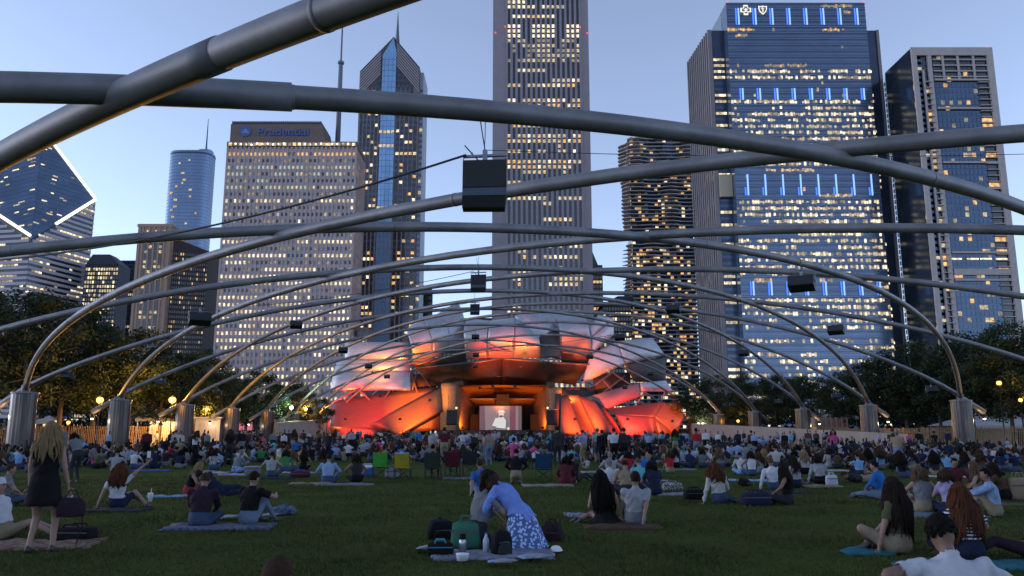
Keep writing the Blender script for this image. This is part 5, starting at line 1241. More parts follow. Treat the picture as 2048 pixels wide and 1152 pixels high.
    if skirt == 'dress':
        c0 = waist; c1 = P - V3((0, 0, .31)); pr = [(c0, .135, .105), (P, .19, .15), (P - V3((0, 0, .18)), .215, .165), (c1, .245, .185), (c1 + V3((0, 0, .02)), .10, .08)]
        vs_ = []
        for c, rx, ry in pr: vs_ += [c + V3((rx * math.cos(t) * (1 + .03 * math.sin(5 * t)), ry * math.sin(t), .012 * math.sin(7 * t))) for t in np.linspace(0, 2*PI, 20, endpoint=False)]
        b.add(vs_, [(i*20+k_, i*20+(k_+1) % 20, (i+1)*20+(k_+1) % 20, (i+1)*20+k_) for i in range(4) for k_ in range(20)] + [tuple(range(19, -1, -1)), tuple(range(80, 100))]); segs.append((P - V3((0, 0, .30)), P, .24, .19, 'bottom*'))
    if skirt == 'long':          # draped over kneeling or folded legs down to the grass
        b1 = V3((P.x, P.y - .06, .02)); pr = [(waist, .13, .10), (P, .20, .17), (P.lerp(b1, .55), .24, .24), (b1 + V3((0, 0, .02)), .28, .29), (b1, .2, .2)]
        vs_ = []
        for i, (c, rx, ry) in enumerate(pr): vs_ += [c + V3((rx * math.cos(t) * (1 + .02 * i * math.sin(9 * t)), ry * math.sin(t) * (1 + .02 * i * math.sin(9 * t + 1)), 0)) for t in np.linspace(0, 2*PI, 28, endpoint=False)]
        b.add(vs_, [(i*28+k_, i*28+(k_+1) % 28, (i+1)*28+(k_+1) % 28, (i+1)*28+k_) for i in range(4) for k_ in range(28)] + [tuple(range(27, -1, -1)), tuple(range(112, 140))]); segs.append((P - V3((0, 0, .06)), b1, .19, .28, 'bottom*'))
    # head with jaw, nose and ears
    HM = Matrix((hs, hf, hu)).transposed()
    b.ball(head + hu * .015, (.079, .096, .110), 14, 10, M=HM); b.ball(head - hu * .055 + hf * .018, (.055, .066, .065), 12, 8, M=HM)
    b.tube([head - hu * .01 + hf * .085, head - hu * .035 + hf * .108, head - hu * .045 + hf * .085], [.010, .014, .012], 6)
    for s in (-1, 1): b.ball(head - hu * .01 + hs * (s * .078), (.012, .022, .030), 8, 6, M=HM)
    b.tube([neck - S_ * .06, neck + hu * .03, head - hu * .04], [.058 * k, .05 * k, .048 * k], 10)
    segs.append((head - hu * .04, head + hu * .03, .09, .09, 'skin'))
    # one skin over it all
    me = b.mesh('tmp'); o = bpy.data.objects.new('tmp', me); TMP.collection.objects.link(o)
    m1 = o.modifiers.new('r', 'REMESH'); m1.mode = 'VOXEL'; m1.voxel_size = voxel; m2 = o.modifiers.new('s', 'SMOOTH'); m2.iterations = 3; m2.factor = .5
    with bpy.context.temp_override(scene=TMP, view_layer=TMP.view_layers[0]): dg = bpy.context.evaluated_depsgraph_get()
    dg.update(); out = bpy.data.meshes.new_from_object(o.evaluated_get(dg)); bpy.data.objects.remove(o); bpy.data.meshes.remove(me)
    nv = len(out.vertices); co = np.empty(nv * 3); out.vertices.foreach_get('co', co); co = co.reshape(-1, 3)
    no = np.empty(nv * 3); out.vertices.foreach_get('normal', no); no = no.reshape(-1, 3)
    faces = [tuple(p.vertices) for p in out.polygons]; bpy.data.meshes.remove(out)
    fc = np.array([co[list(f_)].mean(0) for f_ in faces])
    best = np.full(len(fc), 1e9); lab = np.zeros(len(fc), int); names = ['skin', 'top', 'bottom', 'shoe']
    if q.get('jacket'): segs.append((P - S_ * .05, P + S_ * .2, .17, .15, 'top'))
    for a, c, r0, r1, l in segs:
        a_, c_ = np.array(a), np.array(c); d = c_ - a_; t = np.clip(((fc - a_) @ d) / max(d @ d, 1e-9), 0, 1)
        dist = np.linalg.norm(fc - a_ - t[:, None] * d, axis=1) - (r0 + (r1 - r0) * t)
        dist = np.abs(dist) if l.endswith('*') else dist; l = l.rstrip('*'); w_ = dist < best; best[w_] = dist[w_]; lab[w_] = names.index(l)
    return dict(co=co, no=no, faces=faces, lab=lab, head=head, hu=hu, hf=hf, hs=hs, P=P, S=S_, Y=Yf, wr=wr, chest=chest, neck=neck)
def fingers(g, b, mi):
    for w, d, s in g['wr']:
        side = d.cross(g['Y']); side = side.normalized() if side.length > .1 else g['hs']
        nrm = d.cross(side).normalized()
        for k, (o_, L_) in enumerate(((-.027, .062), (-.009, .074), (.009, .070), (.026, .056))):
            a = w + d * .085 + side * o_; b.tube([a, a + d * L_ * .5 + nrm * .006, a + d * L_ * .8 + nrm * .022, a + d * L_ * .95 + nrm * .036], [.0088, .0085, .0075, .005], 6, mi)
        a = w + d * .035 + side * (.030 * s); b.tube([a, a + d * .03 + side * (.028 * s), a + d * .062 + side * (.034 * s) + nrm * .012], [.011, .010, .006], 6, mi)
def hair_mesh(g, style, r=None):
    r = r or random.Random(3); b = MB(); h, hu, hf, hs = g['head'], g['hu'], g['hf'], g['hs']
    HM = Matrix((hs, hf, hu)).transposed(); nu, nvv = 22, 14; c = h + hu * .02; vs_ = []; keep = []
    fat = {'short': 1.0, 'bob': 1.06, 'long': 1.05, 'curly': 1.22, 'bun': 1.0, 'cap': 1.0, 'verylong': 1.08, 'afro': 1.04}[style]
    for j in range(nvv + 1):
        ph = -PI / 2 + PI * j / nvv
        for i in range(nu):
            t = 2 * PI * i / nu; d = V3((math.cos(ph) * math.cos(t), math.cos(ph) * math.sin(t), math.sin(ph)))
            jit = 1 + r.uniform(-.035, .035) * (2.2 if style in ('curly', 'afro') else 1)
            vs_.append(c + HM @ V3((d.x * .091 * fat * jit, d.y * .109 * fat * jit - .006, d.z * .117 * fat * jit)))
            low = -.40 if style == 'afro' else -.55 if style in ('short', 'cap', 'bun') else -.75
            front = d.y > (.50 if d.z < .42 else 2); side_ = abs(d.x) > .8 and d.y > -.05 and d.z < -.02 and style in ('short', 'cap', 'bun')
            keep.append(not (d.z < low or front or side_))
    for j in range(nvv):
        for i in range(nu):
            q = (j*nu+i, j*nu+(i+1) % nu, (j+1)*nu+(i+1) % nu, (j+1)*nu+i)
            if all(keep[z] for z in q): b.f.append(q); b.m.append(0)
    b.v = [tuple(v) for v in vs_]
    if style in ('long', 'verylong', 'bob', 'curly'):
        L_ = {'long': .42, 'verylong': .62, 'bob': .20, 'curly': .34}[style]; n = {'long': 64, 'verylong': 110, 'bob': 46, 'curly': 84}[style]
        back = -g['Y']; down = V3((0, 0, -1)); S_ = g['S']
        for k in range(n):
            a = r.uniform(-1.0, 1.0) * 2.05; st = c + HM @ V3((math.sin(a) * .088 * fat, -math.cos(a) * .098 * fat, r.uniform(-.03, .05)))
            outv = (HM @ V3((math.sin(a), -math.cos(a), 0)))
            ln = L_ * r.uniform(.75, 1.08); pts = [st]; 
            # hang straight down but rest on the back
            p = st.copy()
            for m in range(1, 6):
                t = m / 5; p = st + down * (ln * t) + outv * (.018 + .03 * math.sin(t * 3)) + V3((r.uniform(-1, 1), r.uniform(-1, 1), 0)) * (.020 if style == 'curly' else .008) * m * .6
                rel = p - g['P']; hgt = rel.dot(S_); ctr = g['P'] + S_ * hgt; off = p - ctr; off -= S_ * off.dot(S_)
                if hgt < .52:
                    rx, ry = .165, .118; e = math.hypot(off.dot(V3((1, 0, 0))) / (rx + .035), off.dot(g['Y']) / (ry + .035))
                    if e < 1: p = ctr + S_ * 0 + off * (1 / max(e, .15)) if off.length > 1e-3 else ctr - g['Y'] * .15
                pts.append(p)
            w = r.uniform(.014, .024) * (1.5 if style == 'curly' else 1); b.tube(pts, [w * .8, w, w * 1.05, w, w * .75, w * .25], 5)
    if style == 'afro':
        for k in range(260):
            d = V3((r.gauss(0, 1), r.gauss(0, 1), r.gauss(0, 1))).normalized()
            if d.z < -.35 or (d.y > .45 and d.z < .45): continue
            b.ball(c + HM @ V3((d.x * .086, d.y * .100 - .006, d.z * .108)), r.uniform(.010, .020), 6, 4)
    if style == 'bun': b.ball(c - hf * .10 + hu * .05, (.045, .045, .045), 10, 7)
    return b
def attach(root, g, top, bottom, skin, hair, hcol, shells=True, hands=True, shoe=None, cap=None, tag_parts=True):
    sm = SKIN[skin]; tm, bm_ = cloth_mat(top), cloth_mat(bottom); sh = shoe or M_shoe
    b = MB(); b.v = [tuple(v) for v in g['co']]; b.f = list(g['faces']); b.m = [int(x) for x in g['lab']]
    if hands: fingers(g, b, 0)
    h, hu, hf, hs = g['head'], g['hu'], g['hf'], g['hs']
    for s in (-1, 1): b.ball(h + hu * .002 + hf * .086 + hs * (s * .031), (.011, .007, .007), 7, 5, 4, Matrix((hs, hf, hu)).transposed())
    b.ball(h - hu * .072 + hf * .083, (.020, .007, .006), 7, 5, 5, Matrix((hs, hf, hu)).transposed())
    me = b.mesh('body', [sm, tm, bm_, sh, M_eye, M_lip], True); body = link('body', me, root)
    if shells:
        for li, nm, m_, off in ((1, 'shirt', tm, .008), (2, 'trousers', bm_, .006)):
            fi = [f for f, l in zip(g['faces'], g['lab']) if l == li]
            if not fi: continue
            used = sorted(set(v for f in fi for v in f)); mp = {v: i for i, v in enumerate(used)}
            co = g['co'][used] + g['no'][used] * off
            if li == 1:     # loose folds in the cloth
                x_, y_, z_ = co[:, 0], co[:, 1], co[:, 2]; ph = z_ * 34 + 3.2 * np.sin(x_ * 15 + y_ * 11) + 1.5 * np.sin(x_ * 31); w2 = np.maximum(0, np.sin(x_ * 23 - z_ * 29 + 2 * np.sin(z_ * 13)))
                co = co + g['no'][used] * (.004 + .008 * np.sin(ph) * (.4 + .6 * np.sin(x_ * 7 + z_ * 5) ** 2) + .008 * w2 ** 3)[:, None]
            sb = MB(); sb.v = [tuple(v) for v in co]; sb.f = [tuple(mp[v] for v in f) for f in fi]; sb.m = [0] * len(fi)
            sb.obj(nm, m_, body, True)
    if hair: hair_mesh(g, hair, random.Random(hash(hcol) % 97 + len(hair))).obj('hair', HAIR[hcol], body, True)
    if cap:
        HM = Matrix((hs, hf, hu)).transposed(); c = h + hu * .03; cb = MB()
        pr = [(.096, .0), (.098, .03), (.088, .075), (.06, .105), (.0, .118)]; n = 16
        vs_ = [c + HM @ V3((r_ * .93 * math.cos(2*PI*k/n), r_ * 1.1 * math.sin(2*PI*k/n), z)) for r_, z in pr for k in range(n)]
        cb.add(vs_, [(i*n+k, i*n+(k+1) % n, (i+1)*n+(k+1) % n, (i+1)*n+k) for i in range(len(pr)-1) for k in range(n)])
        cb.add([c + HM @ V3(v) for v in ((-.07, .08, .004), (.07, .08, .004), (.06, .17, -.012), (0, .19, -.014), (-.06, .17, -.012))], [(0, 1, 2, 3, 4)])
        cb.obj('cap', cloth_mat(cap), body, True)
    return body
_gc = {}
def geo(*a, **k):
    key = repr((a, sorted(k.items(), key=str)))
    if key not in _gc: _gc[key] = person_geo(*a, **k)
    return _gc[key]
def hero(px, gy, pose, face, top, bottom, hair, hcol, label, sex='m', sleeve='short', legs='long', skin='fair', skirt=None, scale=1., Y=None, over=None, cap=None, group=None, voxel=.02, shells=True, z=0., bulk=1.08, dx=0):
    if Y is None: p = gnd(px, gy)
    else: p = at(px, 865, Y); p.z = 0
    vx = voxel if p.y < 22 else (.026 if p.y < 34 else .034)
    g = geo(pose, sex, sleeve, legs, skirt, vx, True, over, bulk)
    t = thing('person', label, 'person', (p.x + dx, p.y, z), math.radians(face), group); t.scale = (scale,) * 3
    attach(t, g, top, bottom, skin, hair, hcol, shells, p.y < 24, cap=cap)
    return t
# ------------------------------------------------------------------ people one can single out
FG = 'people seated on the near lawn'
hero(75, 1108, 'stand', 6, 'black', 'black', 'long', 'blond', 'blonde woman in short black dress standing with her back turned at the left', 'f', 'none', 'bare', skirt='dress', over=dict(h=((-.24, .10, .80), (.30, .12, .72)), a=((-.13, .0, .07), (.15, .06, .07))))
hero(6, 1078, 'back', -82, 'white', 'khaki', 'short', 'brown', 'man in white cap and white shirt at the lower left edge', legs='short', cap='white', scale=1.0)
hero(4, 1012, 'cross', -50, 'grey', 'denim', 'short', 'brown', 'brown haired person at the left edge behind the man in white cap')
hero(150, 966, 'reach', 58, 'grey', 'charcoal', 'bob', 'dark', 'woman in grey cardigan bending over a blue cloth at the left', 'f', 'long', skin='fair', scale=.97)
hero(232, 1018, 'raise', -6, 'white', 'navy', 'curly', 'auburn', 'red haired woman in white shirt leaning back with one arm raised', 'f', 'short', 'short')
hero(376, 990, 'slump', -78, 'black', 'red', 'long', 'blond', 'blonde woman in black top and red skirt seated in profile', 'f', 'none', scale=.95)
hero(398, 1054, 'slump', 4, 'plum', 'denim', 'short', 'brown', 'man in dark plum shirt seated with his back turned at the left', 'm', 'long', over=dict(s=(.02, .14, 1)))
hero(495, 1050, 'knees', -24, 'black', 'jeans', 'short', 'dark', 'man in black shirt with light jeans and drawn up knees', 'm', 'short', over=dict(h=((-.10, .30, .30), (.22, .46, .48))))
hero(440, 992, 'elbow', 10, 'navy', 'navy', 'short', 'dark', 'person in navy lying on one elbow behind the man in plum', 'm', 'long')
hero(655, 967, 'cross', 2, 'lightblue', 'denim', 'short', 'dark', 'man in light blue shirt seated alone left of the green camp chair', 'm', 'long')
hero(713, 965, 'cross', 20, 'charcoal', 'black', 'bob', 'dark', 'woman in dark sleeveless top beside the man in light blue', 'f', 'none', skin='tan')
hero(965, 989, 'lean', 22, 'blue', 'jeans', 'short', 'brown', 'man in blue t-shirt seated behind the pair at the picnic', 'm', 'short')
hero(952, 1096, 'kneel', -58, 'grey', 'charcoal', 'bob', 'brown', 'woman in grey t-shirt leaning her head against the woman in blue jacket', 'f', 'short', over=dict(s=(.10, .22, 1), h=((-.02, .46, .34), (.22, .44, .38)), hd=(26, -6), p=(0, 0, .26)))
hero(1044, 1098, 'kneelbend', 66, 'jacket', 'cloth_pat_floral', 'bob', 'dark', 'woman in bright blue jacket and flowered skirt bending over a bag', 'f', 'long', skirt='long', over=dict(jacket=1, p=(0, 0, .42), s=(0, .66, .74), h=((-.10, .52, .34), (.12, .56, .36)), hd=(30, 0), a=((-.12, -.22, .06), (.12, -.20, .06))), scale=1.06)
hero(1212, 1047, 'side', 4, 'black', 'black', 'verylong', 'black', 'woman in black strappy dress with long dark hair, left of the seated couple', 'f', 'none', 'bare', skirt='long', over=dict(a=((-.46, .10, .06), (-.52, .28, .06)), kp=(-.3, 1, .1), h=((-.20, .30, .24), (.30, -.05, .06))))
hero(1272, 1050, 'back', 4, 'lightgrey', 'grey', 'short', 'dark', 'man in light grey t-shirt leaning on one arm, right of the seated couple', 'm', 'short', over=dict(s=(0, -.08, 1), h=((-.10, .36, .26), (.06, -.26, .03)), a=((-.13, .55, .07), (.18, .5, .07))))
hero(1220, 987, 'cross', 0, 'white', 'navy', 'short', 'grey', 'man in white t-shirt with grey hair behind the seated couple', 'm')
hero(1254, 990, 'slump', 4, 'tan', 'charcoal', 'short', 'dark', 'man in dull tan shirt between the white and teal shirts', 'm')
hero(1282, 976, 'slump', 8, 'aqua', 'navy', 'short', 'lightbrown', 'person in bright teal t-shirt in the middle group', 'm', scale=.96)
hero(1311, 991, 'slump', 16, 'navy', 'navy', 'bob', 'dark', 'woman in navy blouse at the right of the middle group', 'f', 'short')
hero(1256, 950, 'cross', -10, 'red', 'denim', 'bob', 'dark', 'woman in red top behind the middle group', 'f', skin='tan')
hero(1288, 955, 'cross', 0, 'royal', 'denim', 'short', 'black', 'man in dark blue shirt behind the teal shirt', 'm', skin='tan')
hero(1222, 957, 'cross', 4, 'lightgrey', 'denim', 'short', 'grey', 'older man in pale grey shirt behind the white t-shirt', 'm')
hero(1440, 1008, 'side', 6, 'offwhite', 'denim', 'curly', 'auburn', 'woman in cream sweater and jeans with curly auburn hair seated alone', 'f', 'long', over=dict(a=((.40, .05, .06), (.52, .22, .06))))
hero(1551, 980, 'lean', -20, 'white', 'denim', 'short', 'lightbrown', 'man in white shirt beside the woman in black tank top', 'm', 'long')
hero(1578, 1010, 'cross', 68, 'black', 'charcoal', 'long', 'dark', 'woman in black tank top in profile at the right middle', 'f', 'none', skin='tan')
hero(1594, 976, 'cross', 30, 'lightgrey', 'navy', 'long', 'dark', 'dark haired woman in pale top behind the black tank top', 'f', 'short')
hero(1642, 968, 'side', -12, 'lightgrey', 'black', 'bob', 'dark', 'woman in pale grey cardigan beside a white bag', 'f', 'long', over=dict(a=((-.42, .05, .06), (-.50, .2, .06)), kp=(-.3, 1, .1)))
hero(1612, 948, 'cross', -6, 'offwhite', 'black', 'long', 'blond', 'long haired blonde behind the grey cardigan', 'f', 'short')
hero(1766, 998, 'cross', 48, 'royal', 'jeans', 'short', 'black', 'man in vivid blue shirt turned to the left', 'm', 'long', over=dict(s=(0, .18, 1), a=((.0, .74, .07), (-.14, .62, .07))))
hero(1725, 966, 'lie', 16, 'charcoal', 'khaki', 'short', 'brown', 'person lying on the grass with khaki trousers behind the blue shirt', 'm')
hero(1850, 1026, 'cross', -4, 'grey', 'khaki', 'bob', 'lightbrown', 'woman in grey sleeveless top with light brown bob at the right', 'f', 'none')
hero(1905, 1030, 'slump', -6, 'lavender', 'navy', 'bob', 'brown', 'woman in dusty blue short sleeved top beside the grey sleeveless one', 'f', 'short', over=dict(s=(.02, .16, 1)))
hero(1992, 1034, 'knees', 66, 'lightblue', 'khaki', 'short', 'black', 'man in light blue shirt seated in profile at the right edge', 'm', 'long', skin='tan')
hero(1912, 985, 'cross', 172, 'maroon', 'charcoal', 'short', 'black', 'young man in maroon facing the camera at the right', 'm', 'long', skin='tan')
hero(1962, 1002, 'cross', 60, 'tan', 'charcoal', 'long', 'lightbrown', 'woman in tan top with long light brown hair at the right', 'f', 'none')
hero(2014, 1000, 'slump', 40, 'brown', 'black', 'long', 'dark', 'woman with long dark hair and brown top at the right edge', 'f', 'short')
hero(1800, 1108, 'cross', 34, 'olive', 'khaki', 'verylong', 'dark', 'woman with very long dark brown hair in the right foreground', 'f', 'short', 'short', over=dict(s=(.08, .02, 1), a=((-.02, .34, .07), (-.12, .40, .07)), kp=(-1, .5, .75), h=((-.30, .10, .05), (.18, .32, .25))), scale=1.08)
hero(1942, 1122, 'cross', 4, 'cloth_pat_stripe', 'navy', 'verylong', 'auburn', 'woman in navy and white striped shirt with long auburn hair', 'f', 'short', scale=1.04)
hero(1888, 0, 'cross', -2, 'white', 'denim', 'afro', 'black', 'man in white t-shirt with dark curly hair at the bottom right', 'm', 'short', skin='tan', Y=6.0, scale=1.1, bulk=1.25, over=dict(s=(0, .16, 1), hd=(14, 4), h=((-.42, .02, .30), (.34, .20, .25))))
hero(2072, 1122, 'lie', -8, 'plum', 'plum', 'short', 'brown', 'person in dark purple lying at the right edge beside the striped shirt', 'f', 'long', over=dict(s=(1, 0, .2), a=((-.84, .08, .07), (-.84, -.10, .07))), scale=1.0)
hero(560, 0, 'cross', 0, 'charcoal', 'denim', 'short', 'brown', 'top of a brown haired head at the bottom edge, left of centre', 'm', Y=4.75, scale=.97)
hero(850, 0, 'slump', 0, 'grey', 'denim', 'short', 'lightbrown', 'top of a light brown head at the bottom edge near the centre', 'm', Y=4.1, scale=.93)
# standing and middle distance
SG = 'people standing in the middle of the crowd'
hero(1116, 936, 'stand', 8, 'charcoal', 'charcoal', 'short', 'black', 'tall man in dark clothes standing in front of the right ribbons', 'm', 'long', scale=1.08, group=SG)
hero(1168, 931, 'phone', 40, 'lavender', 'khaki', 'short', 'dark', 'man in lavender shirt and khaki trousers standing with a phone', 'm', 'long', group=SG)
hero(1196, 927, 'stand', 10, 'lightgrey', 'denim', 'short', 'brown', 'man in pale raglan shirt, cap and denim shorts standing', 'm', 'short', 'short', cap='lightgrey', scale=1.05, group=SG)
hero(1229, 934, 'stand', -4, 'white', 'black', 'short', 'dark', 'man in plain white t-shirt and black shorts standing', 'm', 'short', 'short', scale=1.04, group=SG)
hero(1250, 934, 'stand', 14, 'charcoal', 'black', 'short', 'black', 'man in dark grey jacket standing right of the white t-shirt', 'm', 'long', scale=1.05, group=SG)
hero(1028, 936, 'chair', -10, 'pink', 'pink', 'short', 'dark', 'person in pink top seated left of the blue camp chair', 'f', 'long', skin='tan', z=.12)
hero(1059, 938, 'bend', -60, 'pink', 'charcoal', 'bob', 'dark', 'person in pink top stooping beside the blue camp chair', 'f', 'short', skin='tan', scale=.78)
hero(1032, 968, 'kneel', -4, 'black', 'khaki', 'short', 'black', 'man in black top and khaki trousers kneeling with his back turned', 'm', 'long')
hero(1131, 970, 'slump', -8, 'maroon', 'maroon', 'bob', 'black', 'person in dark maroon hoodie seated right of the blue camp chair', 'f', 'long')
hero(888, 932, 'stand', 12, 'maroon', 'khaki', 'short', 'dark', 'man in maroon polo and khaki trousers standing by the camp chairs', 'm', 'short', scale=1.06, group=SG)
hero(864, 928, 'stand', -30, 'lightgrey', 'khaki', 'short', 'dark', 'man in pale grey shirt standing left of the maroon polo', 'm', 'short', group=SG)
hero(925, 918, 'hips', 170, 'white', 'cloth_pat_blossom', 'bob', 'brown', 'woman in white blouse and patterned skirt facing the camera', 'f', 'short', skirt='dress', group=SG)
hero(990, 914, 'phone', 176, 'cloth_pat_plaid', 'denim', 'short', 'brown', 'man in checked shirt standing before the video screen', 'm', 'short', scale=1.05, group=SG)
hero(960, 908, 'stand', 168, 'tan', 'charcoal', 'short', 'dark', 'man in tan shirt facing the camera left of the checked shirt', 'm', 'short', group=SG)
hero(978, 934, 'stand', 20, 'khaki', 'jeans', 'short', 'brown', 'man in brown vest and jeans with a rucksack standing', 'm', 'none', scale=.98, group=SG)
hero(926, 914, 'bend', -90, 'royal', 'black', 'short', 'dark', 'person in blue bending right by the woman in white blouse', 'm', 'short', group=SG)
hero(762, 912, 'bend', 100, 'black', 'white', 'short', 'black', 'person in black with white apron bending above the green camp chair', 'm', 'none', skin='tan', group=SG)
hero(1670, 930, 'hips', 176, 'pink', 'denim', 'bob', 'brown', 'woman in pink t-shirt and jeans standing with hands on hips', 'f', 'short', group=SG)
hero(1530, 912, 'bend', -70, 'lavender', 'jeans', 'short', 'brown', 'person in lilac shirt bending over in front of the bowl wall', 'm', 'short', group=SG)
hero(1505, 912, 'stand', 0, 'brown', 'black', 'short', 'black', 'person in brown standing left of the bending lilac shirt', 'm', 'long', group=SG)
hero(1395, 900, 'stand', 12, 'white', 'black', 'short', 'black', 'man in white t-shirt and black trousers standing at the end of the bowl wall', 'm', group=SG)
hero(1373, 900, 'stand', -20, 'lightblue', 'denim', 'short', 'black', 'man in light blue standing left of that white t-shirt', 'm', 'long', group=SG)
hero(1352, 902, 'stand', 10, 'black', 'black', 'short', 'black', 'man in black standing before the right wing tip', 'm', 'long', group=SG)
hero(1205, 928, 'stand', 0, 'black', 'black', 'short', 'black', 'man in black standing behind the raglan shirt', 'm', 'long', group=SG)
hero(1310, 898, 'stand', 4, 'lightgrey', 'denim', 'short', 'dark', 'person in light grey standing before the right red wing', 'm', group=SG)
hero(1290, 898, 'stand', 30, 'sky', 'navy', 'short', 'dark', 'person in sky blue standing before the right red wing', 'm', group=SG)
hero(1326, 900, 'stand', -20, 'yellow', 'charcoal', 'bob', 'brown', 'person in yellow standing before the right wing', 'f', group=SG)
hero(343, 902, 'phone', -60, 'khaki', 'khaki', 'bob', 'dark', 'woman in khaki dress standing at the third left column', 'f', 'short', group=SG)
hero(312, 898, 'phone', 60, 'lightblue', 'khaki', 'short', 'dark', 'man in light blue shirt standing near the peaked tent', 'm', 'long', group=SG)
hero(240, 892, 'stand', 170, 'white', 'charcoal', 'short', 'dark', 'man in white and dark at the second left column', 'm', group=SG)
hero(605, 897, 'stand', 0, 'charcoal', 'black', 'short', 'dark', 'man in charcoal standing left of the metal wing', 'm', 'long', scale=1.06, group=SG)
hero(634, 896, 'stand', -30, 'olive', 'charcoal', 'bob', 'dark', 'person in olive standing left of the metal wing', 'f', group=SG)
hero(700, 892, 'stand', 0, 'navy', 'navy', 'short', 'dark', 'man in navy standing before the left red wall', 'm', 'long', scale=1.05, group=SG)
hero(716, 892, 'stand', -20, 'royal', 'charcoal', 'short', 'dark', 'man in blue standing before the left red wall', 'm', group=SG)
hero(164, 893, 'stand', 150, 'red', 'red', 'short', 'brown', 'person in red standing by the left fence', 'm', 'long', group=SG)
hero(112, 893, 'stand', 160, 'offwhite', 'khaki', 'short', 'brown', 'person in cream standing by the left fence', 'm', group=SG)
hero(128, 893, 'stand', 10, 'black', 'black', 'short', 'black', 'person in black standing by the left fence', 'm', 'long', group=SG)
hero(22, 893, 'hips', 20, 'charcoal', 'charcoal', 'short', 'black', 'person in charcoal standing left of the nearest left column', 'm', 'long', group=SG)
hero(1842, 895, 'stand', 10, 'royal', 'maroon', 'short', 'dark', 'man in blue standing by the right fence', 'm', group=SG)
hero(1862, 897, 'stand', 0, 'maroon', 'black', 'long', 'dark', 'woman in maroon standing by the right fence', 'f', 'long', group=SG)
hero(1952, 893, 'stand', 80, 'charcoal', 'denim', 'short', 'black', 'man in dark grey standing right of the nearest right column', 'm', 'long', group=SG)
hero(1746, 893, 'stand', 0, 'lightblue', 'denim', 'short', 'dark', 'man in light blue standing at the second right column', 'm', 'long', group=SG)
hero(1772, 897, 'stand', 40, 'grey', 'charcoal', 'short', 'dark', 'man in grey standing right of the second right column', 'm', group=SG)
hero(1800, 898, 'stand', -30, 'navy', 'navy', 'short', 'black', 'man in navy standing between the two nearest right columns', 'm', 'long', group=SG)
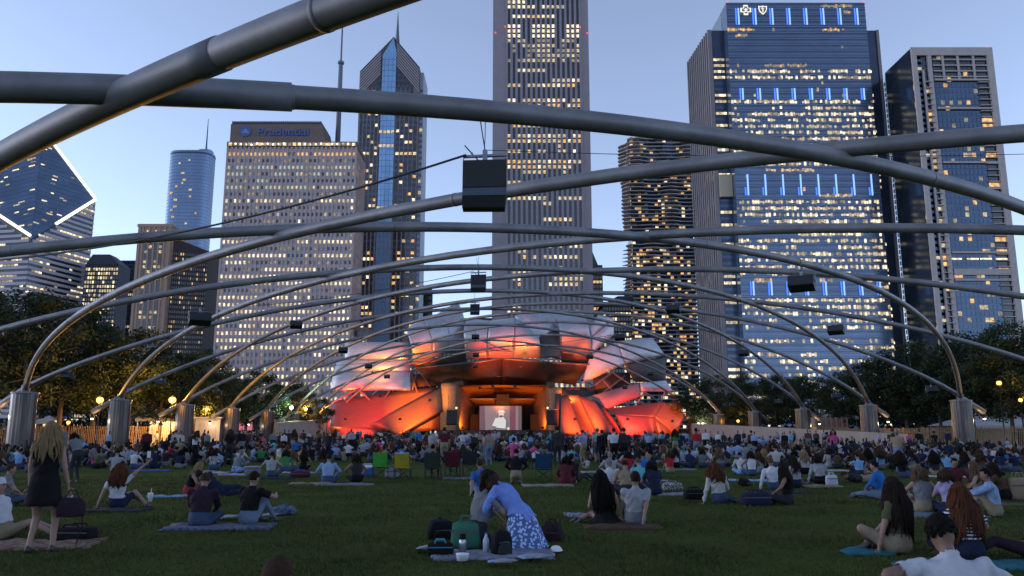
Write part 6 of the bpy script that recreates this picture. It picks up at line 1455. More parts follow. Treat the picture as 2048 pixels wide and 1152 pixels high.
# a second ring of seated people
R2 = [(425, 940, 'cross', 10, 'cloth_pat_blossom', 'denim', 'bob', 'dark', 'woman in flowered blouse seated left of the grey shirts', 'f'), (470, 946, 'slump', -30, 'grey', 'cloth_pat_floral', 'short', 'grey', 'man in grey shirt turned right at the left middle', 'm'),
      (541, 954, 'cross', 0, 'lightgrey', 'denim', 'short', 'dark', 'man in light grey shirt beside a grey box', 'm'), (522, 925, 'cross', 10, 'green', 'charcoal', 'short', 'dark', 'broad person in dark green at the left middle', 'm'), (556, 930, 'kneel', -40, 'white', 'yellow', 'bob', 'auburn', 'woman in white and yellow kneeling at the left middle', 'f'),
      (606, 940, 'cross', 0, 'black', 'black', 'long', 'dark', 'woman in black with long dark hair left of the light blue shirt', 'f'), (585, 942, 'cross', 20, 'tan', 'denim', 'long', 'lightbrown', 'woman in tan beside the woman in black', 'f'), (568, 945, 'slump', 10, 'green', 'denim', 'bob', 'dark', 'woman in green top at the left middle', 'f'),
      (669, 918, 'cross', 0, 'lightblue', 'denim', 'short', 'grey', 'person in pale blue shirt before the left ramp wing', 'm'), (714, 918, 'slump', 10, 'grey', 'charcoal', 'short', 'dark', 'person in grey green shirt left of the camp chairs', 'm'), (645, 938, 'cross', 0, 'brown', 'black', 'long', 'dark', 'woman in brown behind the light blue shirt', 'f'),
      (305, 937, 'slump', 10, 'navy', 'navy', 'short', 'dark', 'broad person in navy at the left middle', 'm'), (270, 918, 'cross', 0, 'white', 'denim', 'long', 'dark', 'woman in white with long dark hair near the second left column', 'f'), (288, 916, 'cross', 8, 'khaki', 'denim', 'long', 'blond', 'blonde in khaki near the second left column', 'f'),
      (210, 912, 'kneel', 0, 'lavender', 'pink', 'bob', 'dark', 'girl in pale top and magenta skirt near the second left column', 'f'), (190, 918, 'cross', 0, 'white', 'denim', 'short', 'dark', 'person in white near the standing grey cardigan', 'm'), (35, 938, 'cross', -20, 'sky', 'denim', 'short', 'dark', 'person in sky blue behind the blonde in black dress', 'm'),
      (108, 900, 'cross', 0, 'white', 'charcoal', 'short', 'grey', 'person in white between the blonde and the left fence', 'm'), (350, 930, 'cross', 0, 'charcoal', 'black', 'short', 'dark', 'person in charcoal left of the flowered blouse', 'm'), (375, 928, 'slump', -10, 'grey', 'denim', 'bob', 'dark', 'woman in grey left of the flowered blouse', 'f'),
      (405, 915, 'cross', 0, 'white', 'denim', 'short', 'dark', 'person in white below the white kiosk', 'm'), (440, 912, 'cross', 0, 'white', 'navy', 'short', 'grey', 'person in bright white left of the grey shirts', 'm'), (488, 908, 'cross', 0, 'navy', 'black', 'short', 'black', 'person in navy behind the grey shirts', 'm'),
      (865, 957, 'chair', 0, 'charcoal', 'black', 'short', 'black', 'man in charcoal seated in the dark green camp chair', 'm'), (803, 957, 'chair', 4, 'lightblue', 'khaki', 'short', 'dark', 'man in light blue seated in the yellow camp chair', 'm'), (905, 952, 'chair', 0, 'maroon', 'charcoal', 'short', 'dark', 'man in maroon seated in the red camp chair', 'm'),
      (1150, 965, 'back', -40, 'black', 'charcoal', 'short', 'black', 'person in black reclining right of the maroon hoodie', 'm'), (1175, 938, 'cross', 20, 'offwhite', 'khaki', 'short', 'lightbrown', 'small child in cream on a white blanket', 'f'), (1150, 905, 'cross', 0, 'white', 'denim', 'short', 'dark', 'person in white behind the tall dark man', 'm'),
      (1352, 935, 'cross', 0, 'white', 'black', 'long', 'dark', 'woman in white vest seated right of the middle group', 'f'), (1368, 932, 'slump', 70, 'lavender', 'denim', 'short', 'grey', 'man in pale cap and lilac seated in profile', 'm'), (1330, 928, 'cross', 0, 'black', 'black', 'long', 'lightbrown', 'woman with light brown hair and black top behind the middle group', 'f'),
      (1405, 935, 'cross', -20, 'grey', 'denim', 'bob', 'dark', 'person in grey right of the lilac cap', 'm'), (1440, 938, 'cross', 0, 'grey', 'denim', 'long', 'lightbrown', 'woman in grey with light brown hair behind the cream sweater', 'f'), (1485, 950, 'slump', 0, 'white', 'sky', 'short', 'dark', 'person in white t-shirt right behind the cream sweater', 'm'),
      (1505, 952, 'cross', 0, 'white', 'denim', 'bob', 'dark', 'person in white blouse next to that white t-shirt', 'f'), (1490, 930, 'cross', 0, 'aqua', 'denim', 'bob', 'brown', 'person in aqua near the right middle', 'f'), (1520, 935, 'cross', 0, 'orange', 'denim', 'bob', 'dark', 'person in orange near the right middle', 'f'),
      (1545, 935, 'cross', 0, 'charcoal', 'black', 'short', 'dark', 'person in charcoal right of the orange top', 'm'), (1572, 930, 'cross', -10, 'grey', 'denim', 'short', 'brown', 'man in grey blue shirt left of the blonde', 'm'), (1660, 935, 'back', -20, 'offwhite', 'white', 'bob', 'dark', 'woman in white on a pale blanket below the pink t-shirt', 'f'),
      (1705, 935, 'cross', 30, 'black', 'tan', 'long', 'dark', 'woman in black seated right of the pink t-shirt', 'f'), (1735, 920, 'slump', 0, 'lightblue', 'denim', 'short', 'dark', 'man in light blue seated right of the woman in black', 'm'), (1758, 922, 'lie', -10, 'sky', 'denim', 'short', 'dark', 'person in sky blue lying right of the light blue man', 'm'),
      (1785, 938, 'slump', -50, 'black', 'charcoal', 'short', 'dark', 'man in black turned right near the nearest right column', 'm'), (1828, 940, 'cross', 50, 'grey', 'khaki', 'long', 'dark', 'long haired woman in grey below the nearest right column', 'f'), (1870, 940, 'cross', 0, 'cloth_pat_plaid', 'denim', 'short', 'dark', 'person in checked shirt below the nearest right column', 'm'),
      (1900, 948, 'slump', 0, 'sky', 'denim', 'short', 'dark', 'broad man in sky blue at the right', 'm'), (1935, 950, 'cross', 10, 'charcoal', 'denim', 'long', 'dark', 'woman in charcoal right of the sky blue man', 'f'), (1965, 945, 'cross', 0, 'brown', 'denim', 'long', 'brown', 'brown haired woman in brown at the right', 'f'), (2010, 940, 'cross', 0, 'royal', 'denim', 'short', 'dark', 'man in blue at the right edge of the crowd', 'm'), (2035, 945, 'cross', 20, 'navy', 'denim', 'short', 'dark', 'man in navy at the right edge of the crowd', 'm'),
      (165, 925, 'cross', 0, 'charcoal', 'black', 'short', 'dark', 'person in charcoal behind the grey cardigan', 'm'), (60, 905, 'chair', 0, 'green', 'green', 'short', 'dark', 'person in green chair near the nearest left column', 'm')]
for px, gy, pose, fc_, tp, bt, hr, hc_, lb, sx in R2:
    hero(px, gy, pose, fc_ + random.uniform(-6, 6), tp, bt, hr, hc_, lb, sx, random.choice(['short', 'short', 'long']) if sx == 'm' else random.choice(['short', 'none', 'long']), skin=random.choice(['fair', 'fair', 'tan']), shells=False, scale=random.uniform(.94, 1.04) * (.6 if 'small child' in lb else 1))
# ------------------------------------------------------------------ the crowd beyond
VAR = []
for pose, sex, sl, hr in (('cross', 'm', 'short', 'short'), ('slump', 'm', 'long', 'short'), ('knees', 'm', 'short', 'short'), ('back', 'm', 'short', 'short'), ('cross', 'f', 'none', 'long'), ('slump', 'f', 'short', 'bob'), ('side', 'f', 'short', 'long'), ('lean', 'f', 'long', 'curly'),
                          ('knees', 'f', 'long', 'bob'), ('chair', 'm', 'short', 'short'), ('stand', 'm', 'short', 'short'), ('phone', 'f', 'short', 'long')):
    g = geo(pose, sex, sl, 'long', None, .04)
    b = MB(); b.v = [tuple(v) for v in g['co']]; b.f = list(g['faces']); b.m = [int(x) for x in g['lab']]
    me = b.mesh('body', [SKIN['fair'], cloth_mat('grey'), cloth_mat('denim'), M_shoe], True)
    hm = hair_mesh(g, hr, random.Random(len(VAR))); hme = hm.mesh('hair', [HAIR['dark']], True)
    VAR.append((pose, sex, me, hme, g, hm))
TOPS = ['white'] * 6 + ['lightgrey'] * 4 + ['lightblue'] * 4 + ['grey'] * 5 + ['charcoal'] * 6 + ['black'] * 7 + ['navy'] * 6 + ['royal', 'sky', 'teal', 'aqua', 'maroon', 'maroon', 'red', 'pink', 'lavender', 'green', 'olive', 'tan', 'tan', 'brown', 'offwhite', 'offwhite', 'plum', 'plum', 'brown']
HC2 = ['dark'] * 5 + ['black'] * 4 + ['brown'] * 4 + ['auburn', 'blond', 'grey', 'lightbrown']
CN = {'lightgrey': 'light grey', 'lightblue': 'light blue', 'royal': 'blue', 'sky': 'sky blue', 'offwhite': 'cream', 'olive': 'olive'}
taken = [tuple(o.location[:2]) for o in COL.objects if o.name.startswith('person')]
def region(px):
    for lim, t in ((200, 'before the nearest left column'), (420, 'before the middle left columns'), (660, 'before the far left columns'), (900, 'before the left metal wing'), (1110, 'before the stage'), (1380, 'before the right metal wing'), (1620, 'before the bowl wall'), (1800, 'before the second right column'), (9999, 'before the nearest right column')):
        if px < lim: return t
def inside(x, y):
    lx = np.interp(y, [20, 50, 100, 120], [-33, -29.8, -27.5, -26]); rx = np.interp(y, [20, 64, 100, 120], [46, 33.5, 28, 26]); return lx < x < rx
def sample(n, y0, y1, mind, pw=1.0):
    out = []; tries = 0
    while len(out) < n and tries < n * 60:
        tries += 1; y = y0 + (y1 - y0) * random.random() ** pw; x = random.uniform(-.70, .70) * y
        if abs(x) > .66 * y or not inside(x, y): continue
        if y < 43 and -13 < x < 4.5: continue
        if y < 32 and -99 < x < 9: continue
        if any((x - a) ** 2 + (y - b_) ** 2 < mind * mind for a, b_ in taken): continue
        taken.append((x, y)); out.append((x, y))
    return out
SEEN = set()
for x, y in sorted(sample(215, 28.5, 60, .72, .95), key=lambda q: q[1]):
    vi = random.choices(range(len(VAR)), [5, 5, 3, 2, 5, 4, 3, 3, 2, 1, 1.2, .8])[0]; pose, sex, me, hme, g, hm = VAR[vi]
    tp, bt, hc_ = random.choice(TOPS), random.choice(['denim', 'black', 'navy', 'charcoal', 'khaki', 'jeans', 'grey']), random.choice(HC2)
    for _try in range(30):
        tp, hc_ = random.choice(TOPS), random.choice(HC2); kk_ = (sex, tp, hc_, pose in ('stand', 'phone'), region(1024 + F * x / y), y < 44, y < 54)
        if kk_ not in SEEN: break
    SEEN.add(kk_)
    px = 1024 + F * x / y; w_ = {'stand': 'standing', 'phone': 'standing'}.get(pose, 'seated')
    depth = 'nearer' if y < 44 else ('middle' if y < 54 else 'far')
    t = thing('person', f'{"woman" if sex == "f" else "man"} in {CN.get(tp, tp)}, {hc_.replace("lightbrown", "light brown")} hair, {w_} {region(px)}, {depth} crowd', 'person', (x, y, 0), math.radians(random.gauss(-math.degrees(math.atan2(-x, 125 - y)) * 0 , 26)), 'people of the seated crowd')
    t.scale = (random.uniform(.92, 1.06),) * 3
    bo = link('body', me, t); sk = SKIN[random.choice(['fair', 'fair', 'fair', 'tan', 'deep'])]
    for i, m_ in enumerate((sk, cloth_mat(tp), cloth_mat(bt), M_shoe)): bo.material_slots[i].link = 'OBJECT'; bo.material_slots[i].material = m_
    ho = link('hair', hme, bo); ho.material_slots[0].link = 'OBJECT'; ho.material_slots[0].material = HAIR[hc_]
# far crowd as one mass
def far_crowd():
    pal = sorted(set(TOPS)); mats = [SKIN['fair'], SKIN['tan'], M_shoe] + [cloth_mat(k) for k in pal] + [HAIR[k] for k in ('dark', 'black', 'brown', 'blond')]
    low = []
    for pose, sex, sl, hr in (('cross', 'm', 'short', 'short'), ('slump', 'f', 'short', 'bob'), ('knees', 'm', 'long', 'short'), ('cross', 'f', 'none', 'bob'), ('chair', 'm', 'short', 'short'), ('stand', 'm', 'long', 'short')):
        g = geo(pose, sex, sl, 'long', None, .075); low.append((np.array(g['co']), [f for f in g['faces']], g['lab'], g))
    VS, FS, MS = [], [], []; base = 0
    spots = sample(760, 36, 64, .56, .95) + sample(1350, 62, 121, .46, .8)
    for x, y in spots:
        co, fs, lab, g = random.choices(low, [4, 4, 3, 3, 4, 1.6])[0]; a = random.gauss(0, .5); s = random.uniform(.92, 1.08); c, n = math.cos(a), math.sin(a)
        zz = (y - 95) * .012 if y > 95 else 0
        p = np.empty_like(co); p[:, 0] = x + s * (c * co[:, 0] - n * co[:, 1]); p[:, 1] = y + s * (n * co[:, 0] + c * co[:, 1]); p[:, 2] = co[:, 2] * s + zz
        ti = 3 + pal.index(random.choice(TOPS) if random.random() < .6 else random.choice(['black', 'charcoal', 'navy', 'grey', 'plum', 'brown'])); bi = 3 + pal.index(random.choice(['black', 'navy', 'charcoal', 'grey'])); si = random.choice([0, 0, 1]); hi = 3 + len(pal) + random.choice([0, 0, 1, 2, 3])
        hd = np.array(g['head']); hfv = np.array(g['hf'])
        VS.append(p)
        for f, l in zip(fs, lab):
            m_ = (si, ti, bi, 2)[l]
            if l == 0:
                q = co[list(f)].mean(0) - hd
                if np.linalg.norm(q) < .17 and (q[2] > .06 or q @ hfv < .02) and q[2] > -.10: m_ = hi
            FS.append(tuple(base + v for v in f)); MS.append(m_)
        base += len(co)
    me = bpy.data.meshes.new('crowd'); me.from_pydata(np.concatenate(VS).tolist(), [], FS)
    for m_ in mats: me.materials.append(m_)
    me.polygons.foreach_set('material_index', MS); me.polygons.foreach_set('use_smooth', [True] * len(FS)); me.update()
    tag(link('far_crowd', me), 'dense far crowd of seated people reaching to the stage', 'crowd', kind='stuff')
far_crowd()

bpy.data.scenes.remove(TMP)
# ================================================================== belongings on the grass
def blanket(px, gy, w, d, rz, mat, label, name='picnic_blanket'):
    p = gnd(px, gy); n, m = 16, 12; r = random.Random(px)
    ph = [r.uniform(0, 6) for _ in range(4)]; b = MB(); vs_ = []
    for j in range(m + 1):
        for i in range(n + 1):
            x, y = (i / n - .5) * w, (j / m - .5) * d
            z = .035 + .014 * math.sin(x * 7 + ph[0]) * math.sin(y * 6 + ph[1]) + .008 * math.sin(x * 19 + y * 13 + ph[2]) + .022 * max(0, math.sin(x * 5 + y * 9 + ph[3])) ** 6
            ed = 1 + .05 * math.sin(j * 1.3 + ph[3]); vs_.append((x * ed, y * (1 + .06 * math.sin(i * .9 + ph[2])), z))
    N = len(vs_); ix = lambda i, j: j * (n + 1) + i
    top = [(ix(i, j), ix(i+1, j), ix(i+1, j+1), ix(i, j+1)) for j in range(m) for i in range(n)]
    rim = [ix(i, 0) for i in range(n)] + [ix(n, j) for j in range(m)] + [ix(i, m) for i in range(n, 0, -1)] + [ix(0, j) for j in range(m, 0, -1)]
    b.add(vs_ + [(x, y, .004) for x, y, z in vs_], top + [(rim[k], N + rim[k], N + rim[(k+1) % len(rim)], rim[(k+1) % len(rim)]) for k in range(len(rim))])
    o = b.obj(name, mat, None, True); o.location = p; o.rotation_euler = (0, 0, rz); tag(o, label, 'blanket', 'blankets spread on the grass')
def pat(name, c1, c2, sc, kind='v'):
    if name in MAT: return MAT[name]
    m, n, L, b, out = _new(name); tc = n.new('ShaderNodeTexCoord'); cr = n.new('ShaderNodeValToRGB'); e = cr.color_ramp.elements; cr.color_ramp.interpolation = 'CONSTANT'
    t = n.new('ShaderNodeTexVoronoi' if kind == 'v' else 'ShaderNodeTexChecker'); t.inputs['Scale'].default_value = sc; L.new(tc.outputs['Object'], t.inputs[0]); L.new(t.outputs[0 if kind == 'v' else 1], cr.inputs[0])
    e[0].color = (*(v * .55 for v in c1), 1); e[1].position = .45; e[1].color = (*(v * .55 for v in c2), 1); L.new(cr.outputs[0], b.inputs['Base Color']); b.inputs['Roughness'].default_value = .9
    return m
CLOTH['matteal'] = (.03, .17, .22)
blanket(80, 1092, 1.5, 1.0, .2, pat('blanket_patchwork', (.30, .26, .14), (.22, .08, .07), 9), 'patchwork blanket under the blonde woman in black dress')
blanket(440, 1056, 1.75, .8, .05, pat('blanket_blue_check', (.07, .10, .20), (.16, .19, .27), 16, 'c'), 'blue and grey checked blanket under the plum and black shirts')
blanket(985, 1112, 1.55, .75, .1, pat('blanket_pale', (.34, .36, .46), (.22, .25, .36), 7), 'pale blanket under the picnic pair')
blanket(1245, 1056, 1.25, .6, .0, cloth_mat('brown'), 'brown blanket under the seated couple')
blanket(1164, 1032, .62, .5, .3, pat('blanket_print', (.50, .52, .60), (.14, .18, .30), 22), 'white printed cloth left of the seated couple')
blanket(690, 970, 1.7, .8, .0, cloth_mat('grey'), 'grey blanket under the light blue shirt')
blanket(1095, 972, 1.5, .8, .1, pat('blanket_green_floral', (.35, .38, .12), (.40, .30, .34), 14), 'green flowered blanket beside the maroon hoodie')
blanket(1345, 990, .9, .5, .1, cloth_mat('lightgrey'), 'white sheet right of the navy blouse')
blanket(1735, 1108, .6, .35, .0, cloth_mat('matteal'), 'teal mat at the feet of the very long dark hair')
blanket(1985, 1134, 2.2, .6, .0, cloth_mat('matteal'), 'teal mat under the striped shirt')
blanket(1878, 1032, 1.6, .7, .0, pat('mat_teal_check', (.05, .20, .24), (.25, .30, .34), 12, 'c'), 'teal checked mat under the grey sleeveless woman')
blanket(1655, 942, 1.6, .9, .0, cloth_mat('offwhite'), 'pale blanket below the pink t-shirt')
blanket(335, 994, .9, .35, .05, cloth_mat('sky'), 'light blue mat at the blonde woman in red skirt')
blanket(1190, 945, 1.1, .7, 0, cloth_mat('lightgrey'), 'white blanket under the small child')
blanket(620, 968, 1.2, .6, .1, cloth_mat('khaki'), 'khaki mat left of the light blue shirt')
blanket(930, 958, 1.5, .8, 0, pat('blanket_speckle', (.40, .42, .50), (.05, .07, .12), 30), 'speckled blanket between the camp chairs')
blanket(1500, 962, 1.3, .7, 0, cloth_mat('sky'), 'blue blanket under the two white tops')
for px, gy, w_, c_, lb in ((425, 946, 1.3, 'offwhite', 'cream blanket under the flowered blouse'), (545, 958, 1.4, 'navy', 'navy blanket under the light grey shirt'), (600, 946, 1.2, 'lightgrey', 'pale blanket under the woman in black with long hair'), (300, 942, 1.5, 'blue', 'blue blanket under the broad person in navy'),
                           (1355, 940, 1.6, 'grey', 'grey blanket under the white vest'), (1560, 986, 1.5, 'charcoal', 'charcoal blanket under the white shirt and black tank top'), (1640, 974, 1.2, 'khaki', 'khaki blanket under the grey cardigan'), (1740, 926, 1.5, 'white', 'white blanket under the light blue man at the right'),
                           (1900, 954, 1.5, 'offwhite', 'cream blanket under the broad man in sky blue'), (1960, 1010, 1.8, 'olive', 'olive blanket under the tan top'), (232, 1022, 1.2, 'charcoal', 'dark blanket under the red haired woman'), (1280, 962, 1.7, 'lavender', 'lilac blanket under the red and blue shirts'), (470, 950, 1.1, 'lavender', 'lilac blanket under the grey shirt turned right')):
    blanket(px, gy, w_, .7, random.uniform(-.2, .2), cloth_mat(c_), lb)
# ---- bags
M_zip = pbr('zip_grey', (.08, .08, .09), .4, .5)
def rbox(w, d, h, taper=.85, n=10, sq=.45):
    "soft box with rounded plan and bulging sides"
    b = MB(); vs_ = []; lev = [(0, .90), (.05, 1.), (.35, 1.06), (.7, 1.0), (.92, taper), (1.0, taper * .72)]
    for t, k in lev:
        for a in np.linspace(0, 2 * PI, 20, endpoint=False):
            x = math.copysign(abs(math.cos(a)) ** sq, math.cos(a)) * w / 2 * k; y = math.copysign(abs(math.sin(a)) ** sq, math.sin(a)) * d / 2 * k; vs_.append((x, y, t * h + .01 * math.sin(5 * a + 3 * t)))
    m = len(lev); b.add(vs_, [(i*20+k, i*20+(k+1) % 20, (i+1)*20+(k+1) % 20, (i+1)*20+k) for i in range(m-1) for k in range(20)] + [tuple(range(19, -1, -1)), tuple(range((m-1)*20, m*20))]); return b
def bag(px, gy, w, d, h, mat, label, cat='bag', rz=0., tilt=0., kind='backpack', mat2=None):
    p = gnd(px, gy); t = thing({'backpack': 'backpack', 'tote': 'tote_bag', 'lunch': 'cooler_bag', 'hand': 'handbag'}[kind], label, cat, (p.x, p.y, .02), rz, 'bags lying on the grass'); t.rotation_euler = (tilt, 0, rz)
    body = rbox(w, d, h, .8 if kind == 'backpack' else .95).obj('bag_body', mat, t, True)
    if kind == 'backpack':
        o = rbox(w * .7, d * .4, h * .45).obj('front_pocket', mat2 or mat, t, True); o.location = (0, -d * .55, .02)
        MB().tube([(-w * .3, -d * .5, h * .55), (0, -d * .56, h * .6), (w * .3, -d * .5, h * .55)], .008, 5).obj('zip', M_zip, t)
        for s in (-1, 1): MB().tube([(s * w * .25, d * .4, h * .9), (s * w * .4, d * .7, h * .6), (s * w * .35, d * .6, .04)], .02, 6, flat=.4).obj('strap', mat2 or mat, t)
        MB().tube([(-.04, d * .3, h * .98), (0, d * .32, h * 1.1), (.04, d * .3, h * .98)], .012, 6).obj('grab_loop', mat2 or mat, t)
    else:
        for s in (-1, 1): MB().tube([(-w * .22, s * d * .3, h * .93), (-w * .16, s * d * .3, h * 1.25), (w * .16, s * d * .3, h * 1.25), (w * .22, s * d * .3, h * .93)], .012, 6).obj('handle', mat2 or mat, t)
        MB().box(-w * .5, w * .5, -d * .545, -d * .535, h * .62, h * .70).obj('trim', mat2 or M_zip, t)
    return t
M_bk, M_gr, M_nv, M_wine, M_tq = cloth_mat('black'), cloth_mat('green'), cloth_mat('navy'), cloth_mat('plum'), cloth_mat('teal')
bag(880, 1078, .40, .24, .26, M_bk, 'black backpack lying left of the green tote', rz=.4, tilt=.2)
bag(932, 1098, .40, .16, .34, pbr('tote_green', (.015, .11, .07), .8, var=.1), 'dark green tote bag beside the woman in grey', rz=-.2, kind='tote')
bag(880, 1112, .34, .18, .15, M_bk, 'black and turquoise cooler bag before the green tote', rz=.1, kind='lunch', mat2=M_tq)
bag(1003, 1114, .26, .17, .30, M_bk, 'black rucksack that the picnic pair reach into', rz=.5, mat2=cloth_mat('charcoal'))
bag(1108, 1082, .30, .18, .24, M_wine, 'dark wine coloured bag right of the flowered skirt', rz=-.6, tilt=.35, kind='hand')
bag(1388, 1000, .48, .26, .22, M_bk, 'black holdall left of the cream sweater', kind='hand', rz=.2)
bag(1512, 1012, .62, .34, .26, M_nv, 'large navy holdall right of the cream sweater', kind='lunch', rz=.1)
bag(1345, 982, .55, .3, .2, cloth_mat('cloth_pat_blossom'), 'brown patterned bundle right of the navy blouse', kind='hand')
bag(1487, 972, .4, .28, .2, M_bk, 'black rucksack behind the large navy holdall', rz=.9, tilt=.3)
bag(148, 1082, .62, .34, .18, M_bk, 'flat black bag on the grass right of the blonde in black', kind='hand', rz=-.1)
bag(568, 1030, .42, .34, .14, pat('bundle_blue', (.05, .09, .18), (.14, .22, .34), 12), 'blue bundled jacket right of the black shirt', kind='hand')
bag(1664, 972, .34, .16, .30, cloth_mat('white'), 'white carrier bag beside the grey cardigan', kind='tote')
bag(1812, 1016, .3, .25, .28, pat('bag_red_white', (.45, .06, .08), (.5, .42, .42), 9), 'red and white patterned bag left of the grey sleeveless woman', kind='tote')
bag(785, 956, .52, .3, .34, cloth_mat('lightgrey'), 'white shopping bag between the green and yellow chairs', kind='tote')
bag(1203, 990, .4, .25, .28, M_bk, 'black rucksack left of the white t-shirt', rz=.3)
bag(600, 955, .7, .4, .2, cloth_mat('maroon'), 'maroon and blue bundle left of the khaki mat', kind='hand', mat2=cloth_mat('royal'))
bag(2040, 1000, .5, .3, .5, cloth_mat('tan'), 'tan paper bag at the right edge', kind='tote')
# handbag in the blonde woman's hand, and a phone held up
p = gnd(75, 1108); hb = thing('handbag', 'dark red handbag hanging from the blonde woman\'s hand', 'bag', (p.x + .36, p.y + .06, .48), .4); rbox(.34, .14, .24, .8).obj('bag_body', M_wine, hb, True)
MB().tube([(-.1, 0, .22), (-.04, 0, .34), (.04, 0, .34), (.1, 0, .22)], .01, 6).obj('handle', M_wine, hb); MB().tube([(.12, 0, .2), (.16, -.02, -.1), (.10, 0, -.36)], .008, 5).obj('strap', M_wine, hb)
# ---- small things
def lathe_thing(name, label, cat, px, gy, prof, mat, parts=()):
    p = gnd(px, gy); t = thing(name, label, cat, (p.x, p.y, .03)); MB().lathe(prof, (0, 0, 0), 16).obj('cup_body' if 'cup' in name else 'flask_body', mat, t, True)
    for nm, pr, m_ in parts: MB().lathe(pr, (0, 0, 0), 16).obj(nm, m_, t, True)
    return t
M_cup = pbr('paper_cup', (.62, .63, .68), .5, var=.05); M_st = pbr('flask_steel', (.45, .46, .48), .3, .8)
for px, gy, lb in ((300, 1006, 'white drinking cup standing alone on the grass right of the red haired woman'), (138, 1012, 'white drinking cup right of the blonde in black dress')):
    t = lathe_thing('drinking_cup', lb, 'cup', px, gy, [(0, 0), (.042, 0), (.058, .17), (.06, .18)], M_cup, [('lid', [(.062, .18), (.062, .195), (.03, .20), (0, .20)], M_cup)])
    MB().tube([(0, 0, .19), (.012, 0, .30)], .005, 6).obj('straw', M_cup, t)
lathe_thing('thermos_flask', 'steel thermos flask before the green tote', 'flask', 925, 1112, [(0, 0), (.045, 0), (.048, .16), (.04, .18)], M_st, [('flask_cap', [(.04, .18), (.043, .19), (.04, .25), (0, .255)], M_bk)])
lathe_thing('water_bottle', 'clear plastic water bottle beside the black rucksack', 'bottle', 972, 1112, [(0, 0), (.04, .005), (.042, .17), (.018, .22), (.016, .25)], pbr('bottle_plastic', (.40, .45, .55), .2, var=.05), [('bottle_cap', [(.018, .25), (.018, .27), (0, .272)], cloth_mat('blue'))])
lathe_thing('food_tub', 'white food tub lying before the picnic pair', 'tub', 925, 1126, [(0, 0), (.07, 0), (.08, .07), (.082, .075)], M_cup, [('tub_lid', [(.085, .075), (.085, .085), (0, .09)], M_cup)])
lathe_thing('food_bowl', 'white bowl right of the wine coloured bag', 'bowl', 1112, 1106, [(0, .07), (.05, .06), (.085, .02), (.09, 0)], M_cup)
def papers(px, gy, rz, label, w=.3, d=.22):
    p = gnd(px, gy); t = thing('magazine', label, 'magazine', (p.x, p.y, .055), rz)
    for k in range(3):
        o = MB().add([(-w/2, -d/2, 0), (0, -d/2, .02), (w/2, -d/2, 0), (w/2, d/2, 0), (0, d/2, .02), (-w/2, d/2, 0), (-w/2, -d/2, -.006), (w/2, -d/2, -.006), (w/2, d/2, -.006), (-w/2, d/2, -.006)], [(0,1,4,5), (1,2,3,4), (6,7,2,1,0), (7,8,3,2), (8,9,5,4,3), (9,6,0,5)]).obj('sheet', cloth_mat(['white', 'sky', 'lightgrey'][k]), t); o.location = (.03 * k, -.05 * k, .012 * k); o.rotation_euler = (0, 0, .25 * k)
papers(1062, 1122, .4, 'open printed magazine on the pale blanket right of the rucksack')
papers(852, 1104, -.2, 'white leaflets left of the cooler bag', .24, .16)
papers(455, 1040, .6, 'white papers between the plum and black shirts', .34, .26)
papers(535, 1036, .5, 'pale booklet left of the blue bundled jacket', .26, .18)
papers(1000, 1132, .0, 'white napkins at the front edge of the pale blanket', .3, .12)
papers(415, 945, .3, 'white papers beside the flowered blouse', .5, .3)
o = gnd(232, 1018); pz = thing('smartphone', 'white phone held up by the red haired woman', 'phone', (o.x + .52, o.y + .2, 1.06), .3); MB().box(-.035, .035, -.005, .005, 0, .14).obj('phone_case', M_cup, pz); MB().box(-.031, .031, .0052, .006, .008, .132).obj('phone_screen', emit('phone_glow', (.8, .9, 1), .5 / EXPO), pz)
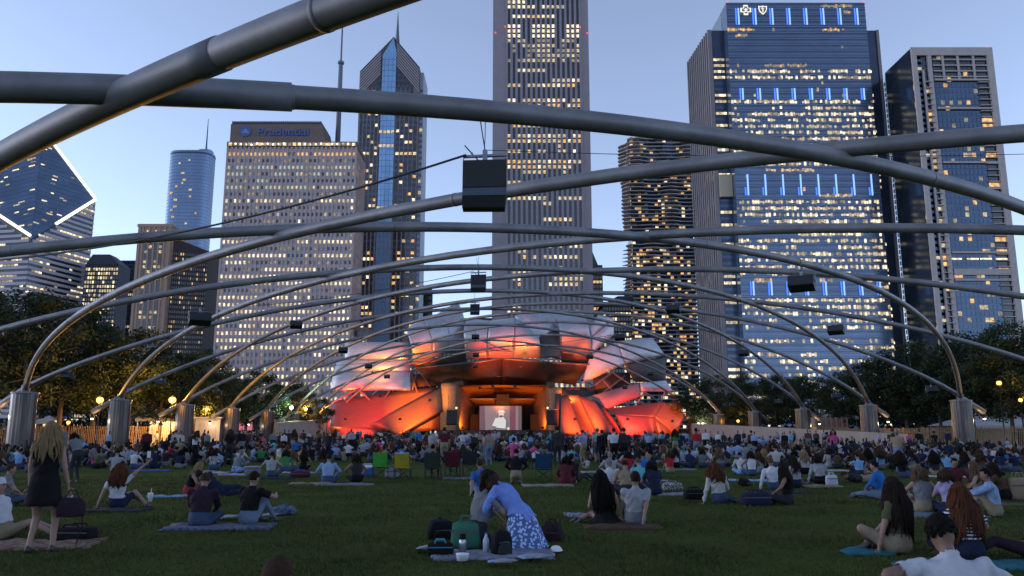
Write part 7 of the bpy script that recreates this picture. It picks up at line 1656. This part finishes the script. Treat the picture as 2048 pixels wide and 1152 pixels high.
# ---- camp chairs
def camp_chair(px, gy, col, label, rz=0.):
    p = gnd(px, gy); m = cloth_mat(col); t = thing('camp_chair', label, 'camp chair', (p.x, p.y, 0), rz, 'folding camp chairs in the middle')
    w = .27
    v = [(-w, -.24, .40), (w, -.24, .40), (w, .24, .44), (-w, .24, .44), (0, 0, .37)]
    MB().add([(x, y, z) for x, y, z in v] + [(x, y, z - .015) for x, y, z in v], [(0,1,4),(1,2,4),(2,3,4),(3,0,4),(6,5,9),(7,6,9),(8,7,9),(5,8,9)]).obj('seat', m, t)
    b = MB(); vs_ = []
    for j in range(5):
        for i in range(7):
            u = i / 6 - .5; vs_.append((u * 2 * w, -.24 - .09 * j / 4 - .05 * (1 - (2 * u) ** 2), .42 + .50 * j / 4 - (.03 * (1 - (2 * u) ** 2) if j == 4 else 0)))
    b.add(vs_ + [(x, y + .012, z) for x, y, z in vs_], [(j*7+i, j*7+i+1, (j+1)*7+i+1, (j+1)*7+i) for j in range(4) for i in range(6)] + [(35+j*7+i+7, 35+j*7+i+8, 35+j*7+i+1, 35+j*7+i) for j in range(4) for i in range(6)]); b.obj('backrest', m, t, True)
    for s in (-1, 1):
        MB().tube([(s * w, -.23, 0), (s * w, -.25, .42), (s * w, -.335, .93)], .012, 6).obj('back_post', M_black, t)
        MB().tube([(s * w, .24, 0), (s * w, .24, .62)], .012, 6).obj('leg', M_black, t)
        MB().tube([(s * w, -.28, .62), (s * w, .26, .60)], .025, 6, flat=.5).obj('armrest', m, t)
        MB().tube([(s * w, -.24, .02), (-s * w, -.24, .40)], .010, 6).obj('cross_brace', M_black, t); MB().tube([(s * w, .24, .02), (-s * w, .24, .42)], .010, 6).obj('cross_brace', M_black, t)
        MB().tube([(s * w, -.24, .02), (s * w, .24, .42)], .010, 6).obj('cross_brace', M_black, t); MB().tube([(s * w, .24, .02), (s * w, -.24, .40)], .010, 6).obj('cross_brace', M_black, t)
CLOTH['chairgreen'] = (.07, .42, .06); CLOTH['chairgold'] = (.42, .34, .03); CLOTH['chairdark'] = (.03, .05, .04); CLOTH['chairblue'] = (.02, .07, .15)
camp_chair(762, 956, 'chairgreen', 'bright green camp chair standing empty beside the blue cooler')
camp_chair(805, 960, 'chairgold', 'mustard yellow camp chair right of the green one')
camp_chair(866, 960, 'chairdark', 'very dark green camp chair right of the yellow one')
camp_chair(905, 954, 'maroon', 'dark red camp chair behind the very dark green one')
camp_chair(940, 950, 'charcoal', 'charcoal camp chair behind the blue t-shirt')
camp_chair(1087, 962, 'chairblue', 'navy blue camp chair standing empty beside the kneeling black top')
camp_chair(60, 908, 'green', 'green camp chair near the nearest left column')
p = gnd(738, 952); t = thing('cooler_box', 'blue and white cooler box left of the green camp chair', 'cooler', (p.x, p.y, 0)); rbox(.42, .3, .30, 1., sq=.3).obj('cooler_body', cloth_mat('blue'), t, True)
o = rbox(.44, .32, .09, .95, sq=.3).obj('cooler_lid', M_cup, t, True); o.location.z = .30; MB().tube([(-.2, 0, .30), (-.2, -.02, .44), (.2, -.02, .44), (.2, 0, .30)], .012, 6).obj('handle', M_cup, t)
p = gnd(505, 950); t = thing('storage_box', 'grey plastic box left of the light grey shirt', 'box', (p.x, p.y, 0)); rbox(.55, .4, .28, 1., sq=.3).obj('box_body', cloth_mat('grey'), t, True); o = rbox(.58, .43, .05, .97, sq=.3).obj('box_lid', cloth_mat('lightgrey'), t, True); o.location.z = .28
